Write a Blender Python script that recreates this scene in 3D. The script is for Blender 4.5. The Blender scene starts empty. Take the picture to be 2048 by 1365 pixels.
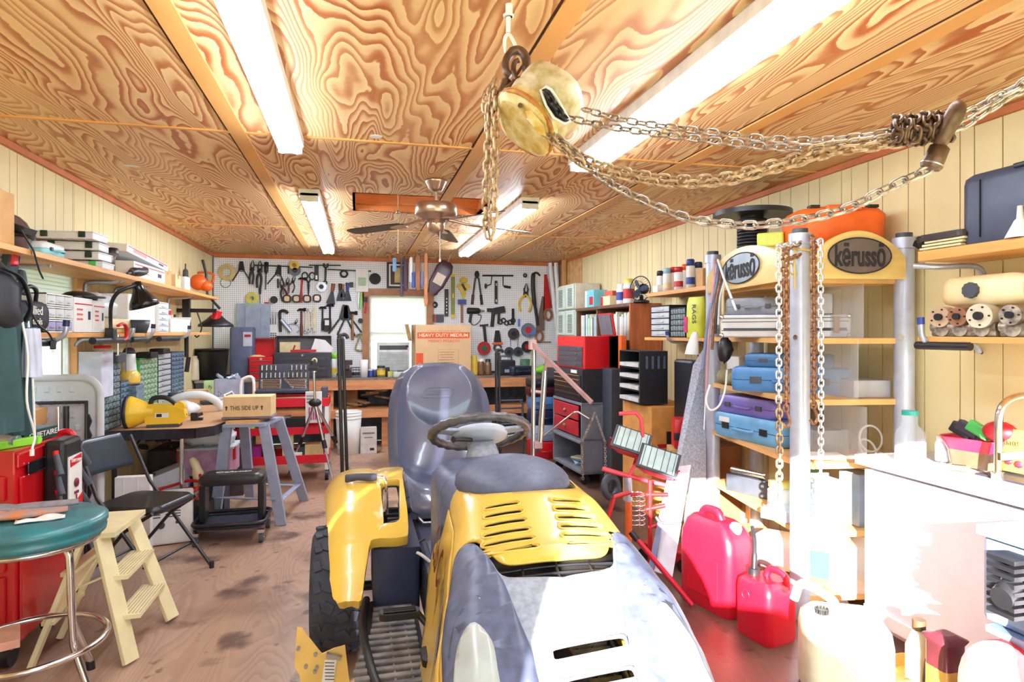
import bpy,bmesh,math,random
from mathutils import Vector,Matrix,Euler
PI=math.pi
C=bpy.context.scene.collection
SC=bpy.context.scene
rnd=random.Random(7)
# ---------------- camera, world, sun, exposure ----------------
EYE=1.42
FPX=1270.0
YAW=math.radians(13.63)
cam=bpy.data.cameras.new('camera')
camo=bpy.data.objects.new('camera',cam);C.objects.link(camo)
camo.location=(0,0,EYE)
camo.rotation_euler=(PI/2,0,-YAW)
cam.sensor_width=36.0
cam.lens=FPX/2048*36
cam.shift_y=-15.5/2048
cam.clip_start=0.02;cam.clip_end=200
SC.camera=camo
SC.view_settings.view_transform='Standard'
SC.view_settings.look='None'
SC.view_settings.gamma=1.0
SC.view_settings.exposure=0.42
w=bpy.data.worlds.new('world');SC.world=w;w.use_nodes=True
nt=w.node_tree;nt.nodes.clear()
_o=nt.nodes.new('ShaderNodeOutputWorld');_b=nt.nodes.new('ShaderNodeBackground')
_b.inputs[0].default_value=(0.74,0.86,1.0,1);_b.inputs[1].default_value=4.6
nt.links.new(_b.outputs[0],_o.inputs[0])
sun=bpy.data.lights.new('sun','SUN');suno=bpy.data.objects.new('sun',sun);C.objects.link(suno)
sun.energy=34.0;sun.color=(1.0,0.95,0.86);sun.angle=math.radians(0.6)
SUND=Vector((0.50,0.86,-0.284)).normalized() # direction the sunlight travels
suno.rotation_euler=SUND.to_track_quat('-Z','Y').to_euler()
suno.location=(-3,-6,4)
SC.cycles.max_bounces=8
SC.cycles.transparent_max_bounces=12
SC.cycles.sample_clamp_indirect=6.0
def at(px,py,x=None,y=None,z=None,d=None):
 """the point of the place seen at photograph pixel (px,py), on the plane x=, y=, z= or at depth d"""
 u=(px-1024)/FPX;v=(667-py)/FPX
 D=Vector((u*math.cos(YAW)+math.sin(YAW),math.cos(YAW)-u*math.sin(YAW),v))
 if x is not None:t=x/D.x
 elif y is not None:t=y/D.y
 elif z is not None:t=(z-EYE)/D.z
 else:t=d
 return Vector((0,0,EYE))+D*t
def lin(c):
 c=c/255.0
 return c/12.92 if c<=0.04045 else((c+0.055)/1.055)**2.4
def rgb(c):return(lin(c[0]),lin(c[1]),lin(c[2]),1)
MATS={}
def m(name,col=(200,200,200),rough=0.5,metal=0.0,var=0.10,scale=12,bump=0.0,col2=None,emit=0,trans=0,alpha=1,coat=0,spec=0.5,stretch=None):
 if name in MATS:return MATS[name]
 mt=bpy.data.materials.new(name);mt.use_nodes=True
 n=mt.node_tree.nodes;l=mt.node_tree.links;b=n['Principled BSDF']
 c=rgb(col)
 b.inputs['Roughness'].default_value=rough;b.inputs['Metallic'].default_value=metal
 b.inputs['Specular IOR Level'].default_value=spec
 b.inputs['Coat Weight'].default_value=coat
 tc=n.new('ShaderNodeTexCoord');mp=n.new('ShaderNodeMapping')
 if stretch:mp.inputs['Scale'].default_value=stretch
 l.new(tc.outputs['Object'],mp.inputs[0])
 no=n.new('ShaderNodeTexNoise');no.inputs['Scale'].default_value=scale;no.inputs['Detail'].default_value=4
 l.new(mp.outputs[0],no.inputs['Vector'])
 mx=n.new('ShaderNodeMix');mx.data_type='RGBA'
 if col2:a,bb=c,rgb(col2)
 else:
  a=tuple(x*(1-var) for x in c[:3])+(1,);bb=tuple(min(1,x*(1+var)) for x in c[:3])+(1,)
 mx.inputs[6].default_value=a;mx.inputs[7].default_value=bb
 cr=n.new('ShaderNodeValToRGB');cr.color_ramp.elements[0].position=0.35;cr.color_ramp.elements[1].position=0.65
 l.new(no.outputs['Fac'],cr.inputs[0]);l.new(cr.outputs[0],mx.inputs[0])
 l.new(mx.outputs[2],b.inputs['Base Color'])
 if emit:
  b.inputs['Emission Color'].default_value=c;b.inputs['Emission Strength'].default_value=emit
 if bump:
  bp=n.new('ShaderNodeBump');bp.inputs['Strength'].default_value=bump;bp.inputs['Distance'].default_value=0.01
  l.new(no.outputs['Fac'],bp.inputs['Height']);l.new(bp.outputs[0],b.inputs['Normal'])
 if trans:b.inputs['Transmission Weight'].default_value=trans
 if alpha<1:b.inputs['Alpha'].default_value=alpha
 MATS[name]=mt
 return mt
 # ---------------- geometry collector ----------------
def rot(rx=0,ry=0,rz=0):return Euler((math.radians(rx),math.radians(ry),math.radians(rz))).to_matrix().to_4x4()
def tr(x,y,z):return Matrix.Translation((x,y,z))
class G:
 def __init__(s,M=None):s.v=[];s.f=[];s.sm=[];s.M=M or Matrix()
 def add(s,vs,fs,smooth=False,M=None):
  k=len(s.v);T=s.M@M if M is not None else s.M
  s.v+=[T@Vector(p) for p in vs]
  s.f+=[tuple(i+k for i in f) for f in fs];s.sm+=[smooth]*len(fs)
  return s
 def box(s,c,z,r=None,M=None):
  x,y,h=z[0]/2,z[1]/2,z[2]/2
  vs=[(-x,-y,-h),(x,-y,-h),(x,y,-h),(-x,y,-h),(-x,-y,h),(x,-y,h),(x,y,h),(-x,y,h)]
  fs=[(0,3,2,1),(4,5,6,7),(0,1,5,4),(1,2,6,5),(2,3,7,6),(3,0,4,7)]
  T=tr(*c)@(rot(*r) if r else Matrix())
  return s.add(vs,fs,False,(M@T) if M is not None else T)
 def bar(s,a,b,wd,th,up=(0,0,1)):
  a,b,up=Vector(a),Vector(b),Vector(up)
  d=b-a;L=d.length;z=d.normalized();x=up.cross(z)
  if x.length<1e-4:x=Vector((1,0,0)).cross(z)
  x.normalize();y=z.cross(x)
  T=Matrix((x,y,z)).transposed().to_4x4();T.translation=(a+b)/2
  return s.box((0,0,0),(wd,th,L),M=T)
 def tube(s,pts,r,n=8,closed=False,cap=True,flat=1.0,nrm=None):
  P=[Vector(p) for p in pts];N=len(P);rs=r if isinstance(r,(list,tuple)) else[r]*N
  vs=[];fs=[];up=None
  for i in range(N):
   if closed:t=(P[(i+1)%N]-P[i-1]).normalized()
   elif i==0:t=(P[1]-P[0]).normalized()
   elif i==N-1:t=(P[-1]-P[-2]).normalized()
   else:
    t=(P[i+1]-P[i]).normalized()+(P[i]-P[i-1]).normalized()
    t=t.normalized() if t.length>1e-6 else(P[i+1]-P[i]).normalized()
   if up is None:
    up=Vector(nrm) if nrm else(Vector((0,0,1)) if abs(t.z)<0.9 else Vector((1,0,0)))
   up=up-t*up.dot(t)
   if up.length<1e-6:up=t.orthogonal()
   up.normalize();sd=t.cross(up)
   for k in range(n):
    a=2*PI*k/n
    vs.append(P[i]+(up*math.cos(a)*flat+sd*math.sin(a))*rs[i])
  for i in range(N-(0 if closed else 1)):
   j=(i+1)%N
   for k in range(n):
    fs.append((i*n+k,i*n+(k+1)%n,j*n+(k+1)%n,j*n+k))
  s.add(vs,fs,True)
  if cap and not closed:
   s.add(vs[:n],[tuple(range(n))[::-1]]);s.add(vs[-n:],[tuple(range(n))])
  return s
 def cyl(s,a,b,r,r2=None,n=16):return s.tube([a,b],[r,r if r2 is None else r2],n)
 def lathe(s,prof,c=(0,0,0),n=20,M=None,smooth=True):
  T=tr(*c)@(M if M is not None else Matrix())
  vs=[];fs=[];K=len(prof)
  for i in range(n):
   a=2*PI*i/n
   for(r,z) in prof:vs.append((r*math.cos(a),r*math.sin(a),z))
  for i in range(n):
   j=(i+1)%n
   for k in range(K-1):
    if prof[k][0]<1e-6 and prof[k+1][0]<1e-6:continue
    fs.append((i*K+k,j*K+k,j*K+k+1,i*K+k+1))
  return s.add(vs,fs,smooth,T)
 def prism(s,out,z0,z1,M=None,smooth=False):
  n=len(out);vs=[(p[0],p[1],z0) for p in out]+[(p[0],p[1],z1) for p in out]
  fs=[tuple(range(n))[::-1],tuple(range(n,2*n))]
  s.add(vs,fs,False,M)
  return s.add(vs,[(i,(i+1)%n,n+(i+1)%n,n+i) for i in range(n)],smooth,M)
 def sph(s,c,r,n=14,M=None):
  r=r if isinstance(r,(tuple,list)) else(r,r,r)
  vs=[];fs=[];h=n//2
  for i in range(h+1):
   p=PI*i/h
   for k in range(n):
    a=2*PI*k/n
    vs.append((r[0]*math.sin(p)*math.cos(a),r[1]*math.sin(p)*math.sin(a),r[2]*math.cos(p)))
  for i in range(h):
   for k in range(n):
    fs.append((i*n+k,(i+1)*n+k,(i+1)*n+(k+1)%n,i*n+(k+1)%n))
  T=tr(*c)@(M if M is not None else Matrix())
  return s.add(vs,fs,True,T)
 def torus(s,c,R,r,M=None,n=28,k=8,a0=0,a1=360,sy=1.0):
  T=(tr(*c)@(M if M is not None else Matrix()))
  full=abs(a1-a0)>=360
  pts=[T@Vector((R*math.cos(a),R*sy*math.sin(a),0)) for a in[math.radians(a0+(a1-a0)*i/(n if full else n-1)) for i in range(n)]]
  return s.tube(pts,r,k,closed=full)
 def loft(s,rings,cap=True,smooth=True):
  n=len(rings[0]);vs=[p for r in rings for p in r];fs=[]
  for i in range(len(rings)-1):
   for k in range(n):fs.append((i*n+k,i*n+(k+1)%n,(i+1)*n+(k+1)%n,(i+1)*n+k))
  s.add(vs,fs,smooth)
  if cap:s.add(rings[0],[tuple(range(n))[::-1]]);s.add(rings[-1],[tuple(range(n))])
  return s
 def grid(s,fn,nu,nv,smooth=True):
  vs=[fn(i/nu,j/nv) for i in range(nu+1) for j in range(nv+1)]
  fs=[(i*(nv+1)+j,(i+1)*(nv+1)+j,(i+1)*(nv+1)+j+1,i*(nv+1)+j+1) for i in range(nu) for j in range(nv)]
  return s.add(vs,fs,smooth)
 def patch(s,out,fn,holes=(),res=0.03,smooth=True):
  """a 2D outline with holes, cut on a fine grid and laid onto a surface by fn(u,v)"""
  bm=bmesh.new();es=[]
  for lp in[out]+list(holes):
   vv=[bm.verts.new((p[0],p[1],0)) for p in lp]
   es+=[bm.edges.new((vv[i],vv[(i+1)%len(vv)])) for i in range(len(vv))]
  bmesh.ops.triangle_fill(bm,use_beauty=True,use_dissolve=False,edges=es)
  xs=[p[0] for p in out];ys=[p[1] for p in out]
  for ax,lo,hi in((0,min(xs),max(xs)),(1,min(ys),max(ys))):
   k=int((hi-lo)/res)+1
   for i in range(1,k):
    q=lo+(hi-lo)*i/k
    bmesh.ops.bisect_plane(bm,geom=bm.verts[:]+bm.edges[:]+bm.faces[:],plane_co=(q,q,0),plane_no=(1,0,0) if ax==0 else(0,1,0),dist=1e-5)
  bm.normal_update()
  for f in bm.faces:
   if f.normal.z<0:f.normal_flip()
  bm.verts.index_update()
  s.add([fn(v.co.x,v.co.y) for v in bm.verts],[tuple(v.index for v in f.verts) for f in bm.faces],smooth)
  bm.free();return s
 def mesh(s,name,mat,merge=False):
  me=bpy.data.meshes.new(name);me.from_pydata([tuple(v) for v in s.v],[],s.f)
  me.polygons.foreach_set('use_smooth',s.sm)
  if merge:
   bm=bmesh.new();bm.from_mesh(me);bmesh.ops.remove_doubles(bm,verts=bm.verts,dist=1e-4);bm.to_mesh(me);bm.free()
  me.materials.append(mat);me.update()
  return me
def rrect(w,h,r,n=4,cx=0,cy=0):
 pts=[]
 for(sx,sy,a0) in((1,1,0),(-1,1,90),(-1,-1,180),(1,-1,270)):
  for i in range(n+1):
   a=math.radians(a0+90*i/n)
   pts.append((cx+sx*(w/2-r)+r*math.cos(a),cy+sy*(h/2-r)+r*math.sin(a)))
 return pts
def ell(a,b,n=32,cx=0,cy=0):return[(cx+a*math.cos(2*PI*i/n),cy+b*math.sin(2*PI*i/n)) for i in range(n)]
def smooth_pts(P,k=6,closed=False):
 P=[Vector(p) for p in P];N=len(P);out=[]
 for i in range(N if closed else N-1):
  p0=P[(i-1)%N] if(closed or i>0) else P[0]*2-P[1]
  p1=P[i];p2=P[(i+1)%N];p3=P[(i+2)%N] if(closed or i+2<N) else P[-1]*2-P[-2]
  for j in range(k):
   t=j/k
   out.append(0.5*((2*p1)+(p2-p0)*t+(2*p0-5*p1+4*p2-p3)*t*t+(3*p1-p0-3*p2+p3)*t**3))
 if not closed:out.append(P[-1])
 return out
def stadium(w,h,n=6):
 return rrect(w,h,min(w,h)/2-1e-4,n)
 # ---------------- objects ----------------
def mods(o,bevel=0,solid=0,sub=0,off=-1):
 if solid:
  md=o.modifiers.new('solid','SOLIDIFY');md.thickness=solid;md.offset=off
 if sub:
  md=o.modifiers.new('sub','SUBSURF');md.levels=sub;md.render_levels=sub
 if bevel:
  md=o.modifiers.new('bevel','BEVEL');md.width=bevel;md.segments=2;md.limit_method='ANGLE';md.angle_limit=math.radians(40)
 return o
def obj(name,g,mat,parent=None,bevel=0,solid=0,sub=0,label=None,merge=False,off=-1):
 me=g.mesh(name,mat,merge)
 o=bpy.data.objects.new(name,me);C.objects.link(o)
 if parent:o.parent=parent
 if label:o['label']=label
 return mods(o,bevel,solid,sub,off)
def struct(name,g,mat,**k):
 o=obj(name,g,mat,**k)
 if not k.get('parent'):o['kind']='structure'
 return o
class T:
 """a thing: an Empty at its base that parents its parts"""
 def __init__(s,name,label,cat,loc=(0,0,0),rz=0,group=None,r=None):
  s.o=bpy.data.objects.new(name,None);C.objects.link(s.o)
  s.o.empty_display_size=0.05
  s.o.location=loc
  s.o.rotation_euler=[math.radians(a) for a in(r or(0,0,rz))]
  s.o['label']=label;s.o['category']=cat
  if group:s.o['group']=group
  s.inv=(tr(*loc)@Euler(s.o.rotation_euler).to_matrix().to_4x4()).inverted()
 def p(s,name,g,mat,parent=None,world=False,**k):
  if world:
   g.v=[s.inv@v for v in g.v]
  return obj(name,g,mat,parent or s.o,**k)
 def text(s,body,size,mat,loc,r=(90,0,0),name='lettering',ext=0.0008,parent=None,w=None,shear=0,bold=0):
  cu=bpy.data.curves.new(name,'FONT');cu.body=body;cu.size=size;cu.extrude=ext
  cu.align_x='CENTER';cu.align_y='CENTER';cu.shear=shear;cu.resolution_u=3;cu.offset=bold
  tmp=bpy.data.objects.new('tmp',cu)
  me=bpy.data.meshes.new_from_object(tmp);bpy.data.objects.remove(tmp)
  me.materials.clear();me.materials.append(mat);me.name=name
  if w:
   xs=[v.co.x for v in me.vertices];k=w/(max(xs)-min(xs))
   for v in me.vertices:v.co.x *= k
  o=bpy.data.objects.new(name,me);C.objects.link(o);o.parent=parent or s.o
  o.location=loc;o.rotation_euler=[math.radians(a) for a in r]
  return o
def one(name,label,cat,g,mat,loc=(0,0,0),rz=0,group=None,r=None,**k):
 o=obj(name,g,mat,**k);o.location=loc
 o.rotation_euler=[math.radians(a) for a in(r or(0,0,rz))]
 o['label']=label;o['category']=cat
 if group:o['group']=group
 return o
def copy_thing(t,name,label,loc,rz=None,group=None,r=None,scale=None):
 src=t.o if isinstance(t,T) else t
 c=src.copy();C.objects.link(c);c.name=name;c['label']=label;c.location=loc
 if group:c['group']=group
 if rz is not None:c.rotation_euler=(0,0,math.radians(rz))
 if r is not None:c.rotation_euler=[math.radians(a) for a in r]
 if scale:c.scale=scale
 for ch in[x for x in src.children]:
  d=ch.copy();C.objects.link(d);d.parent=c
  for g2 in[x for x in ch.children]:
   e=g2.copy();C.objects.link(e);e.parent=d
 return c
 # ---------------- the setting ----------------
XL,XR,YB,YF,H=-1.77,2.78,8.6,-0.35,2.42
def planks_material():
 return m('cream painted siding',(230,213,162),0.55,var=0.05,scale=3,stretch=(1,1,.3),bump=.1)
m_groove=m('bare wood groove',(120,84,40),0.8)
m_side=planks_material()
def siding(g,a0,a1,z0,z1,seed,x):
 """vertical boards of uneven widths along Y at wall plane x"""
 r=random.Random(seed);y=a0;k=0
 pat=[0.165,0.105,0.13,0.075,0.19,0.10]
 while y<a1-1e-3:
  wd=min(pat[k%6]*r.uniform(.95,1.05),a1-y);k+=1
  g.box((x,y+wd/2,(z0+z1)/2),(0.014,wd-0.006,z1-z0));y+=wd
def bside(g,a0,a1,z0,z1,seed,y0,dy=0.014):
 r=random.Random(seed);x=a0;k=0
 while x<a1-1e-3:
  wd=min([0.165,0.105,0.13][k%3]*r.uniform(.95,1.05),a1-x);k+=1
  g.box((x+wd/2,y0,(z0+z1)/2),(wd-0.006,dy,z1-z0));x+=wd
  # left window hole: y 3.45..4.62, z 1.00..1.86
LW=(3.45,4.62,0.98,1.86)
g=G()
siding(g,YF,LW[0],0,H,1,XL-.007);siding(g,LW[1],YB,0,H,2,XL-.007)
siding(g,LW[0],LW[1],0,LW[2],3,XL-.007);siding(g,LW[0],LW[1],LW[3],H,3,XL-.007)
wl=struct('wall_left',g,m_side)
g=G()
for(a,b,z0,z1) in((YF,LW[0],0,H),(LW[1],YB,0,H),(LW[0],LW[1],0,LW[2]),(LW[0],LW[1],LW[3],H)):
 g.box((XL-.044,(a+b)/2,(z0+z1)/2),(.06,b-a,z1-z0))
struct('sheathing',g,m_groove,parent=wl)
g=G();siding(g,YF,YB,0,H,5,XR+.007);wr=struct('wall_right',g,m_side)
g=G();g.box((XR+.044,(YF+YB)/2,H/2),(.06,YB-YF,H));struct('sheathing',g,m_groove,parent=wr)
# back wall with window hole
p0=at(737,590,y=YB);p1=at(852,742,y=YB)
BW=(p0.x,p1.x+.02,EYE-.50,p0.z)
m_stud=m('raw pine stud',(214,160,98),0.7,var=.18,scale=6,stretch=(4,4,.6))
g=G()
for(a,b,z0,z1) in((XL,BW[0],0,H),(BW[1],XR,0,H),(BW[0],BW[1],0,BW[2]),(BW[0],BW[1],BW[3],H)):
 e=.12 if a==XL else 0;f=.12 if b==XR else 0;g.box(((a-e+b+f)/2,YB+.05,(z0+z1)/2),(b-a+e+f,.06,z1-z0))
wb=struct('wall_back',g,m('blue grey sheathing',(96,110,128),.8,var=.2))
# front wall behind the camera, with the wide open door the daylight comes through
DX0,DX1,DZ=-0.63,2.35,1.84
g=G()
for(a,b,z0,z1) in((XL,DX0,0,H),(DX1,XR,0,H),(DX0,DX1,DZ,H)):
 g.box(((a+b)/2,YF-.05,(z0+z1)/2),(b-a,.08,z1-z0))
struct('wall_front',g,m_side)
def plywood(name,seam_x=(-0.62,),sx=1.22,sy=2.9,y0=.48,c1=(240,212,158),c2=(176,92,42)):
 mt=bpy.data.materials.new(name);mt.use_nodes=True
 n=mt.node_tree.nodes;l=mt.node_tree.links;b=n['Principled BSDF']
 def nd(t,**k):
  x=n.new(t)
  for a,v in k.items():setattr(x,a,v)
  return x
 def M(op,a,bb=None,cc=None):
  x=nd('ShaderNodeMath',operation=op)
  for i,q in enumerate((a,bb,cc)):
   if q is None:continue
   if isinstance(q,(int,float)):x.inputs[i].default_value=q
   else:l.new(q,x.inputs[i])
  return x.outputs[0]
 tc=nd('ShaderNodeTexCoord');sp=nd('ShaderNodeSeparateXYZ');l.new(tc.outputs['Object'],sp.inputs[0])
 ix=M('FLOOR',M('DIVIDE',M('ADD',sp.outputs[0],0.62+1.22*4),sx));iy=M('FLOOR',M('DIVIDE',M('SUBTRACT',sp.outputs[1],y0-sy*4),sy))
 off=M('ADD',M('MULTIPLY',ix,7.31),M('MULTIPLY',iy,3.77))
 cb=nd('ShaderNodeCombineXYZ');l.new(M('MULTIPLY',sp.outputs[0],3.0),cb.inputs[0]);l.new(M('MULTIPLY',sp.outputs[1],.55),cb.inputs[1]);l.new(off,cb.inputs[2])
 no=nd('ShaderNodeTexNoise');no.inputs['Scale'].default_value=1.0;no.inputs['Detail'].default_value=2.2;no.inputs['Roughness'].default_value=.42;no.inputs['Distortion'].default_value=.35
 l.new(cb.outputs[0],no.inputs['Vector'])
 # fine wobble of the rings
 cb2=nd('ShaderNodeCombineXYZ');l.new(M('MULTIPLY',sp.outputs[0],16),cb2.inputs[0]);l.new(M('MULTIPLY',sp.outputs[1],9),cb2.inputs[1]);l.new(off,cb2.inputs[2])
 n2=nd('ShaderNodeTexNoise');n2.inputs['Scale'].default_value=1.0;n2.inputs['Detail'].default_value=3
 l.new(cb2.outputs[0],n2.inputs['Vector'])
 ph=M('ADD',M('MULTIPLY',no.outputs['Fac'],34.0),M('MULTIPLY',n2.outputs['Fac'],.55))
 fr=M('FRACT',ph)
 cr=nd('ShaderNodeValToRGB');e=cr.color_ramp.elements
 e[0].position=0.0;e[0].color=rgb(c1);e[1].position=.42;e[1].color=rgb(tuple(.80*a+.20*q for a,q in zip(c1,c2)))
 for pos,k in((.62,.68),(.80,1.0),(.93,.92),(.97,.05)):
  x=e.new(pos);x.color=rgb(tuple((1-k)*a+k*q for a,q in zip(c1,c2)))
 l.new(fr,cr.inputs[0])
 # slow patches of lighter and darker wood
 n3=nd('ShaderNodeTexNoise');n3.inputs['Scale'].default_value=1.3;l.new(cb.outputs[0],n3.inputs['Vector'])
 mx=nd('ShaderNodeMix',data_type='RGBA',blend_type='MIX')
 l.new(M('MULTIPLY',M('SUBTRACT',n3.outputs['Fac'],.42),1.5),mx.inputs[0]);mx.clamp_factor=True
 l.new(cr.outputs[0],mx.inputs[6]);mx.inputs[7].default_value=rgb((236,200,142))
 l.new(mx.outputs[2],b.inputs['Base Color']);b.inputs['Roughness'].default_value=.45
 return mt
m_ply=plywood('plywood ceiling')
m_batten=m('light pine batten',(226,168,96),.5,var=.12,scale=4,stretch=(1,.4,1))
hx0,hx1,hy0,hy1=-.02,.98,4.66,5.32
g=G()
for(a,b,c,d) in((XL,hx0,YF-.3,YB),(hx1,XR,YF-.3,YB),(hx0,hx1,YF-.3,hy0),(hx0,hx1,hy1,YB)):
 g.box(((a+b)/2,(c+d)/2,H+.01),(b-a,d-c,.02))
ce=struct('ceiling',g,m_ply)
g=G()
g.box(((hx0+hx1)/2,hy1+.01,H+.13),(hx1-hx0+.04,.02,.26));g.box(((hx0+hx1)/2,hy0-.01,H+.13),(hx1-hx0+.04,.02,.26))
g.box((hx0-.01,(hy0+hy1)/2,H+.13),(.02,hy1-hy0,.26));g.box((hx1+.01,(hy0+hy1)/2,H+.13),(.02,hy1-hy0,.26))
g.box(((hx0+hx1)/2,(hy0+hy1)/2,H+.25),(hx1-hx0,hy1-hy0,.02));g.box(((hx0+hx1)/2,hy1-.05,H+.10),(hx1-hx0,.04,.10))
struct('attic_hatch',g,m('hatch framing wood',(222,134,72),.6,var=.2,scale=5,stretch=(.5,3,3)),parent=ce)
g=G()
for x in(-.62+.04,.60+.04,1.82+.04):g.box((x,(YF+YB)/2,H-.004),(.075,YB-YF,.008))
for y in(.48,3.38,6.28):g.box(((XL+XR)/2,y,H-.003),(XR-XL,.022,.008))
struct('trim_1',g,m_batten)
g=G()
for x in(-.62-.004,.60-.004,1.82-.004):g.box((x,(YF+YB)/2,H-.0005),(.009,YB-YF,.002))
struct('trim_2',g,m('dark batten gap',(70,34,16),.9))  # thin dark strips laid along the gaps beside the battens
g=G();g.box((XL+.012,(YF+YB)/2,H-.02),(.022,YB-YF,.035));g.box((XR-.012,(YF+YB)/2,H-.02),(.022,YB-YF,.035));g.box(((XL+XR)/2,YB-.03,H-.028),(XR-XL-.05,.03,.05))
struct('trim_3',g,m('reddish crown board',(196,112,62),.55,var=.15,scale=6))
def floor_mat():
 mt=plywood('worn plywood floor',sx=1.22,sy=2.44,y0=0,c1=(186,156,134),c2=(160,124,102))
 n=mt.node_tree.nodes;l=mt.node_tree.links;b=n['Principled BSDF']
 src=b.inputs['Base Color'].links[0].from_socket
 base=n.new('ShaderNodeMix');base.data_type='RGBA';base.inputs[0].default_value=.5
 l.new(src,base.inputs[6]);base.inputs[7].default_value=rgb((178,146,128))
 tc=n.new('ShaderNodeTexCoord');prev=base.outputs[2]
 for sc,lo,hi,col,k in((1.1,.50,.66,(112,78,62),.8),(2.6,.57,.66,(84,56,46),.85),(9,.64,.72,(58,40,36),.8)):
  no=n.new('ShaderNodeTexNoise');no.inputs['Scale'].default_value=sc;no.inputs['Detail'].default_value=5
  l.new(tc.outputs['Object'],no.inputs['Vector'])
  cr=n.new('ShaderNodeValToRGB');cr.color_ramp.elements[0].position=lo;cr.color_ramp.elements[1].position=hi
  cr.color_ramp.elements[1].color=(k,k,k,1)
  l.new(no.outputs['Fac'],cr.inputs[0])
  mx=n.new('ShaderNodeMix');mx.data_type='RGBA';l.new(cr.outputs[0],mx.inputs[0]);l.new(prev,mx.inputs[6]);mx.inputs[7].default_value=rgb(col);prev=mx.outputs[2]
  # the side right of the tractor keeps its red brown varnish
 sp=n.new('ShaderNodeSeparateXYZ');l.new(tc.outputs['Object'],sp.inputs[0])
 mr=n.new('ShaderNodeMapRange');mr.inputs[1].default_value=.75;mr.inputs[2].default_value=1.05;l.new(sp.outputs[0],mr.inputs[0])
 mx=n.new('ShaderNodeMix');mx.data_type='RGBA';mx.blend_type='MULTIPLY';l.new(mr.outputs[0],mx.inputs[0]);l.new(prev,mx.inputs[6]);mx.inputs[7].default_value=rgb((150,138,142))
 l.new(mx.outputs[2],b.inputs['Base Color']);b.inputs['Roughness'].default_value=.38
 return mt
g=G();g.box(((XL+XR)/2,(YF+YB)/2-.1,-.02),(XR-XL,YB-YF+.2,.04));struct('floor',g,floor_mat())
g=G();g.box((0,0,-.30),(60,60,.02));o=struct('ground',g,m('dry grass ground',(150,158,110),.9,scale=3))
# windows
m_white=m('white vinyl',(240,240,238),.4)
m_slat=m('white blind slat',(250,248,240),.5,var=.02,trans=0)
_n=m_slat.node_tree;_t=_n.nodes.new('ShaderNodeBsdfTranslucent');_t.inputs[0].default_value=(.95,.95,.92,1);_x=_n.nodes.new('ShaderNodeMixShader');_x.inputs[0].default_value=.55;_n.links.new(_n.nodes['Principled BSDF'].outputs[0],_x.inputs[1]);_n.links.new(_t.outputs[0],_x.inputs[2]);_n.links.new(_x.outputs[0],_n.nodes['Material Output'].inputs[0])
m_glass=m('window glass',(235,245,240),.05,alpha=.15,var=0)
def window(n,M,w,z0,z1,fmat,blind_to):
 g=G(M);t=.09
 for(c,s_) in(((0,0,z1+t/2-.01),(w+2*t,.05,t)),((0,0,z0-t/2+.01),(w+2*t,.05,t)),((-w/2-t/2+.01,0,(z0+z1)/2),(t,.05,z1-z0)),((w/2+t/2-.01,0,(z0+z1)/2),(t,.05,z1-z0))):g.box(c,s_)
 fr=struct('window_%d'%n,g,fmat,bevel=.003)
 g=G(M);s=.035
 for(c,s_) in(((0,.03,z1-s/2),(w,.03,s)),((0,.03,z0+s/2),(w,.03,s)),((-w/2+s/2,.03,(z0+z1)/2),(s,.03,z1-z0)),((w/2-s/2,.03,(z0+z1)/2),(s,.03,z1-z0)),((0,.03,(z0+z1)/2),(w,.03,.03))):g.box(c,s_)
 struct('sash',g,m_white,parent=fr)
 g=G(M);g.box((0,.035,(z0+z1)/2),(w-.02,.004,z1-z0-.02));struct('pane',g,m_glass,parent=fr)
 g=G(M);z=z1-.02;g.box((0,-.005,z1-.015),(w-.02,.03,.03))
 while z>blind_to:
  g.box((0,0,z),(w-.03,.026,.0022),r=(-74,0,0));z-=.024
 g.box((0,0,blind_to-.01),(w-.03,.02,.015))
 sl=struct('blind',g,m_slat,parent=fr)
m_oak=m('honey stained window trim',(222,170,108),.5,var=.12,scale=5)
window(1,tr(XL-.005,(LW[0]+LW[1])/2,0)@rot(0,0,90),LW[1]-LW[0],LW[2],LW[3],m_oak,1.44)
window(2,tr((BW[0]+BW[1])/2,YB-.02,0),BW[1]-BW[0],BW[2],BW[3],m('brown window trim',(168,118,84),.6),EYE-.08)
# pegboard on the back wall
def pegmat():
 mt=bpy.data.materials.new('white pegboard');mt.use_nodes=True
 n=mt.node_tree.nodes;l=mt.node_tree.links;b=n['Principled BSDF']
 tc=n.new('ShaderNodeTexCoord');sp=n.new('ShaderNodeSeparateXYZ');l.new(tc.outputs['Object'],sp.inputs[0])
 outs=[]
 for i in(0,2):
  a=n.new('ShaderNodeMath');a.operation='DIVIDE';a.inputs[1].default_value=.0254;l.new(sp.outputs[i],a.inputs[0])
  f=n.new('ShaderNodeMath');f.operation='FRACT';l.new(a.outputs[0],f.inputs[0])
  c=n.new('ShaderNodeMath');c.operation='SUBTRACT';c.inputs[1].default_value=.5;l.new(f.outputs[0],c.inputs[0])
  d=n.new('ShaderNodeMath');d.operation='POWER';d.inputs[1].default_value=2;l.new(c.outputs[0],d.inputs[0]);outs.append(d.outputs[0])
 s=n.new('ShaderNodeMath');s.operation='ADD';l.new(outs[0],s.inputs[0]);l.new(outs[1],s.inputs[1])
 q=n.new('ShaderNodeMath');q.operation='LESS_THAN';q.inputs[1].default_value=.038;l.new(s.outputs[0],q.inputs[0])
 mx=n.new('ShaderNodeMix');mx.data_type='RGBA';l.new(q.outputs[0],mx.inputs[0]);mx.inputs[6].default_value=rgb((248,250,253));mx.inputs[7].default_value=rgb((128,136,148))
 l.new(mx.outputs[2],b.inputs['Base Color']);b.inputs['Roughness'].default_value=.4
 return mt
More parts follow.
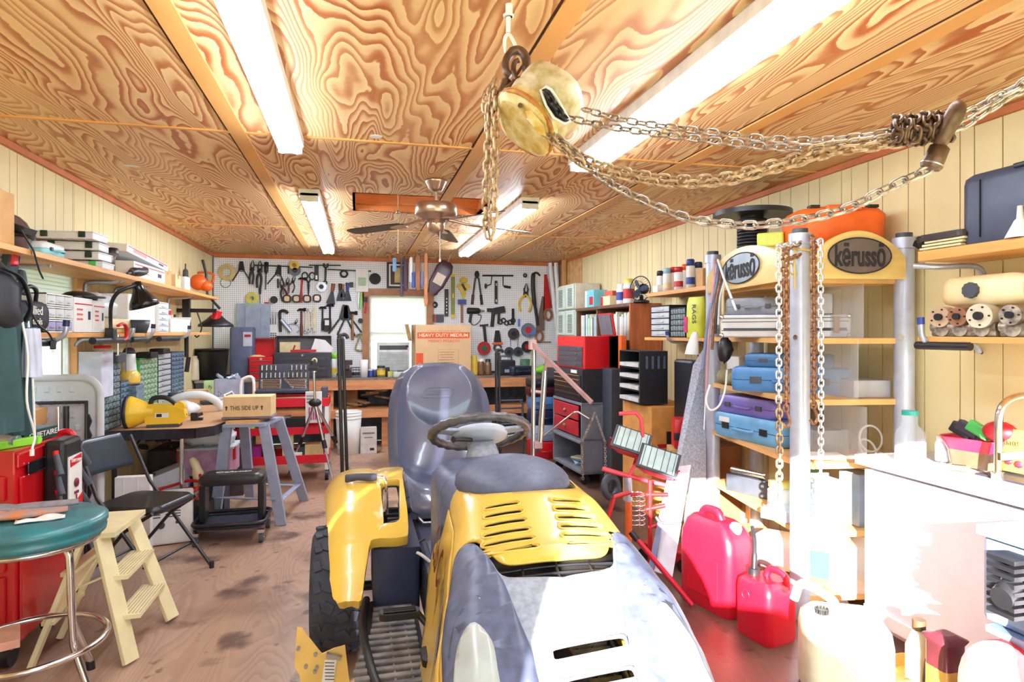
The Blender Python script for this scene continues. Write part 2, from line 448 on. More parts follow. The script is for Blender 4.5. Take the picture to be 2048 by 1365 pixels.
PX0=at(428,600,y=YB).x;PX1=at(1114,600,y=YB).x;PZ0=.9
g=G()
Yp=YB-.012
for(a,b,z0,z1) in((PX0,BW[0]-.07,PZ0,H-.05),(BW[1]+.07,PX1,PZ0,H-.05),(BW[0]-.07,BW[1]+.07,BW[3]+.08,H-.05)):
 g.box(((a+b)/2,Yp+.003,(z0+z1)/2),(b-a,.006,z1-z0))
struct('wall_back_pegboard',g,pegmat())
# bare studs in the corner between pegboard and right wall
g=G();g.box((PX1+.10,YB-.03,H/2),(.09,.04,H));g.box((XR-.05,YB-.35,H/2),(.04,.09,H));
struct('trim_4',g,m_stud,bevel=.004)
g=G();g.box((XR-.010,YB-.5,2.08),(.012,.9,.62));struct('trim_5',g,m('bare osb corner panel',(214,170,112),.7,var=.2,scale=9))
# ceiling lights
m_tube=m('fluorescent tube glow',(228,240,255),.5,emit=27,var=0)
m_fix=m('white enamel lamp housing',(236,236,232),.35)
m_tube2=m('fluorescent tube glow far',(228,240,255),.5,emit=42,var=0)
def tube_light(x,y0,y1,wd,label,n=2):
 t=T('ceiling_light',label,'light fixture',(x,(y0+y1)/2,H))
 L=y1-y0
 g=G();g.box((0,0,-.025),(wd,L,.05));g.box((0,0,-.06),(.03,L-.02,.03))
 t.p('housing',g,m_fix,bevel=.004)
 for s in(-1,1):
  g=G();g.box((0,s*(L/2-.012),-.055),(wd*.9,.024,.06));t.p('lamp_holder',g,m_fix,bevel=.004)
 for s in(-1,1):
  g=G();g.cyl((s*wd*.27,-L/2+.03,-.072),(s*wd*.27,L/2-.03,-.072),.019,n=12);t.p('fluorescent_tube',g,m_tube if y0<2 else m_tube2)
 return t
tube_light(-.335,1.05,3.42,.13,'long white twin-tube ceiling light nearest the camera, on the left side of the ceiling')
tube_light(1.25,1.05,3.42,.19,'long white twin-tube ceiling light nearest the camera, behind the chain hoist on the right')
tube_light(-.33,4.6,7.6,.14,'far left twin-tube ceiling light above the pegboard tools, left of the ceiling fan')
tube_light(1.23,4.5,7.5,.14,'far right twin-tube ceiling light reaching to the pegboard, right of the ceiling fan')
# white paint spots left on the ceiling
for(px,py,a,b) in((263,332,.045,.02),(752,273,.03,.03)):
 c=at(px,py,z=H-.001);g=G();g.prism(ell(a,b,14),0,.002)
 one('patch','small oval white filler spot on the ceiling, %s'%('left side above the shelves' if px<500 else 'left of the chain hoist'),'filler patch',g,m_white,(c.x,c.y,H-.003),rz=20)
 # shrubs added outside the left window to keep direct sun out
g=G();r_=random.Random(4)
for i in range(5200):
 p=(-3.1+r_.gauss(0,.30),r_.uniform(.2,5.0),r_.uniform(-.25,3.3));a=r_.uniform(0,180)
 M=tr(*p)@rot(r_.uniform(-60,60),r_.uniform(-60,60),a);g.add([(-.06,0,0),(0,-.03,0),(.07,0,.01),(0,.03,0)],[(0,1,2,3)],False,M)
t=T('sun_screen_shrub','pale green shrubs added outside the left window to stop direct sun','sun_screen_shrub',(-3.1,3.0,-.28));hg=t.p('foliage',g,m('green leaves',(120,170,84),.6,var=.3),world=True)
g=G();g.box((-3.25,2.6,1.45),(.16,5.0,3.5));t.p('sun_block_core',g,m('pale green block',(168,196,140),.8,var=.25,scale=9),world=True)  # solid pale green block added inside the shrubs as a sun stop
g=G()
for i in range(9):g.cyl((-3.1,1.0+.5*i,-.29),(-3.1+.1*math.sin(i),1.0+.5*i,1.8),.03,.01,n=6)
t.p('stems',g,m('shrub bark',(96,74,54),.8),world=True)
t=T('waste_bin','unseen wheeled bin added outside the open door to shade the floor','bin',(-.30,-.95,-.29));g=G();g.loft([[(a*k,b*k,z) for a,b in rrect(.60,.55,.06,4)] for k,z in((.78,.08),(1,1.42))]);bn0=t.p('bin_body',g,m('bottle green bin',(40,80,60),.5));g=G();g.loft([[(a*k,b*k,z) for a,b in rrect(.64,.60,.06,4)] for k,z in((1,1.42),(1,1.46),(.8,1.53))]);t.p('lid',g,m('bottle green bin',(40,80,60),.5));g=G();g.cyl((-.30,.24,.10),(-.24,.24,.10),.10);g.cyl((.24,.24,.10),(.30,.24,.10),.10);t.p('wheel',g,m_groove)  # bin added out of view so its shade falls on floor and cans
# ---------------- the lawn tractor ----------------
def lerp(tab,q):
 for(a,va),(b,vb) in zip(tab,tab[1:]):
  if a<=q<=b:
   t=(q-a)/(b-a);t=t*t*(3-2*t)*.5+t*.5
   return va+(vb-va)*t
 return tab[0][1] if q<tab[0][0] else tab[-1][1]
m_yel=m('tractor yellow enamel',(224,186,76),.28,var=.04,scale=3,coat=.3)
m_char=m('dark grey moulded plastic',(84,92,120),.42,var=.2,scale=40)
m_silver=m('dusty silver grey plastic',(150,158,172),.5,var=.18,scale=60)
m_blk=m('black plastic',(30,31,36),.4,var=.2)
m_blkm=m('black satin metal',(26,27,32),.35,var=.2)
m_rub=m('black tyre rubber',(60,66,80),.65,var=.25,scale=20,bump=.3)
m_vinyl=m('black seat vinyl',(72,80,108),.32,var=.08,coat=.5,spec=.9)
m_chrome=m('bright chrome',(225,226,232),.16,metal=1,var=.04)
m_steel=m('zinc steel',(170,172,178),.35,metal=.9,var=.15)
m_wht=m('plain white paint',(238,238,236),.45,var=.04)
m_red=m('red enamel',(206,24,34),.32,var=.06)
m_dusty=m('dusty footrest rubber',(84,86,98),.8,col2=(146,140,136),scale=14,bump=.2)
m_lens=m('clear headlight lens',(196,202,198),.12,var=.15,scale=20,coat=.6)
XC=.46
HW=[(.9,.19),(1.0,.255),(1.15,.288),(1.3,.285),(1.5,.255),(1.8,.225),(2.2,.20)]
HT=[(.9,.50),(1.0,.62),(1.15,.745),(1.24,.80),(1.4,.872),(1.5,.90),(1.8,.965),(2.2,1.0)]
def HC(y):return .437+.055*(y-1.2)/.6*(1 if y<1.8 else(1.8-1.2)/(y-1.2))
def hood(off=0.0,cx=None):
 def fn(U,V):
  s=max(-1,min(1,U/.30));a=abs(s)*PI/2
  w_=lerp(HW,V)+off;d=.11
  x=w_*(math.sin(a)**.9 if a>0 else 0)*(1 if s>=0 else-1)
  ridge=.010*math.exp(-((abs(U)-.145)/.02)**2) if V<1.5 else 0
  z=lerp(HT,V)+off+ridge-d*(1-max(0,math.cos(a))**.75)
  return(HC(V)+x,V,z)
 return fn
def arcs(pts,k=5):return[(p.x,p.y) for p in smooth_pts([(a,b,0) for a,b in pts],k)]
t=T('lawn_tractor','yellow and grey riding lawn tractor with black seat in the middle of the floor','lawn tractor',(XC,2.2,0))
# yellow hood with louvres
lft=arcs([(-.24,1.05),(-.256,1.3),(-.25,1.5),(-.215,1.60),(-.15,1.59),(-.115,1.50),(-.08,1.45),(0,1.44)])
rgt=[(-a,b) for a,b in lft[::-1]][1:]
rear=arcs([(.205,2.15),(.185,1.96),(.135,1.84),(.05,1.785),(-.05,1.785),(-.135,1.84),(-.185,1.96),(-.205,2.15)])
out=[(-.30,1.05)]+lft+rgt+[(.30,1.05),(.30,2.15)]+rear+[(-.30,2.15)]
holes=[]
for i in range(6):
 v=1.505+i*.043
 for sx in(-1,1):
  L=.112-.005*i
  holes.append([(sx*(.078)+a,v+b+a*sx*.10) for a,b in stadium(L,.017,3)])
g=G();g.patch(out,hood(),holes,res=.022)
hd=t.p('hood',g,m_yel,world=True,solid=.006)
g=G()
for h_ in holes:
 cx_=sum(p[0] for p in h_)/len(h_);cy_=sum(p[1] for p in h_)/len(h_)
 f=hood(.001)
 ring=[(cx_+(a-cx_)*1.10,cy_+(b-cy_)*1.5) for a,b in h_]
 g.tube([f(a,b) for a,b in ring],.0030,6,closed=True)
t.p('louvre_rim',g,m_yel,parent=hd,world=True)
g=G();g.patch([(-.28,1.40),(.28,1.40),(.25,2.1),(-.25,2.1)],hood(-.035),res=.06);t.p('inner_liner',g,m_blk,world=True)
# yellow side panels
for sx in(-1,1):
 o_=arcs([(1.0,.40),(1.02,.51),(1.16,.62),(1.35,.70),(1.5,.80)],4)
 o_=[(1.05,.33)]+[(1.02,.45),(1.05,lerp(HT,1.05)-.108)]+[(y,lerp(HT,y)-.108) for y in[1.1+.1*i for i in range(11)]]+[(2.15,.62),(2.02,.52),(1.9,.40),(1.6,.36),(1.3,.33)]
 def fs(y,z,sx=sx):return(HC(y)+sx*(lerp(HW,y)+.20*max(0,lerp(HT,y)-.10-z)),y,z)
 g=G();g.patch(o_,fs,res=.05);sp_=t.p('side_panel',g,m_yel,world=True,solid=.006,off=0)
 if sx<0:
  g=G();o2=arcs([(1.62,.77),(1.5,.72),(1.35,.64),(1.2,.52),(1.22,.50),(1.38,.61),(1.52,.69)],4)
  g.patch(o2,lambda y,z:(HC(y)-lerp(HW,y)-.006-.20*max(0,lerp(HT,y)-.10-z),y,z),res=.05);t.p('accent_stripe',g,m_char,parent=sp_,world=True,solid=.001)
  tx_=t.text('Cub Cadet',.085,m('deep red brown lettering',(120,44,40),.5),(0,0,0),(0,0,0),w=.40,parent=t.o,shear=.2,bold=.002)
  for v_ in tx_.data.vertices:
   y=1.84-v_.co.x;z=lerp(HT,y)-.225+v_.co.y*1.7;v_.co=t.inv@Vector((HC(y)-lerp(HW,y)-.20*max(0,lerp(HT,y)-.10-z)-.017,y,z))
   # grey front cowl
front=[(-.24,1.03),(0,.96),(.24,1.03)]
gl=arcs([(-.24,1.03),(-.250,1.3),(-.244,1.5),(-.212,1.59),(-.155,1.58),(-.118,1.48),(-.085,1.41),(0,1.38)])
gr=[(-a,b) for a,b in gl[::-1]][1:]
def lamp_out(sx,k=1.0):
 P=[(-.070,1.07),(-.072,1.20),(-.055,1.31),(0,1.365),(.050,1.325),(.074,1.20),(.076,1.07)]
 c=(.0,1.20)
 q=[(c[0]+(a-c[0])*k,c[1]+(b-c[1])*k) for a,b in P]
 q=[(p.x,p.y) for p in smooth_pts([(a,b,0) for a,b in q],4,closed=True)]
 q=[(sx*(.156+a*.98+.02*(1.2-b)),b) for a,b in q]
 return q if sx>0 else q[::-1]
slots=[[(.012+a,v+b+a*.12) for a,b in rrect(.095,.022,.006,2)] for v in(1.212,1.158,1.10)]
g=G();g.patch(gl+gr+[(.15,.985),(0,.97),(-.15,.985)],hood(-.002),[lamp_out(-1),lamp_out(1)]+slots,res=.022)
co=t.p('front_cowl',g,m_silver,world=True,solid=.006)
g=G()
for s_ in slots:g.tube([hood(.001)(a,b) for a,b in s_],.003,6,closed=True)
t.p('slot_rim',g,m_silver,parent=co,world=True)
# darker shoulder mouldings carrying the headlights
for sx in(-1,1):
 P=[(-.235,1.03),(-.245,1.3),(-.240,1.5),(-.210,1.58),(-.152,1.57),(-.112,1.46),(-.085,1.36),(-.062,1.22),(-.056,1.03)]
 o_=arcs([(sx*a,b) for a,b in P],4)
 g=G();g.patch(o_,hood(.006),[lamp_out(sx)],res=.025);t.p('shoulder_moulding',g,m_char,world=True,solid=.006)
 g=G();g.patch(lamp_out(sx,.98),hood(.004),res=.02);hl=t.p('headlight',g,m_lens,world=True,solid=.004)
 g=G();g.patch(lamp_out(sx,.62),hood(.010),res=.02);t.p('reflector',g,m('frosted bulb cover',(170,178,176),.25,var=.1),parent=hl,world=True,solid=.004)
 # grille between hood and cowl
g=G()
f=hood(-.022)
for i in range(4):
 v=1.375+i*.025
 g.tube([f(-.15+.03*j,v+.0006*(j-5)**2) for j in range(11)],.004,6)
for j in range(5):g.tube([f(-.12+.06*j,1.36),f(-.12+.06*j,1.46)],.0035,6)
t.p('grille',g,m_blk,world=True)
g=G();g.patch([(-.17,1.34),(.17,1.34),(.17,1.55),(-.17,1.55)],hood(-.04),res=.05);t.p('grille_backing',g,m_char,world=True)
# dash
g=G();g.sph((XC+.02,1.985,.945),(.185,.205,.080),28)
t.p('dash_cover',g,m('grey dash plastic',(84,90,114),.5,var=.12,scale=50),world=True)
g=G()
def ring(y,w_,z0,z1):return[(XC+a*w_/.2,y,z0+(z1-z0)*(b+.5)) for a,b in rrect(.4,1,.12,5)]
g.loft([ring(1.93,.17,.45,.93),ring(2.0,.205,.42,.975),ring(2.2,.215,.42,.985),ring(2.28,.19,.45,.95)])
t.p('dash_cowl',g,m_char,world=True)
# steering
g=G();g.loft([[(XC-.02+a,2.24+b,.93) for a,b in ell(.075,.06,20)],[(XC-.02+a,2.27+b,1.0) for a,b in ell(.055,.045,20)],[(XC-.02+a,2.31+b,1.025) for a,b in ell(.05,.045,20)]])
t.p('steering_column',g,m_silver,world=True)
SM=tr(XC-.02,2.33,1.05)@rot(-27,0,0)
m_rim=m('worn grey wheel rim',(78,76,80),.35,var=.35,scale=30,bump=.3)
g=G();n_=72;g.tube([SM@Vector((.175*math.cos(2*PI*i/n_),.175*math.sin(2*PI*i/n_),0)) for i in range(n_)],[.0165+.0022*math.sin(i*PI*2/3) for i in range(n_)],10,closed=True)
sw=t.p('steering_wheel',g,m_rim,world=True)
g=G()
for a in(200,340,90):
 c,s_=math.cos(math.radians(a)),math.sin(math.radians(a))
 g.loft([[SM@Vector((c*q-s_*e*h_,s_*q+c*e*h_,z_)) for e,z_ in((-1,-.012),(1,-.012),(1,-.001),(-1,-.001))] for q,h_ in((.05,.045),(.11,.028),(.168,.022))],smooth=False)
t.p('spoke',g,m_silver,parent=sw,world=True,bevel=.003)
g=G();g.lathe([(0,-.038),(.06,-.036),(.100,-.024),(.106,-.008),(.098,.004),(0,.012)],M=SM,n=28);t.p('hub_cap',g,m('pale grey hub plastic',(172,178,190),.35),parent=sw,world=True)
g=G();g.tube([SM@Vector(q) for q in((-.04,-.04,-.04),(-.10,-.09,-.05),(-.115,-.10,-.055))],[.008,.009,.012],8);t.p('throttle_lever',g,m_blk,world=True)
# seat
SP=smooth_pts([(0,2.86,.60),(0,2.88,.665),(0,2.97,.70),(0,3.15,.675),(0,3.33,.685),(0,3.43,.78),(0,3.49,.95),(0,3.535,1.12),(0,3.57,1.255)],6)
SL=[0]
for a,b in zip(SP,SP[1:]):SL.append(SL[-1]+(b-a).length)
def spath(v):
 v=max(0,min(SL[-1]-1e-5,v))
 for i in range(len(SL)-1):
  if SL[i]<=v<=SL[i+1]:
   k=(v-SL[i])/(SL[i+1]-SL[i]);p=SP[i].lerp(SP[i+1],k);tn=(SP[i+1]-SP[i]).normalized()
   return p,Vector((0,-tn.z,tn.y))
def seatf(off=0,curl=.075,cx=.435):
 def fn(x,v):
  p,nn=spath(v);q=p+nn*(off+curl*(abs(x)/.25)**3)
  return(cx+x*(1-.1*(abs(x)/.25)**2),q.y,q.z)
 return fn
LT=SL[-1]
o_=[(p.x,p.y) for p in smooth_pts([(-.20,.02,0),(0,0,0),(.20,.02,0),(.245,.12,0),(.25,.4,0),(.262,.62,0),(.262,.85,0),(.235,LT-.16,0),(.16,LT-.03,0),(0,LT,0),(-.16,LT-.03,0),(-.235,LT-.16,0),(-.262,.85,0),(-.262,.62,0),(-.25,.4,0),(-.245,.12,0)],5,closed=True)]
g=G();g.patch(o_,seatf(),res=.03)
se=t.p('seat',g,m_vinyl,world=True,solid=.06,bevel=.02)
o_=[(p.x,p.y) for p in smooth_pts([(-.13,LT-.335,0),(0,LT-.35,0),(.13,LT-.335,0),(.185,LT-.26,0),(.19,LT-.14,0),(.14,LT-.045,0),(0,LT-.02,0),(-.14,LT-.045,0),(-.19,LT-.14,0),(-.185,LT-.26,0)],5,closed=True)]
pc=(0,LT-.18)
def padf(x,v):
 r_=min(1,math.hypot((x-pc[0])/.19,(v-pc[1])/.17));return seatf(.022*(1-r_**4)+.002)(x,v)
g=G();g.patch(o_,padf,res=.018);hp=t.p('head_pad',g,m_vinyl,parent=se,world=True)
em=[(p.x,p.y) for p in smooth_pts([(-.09,LT-.20,0),(.06,LT-.20,0),(.085,LT-.17,0),(.06,LT-.15,0),(-.06,LT-.15,0),(-.09,LT-.18,0)],4,closed=True)]
g=G();g.tube([padf(a,b) for a,b in em],.0022,5,closed=True)
for q in(.165,.175,.185):g.tube([padf(-.07,LT-q),padf(.06,LT-q)],.0012,4)
t.p('embossed_badge',g,m_vinyl,parent=hp,world=True)
g=G();g.box((.435,3.1,.60),(.42,.46,.03));g.bar((.3,2.95,.45),(.3,2.95,.6),.03,.03);g.bar((.57,2.95,.45),(.57,2.95,.6),.03,.03);g.tube([(.26,2.84,.60),(.28,2.80,.585),(.58,2.80,.585),(.60,2.84,.60)],.008)
t.p('seat_pan',g,m_steel,world=True)
# fenders
RC=.385
FH=[(2.18,.50),(2.26,.565),(2.36,.635),(2.6,.70),(2.85,.735),(3.0,.74),(3.25,.71),(3.42,.60)]
for sx in(-1,1):
 def ff(off=0,sx=sx):
  def fn(x,y):
   e=max(0,(x-.40)/.09);z=lerp(FH,y)-.045*e**2.5
   z+=.014*math.exp(-((x-.30)/.018)**2)*(-1) if y>2.45 else 0
   return(RC+sx*x,y,z+off)
  return fn
 P=[(.405,2.19),(.455,2.22),(.475,2.5),(.50,2.9),(.50,3.2),(.44,3.4),(.22,3.4),(.17,3.2),(.19,2.9),(.20,2.44),(.23,2.37),(.33,2.37),(.355,2.30),(.375,2.19)]
 o_=[(p.x,p.y) for p in smooth_pts([(a,b,0) for a,b in P],4,closed=True)]
 hole=[(.255+a-(b)*.06,2.67+b) for a,b in rrect(.075,.40,.03,3)]
 g=G();g.patch(o_,ff(),[hole] if sx<0 else[],res=.03)
 fe=t.p('fender',g,m_yel,world=True,solid=.035,bevel=.012)
 if sx<0:
  g=G();g.box((RC-.255,2.67,.60),(.09,.42,.012));g.tube([ff(.003)(a,b) for a,b in hole],.005,6,closed=True)
  gp=t.p('lever_gate',g,m_blk,parent=fe,world=True)
  g=G()
  for i in range(7):g.box((RC-.245+.012*(i%2),2.52+.05*i,.625+.01*(i%3)),(.05,.02,.05))
  g.cyl((RC-.28,2.6,.64),(RC-.22,2.6,.65),.018);g.cyl((RC-.28,2.78,.64),(RC-.22,2.78,.65),.012)
  t.p('gate_linkage',g,m_blkm,parent=fe,world=True,bevel=.002)
  g=G();g.tube(smooth_pts([(RC-.262,2.83,.62),(RC-.265,2.83,.74),(RC-.275,2.835,.785),(RC-.31,2.84,.79)],4),.007);le=t.p('deck_lever',g,m_chrome,world=True)
  g=G();g.tube([(RC-.305,2.84,.79),(RC-.32,2.84,.79),(RC-.39,2.84,.795),(RC-.435,2.84,.79),(RC-.44,2.84,.79)],[.015,.018,.0155,.018,.014],12);t.p('lever_grip',g,m('dark rubber grip',(62,64,84),.6),parent=le,world=True)
  # body tub, frame
g=G();g.box((RC+.03,2.75,.47),(.36,1.0,.20));g.box((XC,1.85,.40),(.34,1.7,.16));g.box((RC+.03,2.45,.53),(.30,.3,.1))
t.p('chassis',g,m('blue black frame paint',(44,48,70),.45,var=.2),world=True,bevel=.02)
g=G();g.tube(smooth_pts([(.18,2.55,.66),(.17,2.45,.60),(.22,2.38,.60),(.27,2.36,.56),(.285,2.34,.53)],5),.006,6);t.p('wire',g,m_wht,world=True)
g=G();g.tube(smooth_pts([(.18,2.62,.66),(.16,2.52,.61),(.2,2.45,.61),(.25,2.48,.62)],5),.006,6);t.p('wire',g,m_blk,world=True)
# footrests
for sx in(-1,1):
 def fx(x):return RC+.03+sx*x
 g=G()
 P=arcs([(.21,2.42),(.38,2.42),(.40,2.2),(.37,1.9),(.33,1.7),(.30,1.5),(.21,1.5)],3)
 P=[(fx(a),b) for a,b in P]
 g.prism(P if sx<0 else P[::-1],.38,.42)
 fr_=t.p('footrest',g,m('footrest black plastic',(44,46,58),.5,var=.3,scale=20),world=True,bevel=.01)
 g=G()
 for i in range(19):
  y=2.33-i*.042;xo=lerp([(1.4,.285),(1.9,.43),(2.2,.37),(2.4,.36)],y)
  g.box(((fx(.225)+fx(xo))/2,y,.425),(abs(xo-.225),.022,.016))
 for a in(.26,.31):g.box((fx(a),1.95,.421),(.008,.75,.012))
 t.p('tread_mat',g,m_dusty,parent=fr_,world=True,bevel=.004)
 g=G();g.tube(smooth_pts([(fx(.385),2.42,.43),(fx(.40),2.2,.43),(fx(.375),1.9,.43),(fx(.335),1.7,.43),(fx(.30),1.5,.43)],5),.014,8);t.p('raised_lip',g,m_blk,parent=fr_,world=True)
 g=G();g.loft([[(fx(a),b,z) for a,b in((.19,2.38),(.36,2.38),(.36,2.85),(.19,2.85))] for z in(.38,.625)]);t.p('heel_guard',g,m('blue black moulded guard',(58,64,92),.4),parent=fr_,world=True,bevel=.02)
g=G();g.prism(rrect(.125,.05,.022,4,.125,1.995),.54,.56,M=tr(0,0,0));g.tube([(.18,2.0,.545),(.22,1.98,.50),(.24,1.95,.42)],.011);pd=t.p('brake_pedal',g,m_blk,world=True,bevel=.004)
g=G()
for i in range(3):g.tube([(.075,1.983+.012*i,.563),(.175,1.983+.012*i,.563)],.003,5)
t.p('pedal_rib',g,m_blk,parent=pd,world=True)
g=G();g.prism(rrect(.05,.09,.02,4,.20,1.82),.485,.505);g.tube([(.2,1.84,.495),(.24,1.86,.41)],.01);t.p('drive_pedal',g,m_blk,world=True,bevel=.004)
# wheels
def wheel(cx,cy,R,W,lugs,rimr):
 g=G();M=tr(cx,cy,R)@rot(0,90,0);h=W/2
 g.lathe([(rimr,-h*.8),(rimr+.01,-h),(R*.86,-h*1.02),(R*.965,-h*.82),(R*.985,-h*.4),(R*.99,0),(R*.985,h*.4),(R*.965,h*.82),(R*.86,h*1.02),(rimr+.01,h),(rimr,h*.8)],n=44,M=M)
 ty=t.p('tyre',g,m_rub,world=True)
 g=G()
 for i in range(lugs):
  for s_ in(-1,1):
   A=M@rot(0,0,(i+.25*s_)*360/lugs)
   for q,wd,sk in((.28,.42,26),(.72,.30,-14)):
    g.box((0,0,0),(.016,R*2*PI/lugs*.52,W*wd*.5),M=A@tr(R*.985-.004*(q>.5),0,s_*h*q)@rot(s_*sk,0,0))
 t.p('tread_lug',g,m_rub,parent=ty,world=True,bevel=.003)
 g=G();g.lathe([(0,-h*.45),(rimr*.4,-h*.5),(rimr*.6,-h*.2),(rimr*.95,-h*.3),(rimr,-h*.85),(rimr,h*.85),(rimr*.95,h*.3),(rimr*.6,h*.2),(rimr*.4,h*.5),(0,h*.45)],n=30,M=M);t.p('rim',g,m_wht,parent=ty,world=True)
wheel(RC-.475,2.97,.272,.21,20,.11);wheel(RC+.39,2.97,.272,.21,20,.11)
wheel(.10,1.12,.19,.15,16,.08);wheel(.82,1.12,.19,.15,16,.08)
g=G();g.cyl((.10,1.12,.19),(.82,1.12,.19),.02);g.cyl((RC-.45,2.97,.27),(RC+.39,2.97,.27),.022);g.box((XC,1.12,.26),(.08,.08,.16));t.p('axle',g,m_blkm,world=True)
g=G();g.loft([[(XC+a,y,z) for a in(-.20,.20) for z in((.26,.50) if a<0 else(.50,.26))] for y in(.84,.98)],smooth=False);t.p('nose_panel',g,m_yel,world=True,bevel=.02)
g=G();g.tube([(XC-.24,.95,.30),(XC-.22,.80,.30),(XC+.22,.80,.30),(XC+.24,.95,.30)],.02,10);t.p('bumper',g,m_blk,world=True)
# mower deck with its pale yellow chute
m_pale=m('faded yellow deck paint',(238,200,110),.45,var=.10,scale=8)
g=G();P=[(p.x,p.y) for p in smooth_pts([(-.10,1.62,0),(0,1.5,0),(.4,1.44,0),(.85,1.5,0),(.98,1.75,0),(.9,2.05,0),(.5,2.2,0),(.08,2.12,0),(-.08,1.9,0)],5,closed=True)]
g.prism(P,.09,.20);g.prism([(XC+(a-XC)*.7,1.8+(b-1.8)*.7) for a,b in P],.2,.24);t.p('mower_deck',g,m_pale,world=True,bevel=.012)
YP=2.18
o_=[at(a,b,y=YP) for a,b in((594,1256),(604,1258),(627,1288),(644,1309),(668,1298),(690,1292),(697,1350),(705,1400),(610,1400),(598,1350),(589,1334),(591,1292))]
g=G();g.prism([(p.x,-p.z) for p in o_],0,.006,M=tr(0,YP,0)@rot(-90,0,0))
ch=t.p('discharge_chute',g,m_pale,world=True,bevel=.002)
g=G()
for px_,py_ in((597,1296),(631,1308),(612,1332),(634,1334),(630,1342)):
 c=at(px_,py_,y=YP);g.cyl((c.x,c.y-.012,c.z),(c.x,c.y+.008,c.z),.006)
g.box((at(668,1310,y=YP).x,YP-.012,at(668,1310,y=YP).z),(.05,.015,.012),r=(0,20,0));t.p('bolt',g,m_steel,parent=ch,world=True)
g=G();c=at(658,1345,y=YP);g.box((c.x,YP-.004,c.z),(.038,.002,.085),r=(0,8,0));lb=t.p('warning_label',g,m_wht,parent=ch,world=True)
g=G()
for i in range(7):g.box((c.x+.002,YP-.0055,c.z+.033-.011*i),(.03,.001,.003),r=(0,8,0))
t.p('label_print',g,m('grey label print',(90,90,96),.6),parent=ch,world=True)
# ---------------- chains, hoist, fan ----------------
m_rust=m('rusty chain',(150,116,84),.5,metal=.5,col2=(206,184,150),scale=60)
m_rust2=m('dark rusty chain',(128,84,58),.6,metal=.4,col2=(176,130,96),scale=60)
m_chain=m('worn steel chain',(130,120,112),.35,metal=.8,col2=(200,192,182),scale=50)
m_zinc=m('bright zinc chain',(226,226,228),.3,metal=.6,var=.1)
m_hook=m('aged brown iron',(104,82,66),.45,metal=.6,var=.3,scale=30)
def chain(g,pts,L=.045,W=.028,r=.0042,seg=5,ks=6,tw=0):
 P=[Vector(p) for p in pts];pitch=L-4*r;d=[0]
 for a,b in zip(P,P[1:]):d.append(d[-1]+(b-a).length)
 n=max(2,int(d[-1]/pitch));j=0;up=Vector((0.03,0.02,1))
 out=stadium(L-2*r,W-2*r,3)
 for i in range(n):
  s=(i+.5)*d[-1]/n
  while j<len(d)-2 and d[j+1]<s:j+=1
  k=(s-d[j])/max(1e-6,d[j+1]-d[j]);c=P[j].lerp(P[j+1],k);t_=(P[j+1]-P[j]).normalized()
  u=up-t_*up.dot(t_)
  if u.length<.05:u=Vector((1,.3,0));u=u-t_*u.dot(t_)
  u.normalize();s_=t_.cross(u);a=(PI/4 if i%2 else-PI/4)+tw
  e=u*math.cos(a)+s_*math.sin(a)
  g.tube([c+t_*x+e*y for x,y in out],r,seg,closed=True,nrm=t_.cross(e))
 return g
def path(lst,k=6):return smooth_pts([at(px,py,d=d) for px,py,d in lst],k)
# hoist
t=T('chain_hoist','worn yellow manual chain hoist hanging from the ceiling above the tractor','chain hoist',at(1018,8,d=1.93))
m_hy=m('chipped yellow hoist paint',(186,148,52),.5,col2=(220,204,150),scale=26,bump=.5)
m_hw=m('scuffed cream hoist paint',(214,206,180),.5,col2=(170,150,92),scale=22,bump=.5)
m_hr=m('rusty yellow hoist rim',(170,84,44),.6,col2=(190,160,60),scale=24,bump=.4)
A=at(1040,256,d=1.84);B=at(1112,192,d=1.90);ax=(B-A).normalized()
zx=ax;xx=Vector((0,0,1)).cross(zx).normalized();yx=zx.cross(xx)
HM=Matrix((xx,yx,zx)).transposed().to_4x4();HM.translation=(A+B)/2
def dring(r1,r2,z):return[HM@Vector((a,b,z)) for a,b in[(math.cos(q)*r1*(1+.06*math.cos(4*q)),math.sin(q)*r2*(1+.06*math.cos(4*q))) for q in[2*PI*i/28 for i in range(28)]]]
g=G();g.loft([dring(.076,.084,-.082),dring(.098,.102,-.072),dring(.101,.106,-.05),dring(.090,.096,-.042),dring(.090,.096,-.018)]);hs=t.p('gear_housing',g,m_hy,world=True)
g=G();g.tube([HM@Vector((.100*math.cos(2*PI*i/40),.104*math.sin(2*PI*i/40),-.062)) for i in range(40)],.008,6,closed=True);t.p('housing_rim',g,m_hr,parent=hs,world=True)
g=G();g.loft([dring(.088,.10,-.018),dring(.090,.104,.0),dring(.088,.10,.022),dring(.094,.106,.030),dring(.098,.110,.07),dring(.092,.104,.098),dring(.055,.062,.108)]);t.p('hand_wheel_cover',g,m_hw,world=True)
q=HM@Vector((0,0,.045));fw=(Vector((0,0,EYE))-q).normalized()
def onface(px,py,off=0):return at(px,py,d=1.775)+fw*off
m_dk=m('dark slot',(34,34,38),.35,metal=.3)  # dark colour of the block drawn for the wheel slot
g=G();pl=[onface(a,b,-.008) for a,b in((1082,180),(1092,174),(1102,180),(1114,198),(1135,235),(1140,242),(1128,247),(1108,236),(1092,212))]
pf=[p+fw*.022 for p in pl];g.loft([pl,pf],smooth=False);t.p('chain_guide',g,m_dk,world=True)
g=G();g.tube([p+fw*.022 for p in pl],.0045,6,closed=True);t.p('guide_lip',g,m_wht,world=True)
g=G();chain(g,[onface(a,b,.026) for a,b in((1092,184),(1105,205),(1122,228),(1132,238))],.036,.026,.005);t.p('wheel_chain',g,m_blkm,world=True)
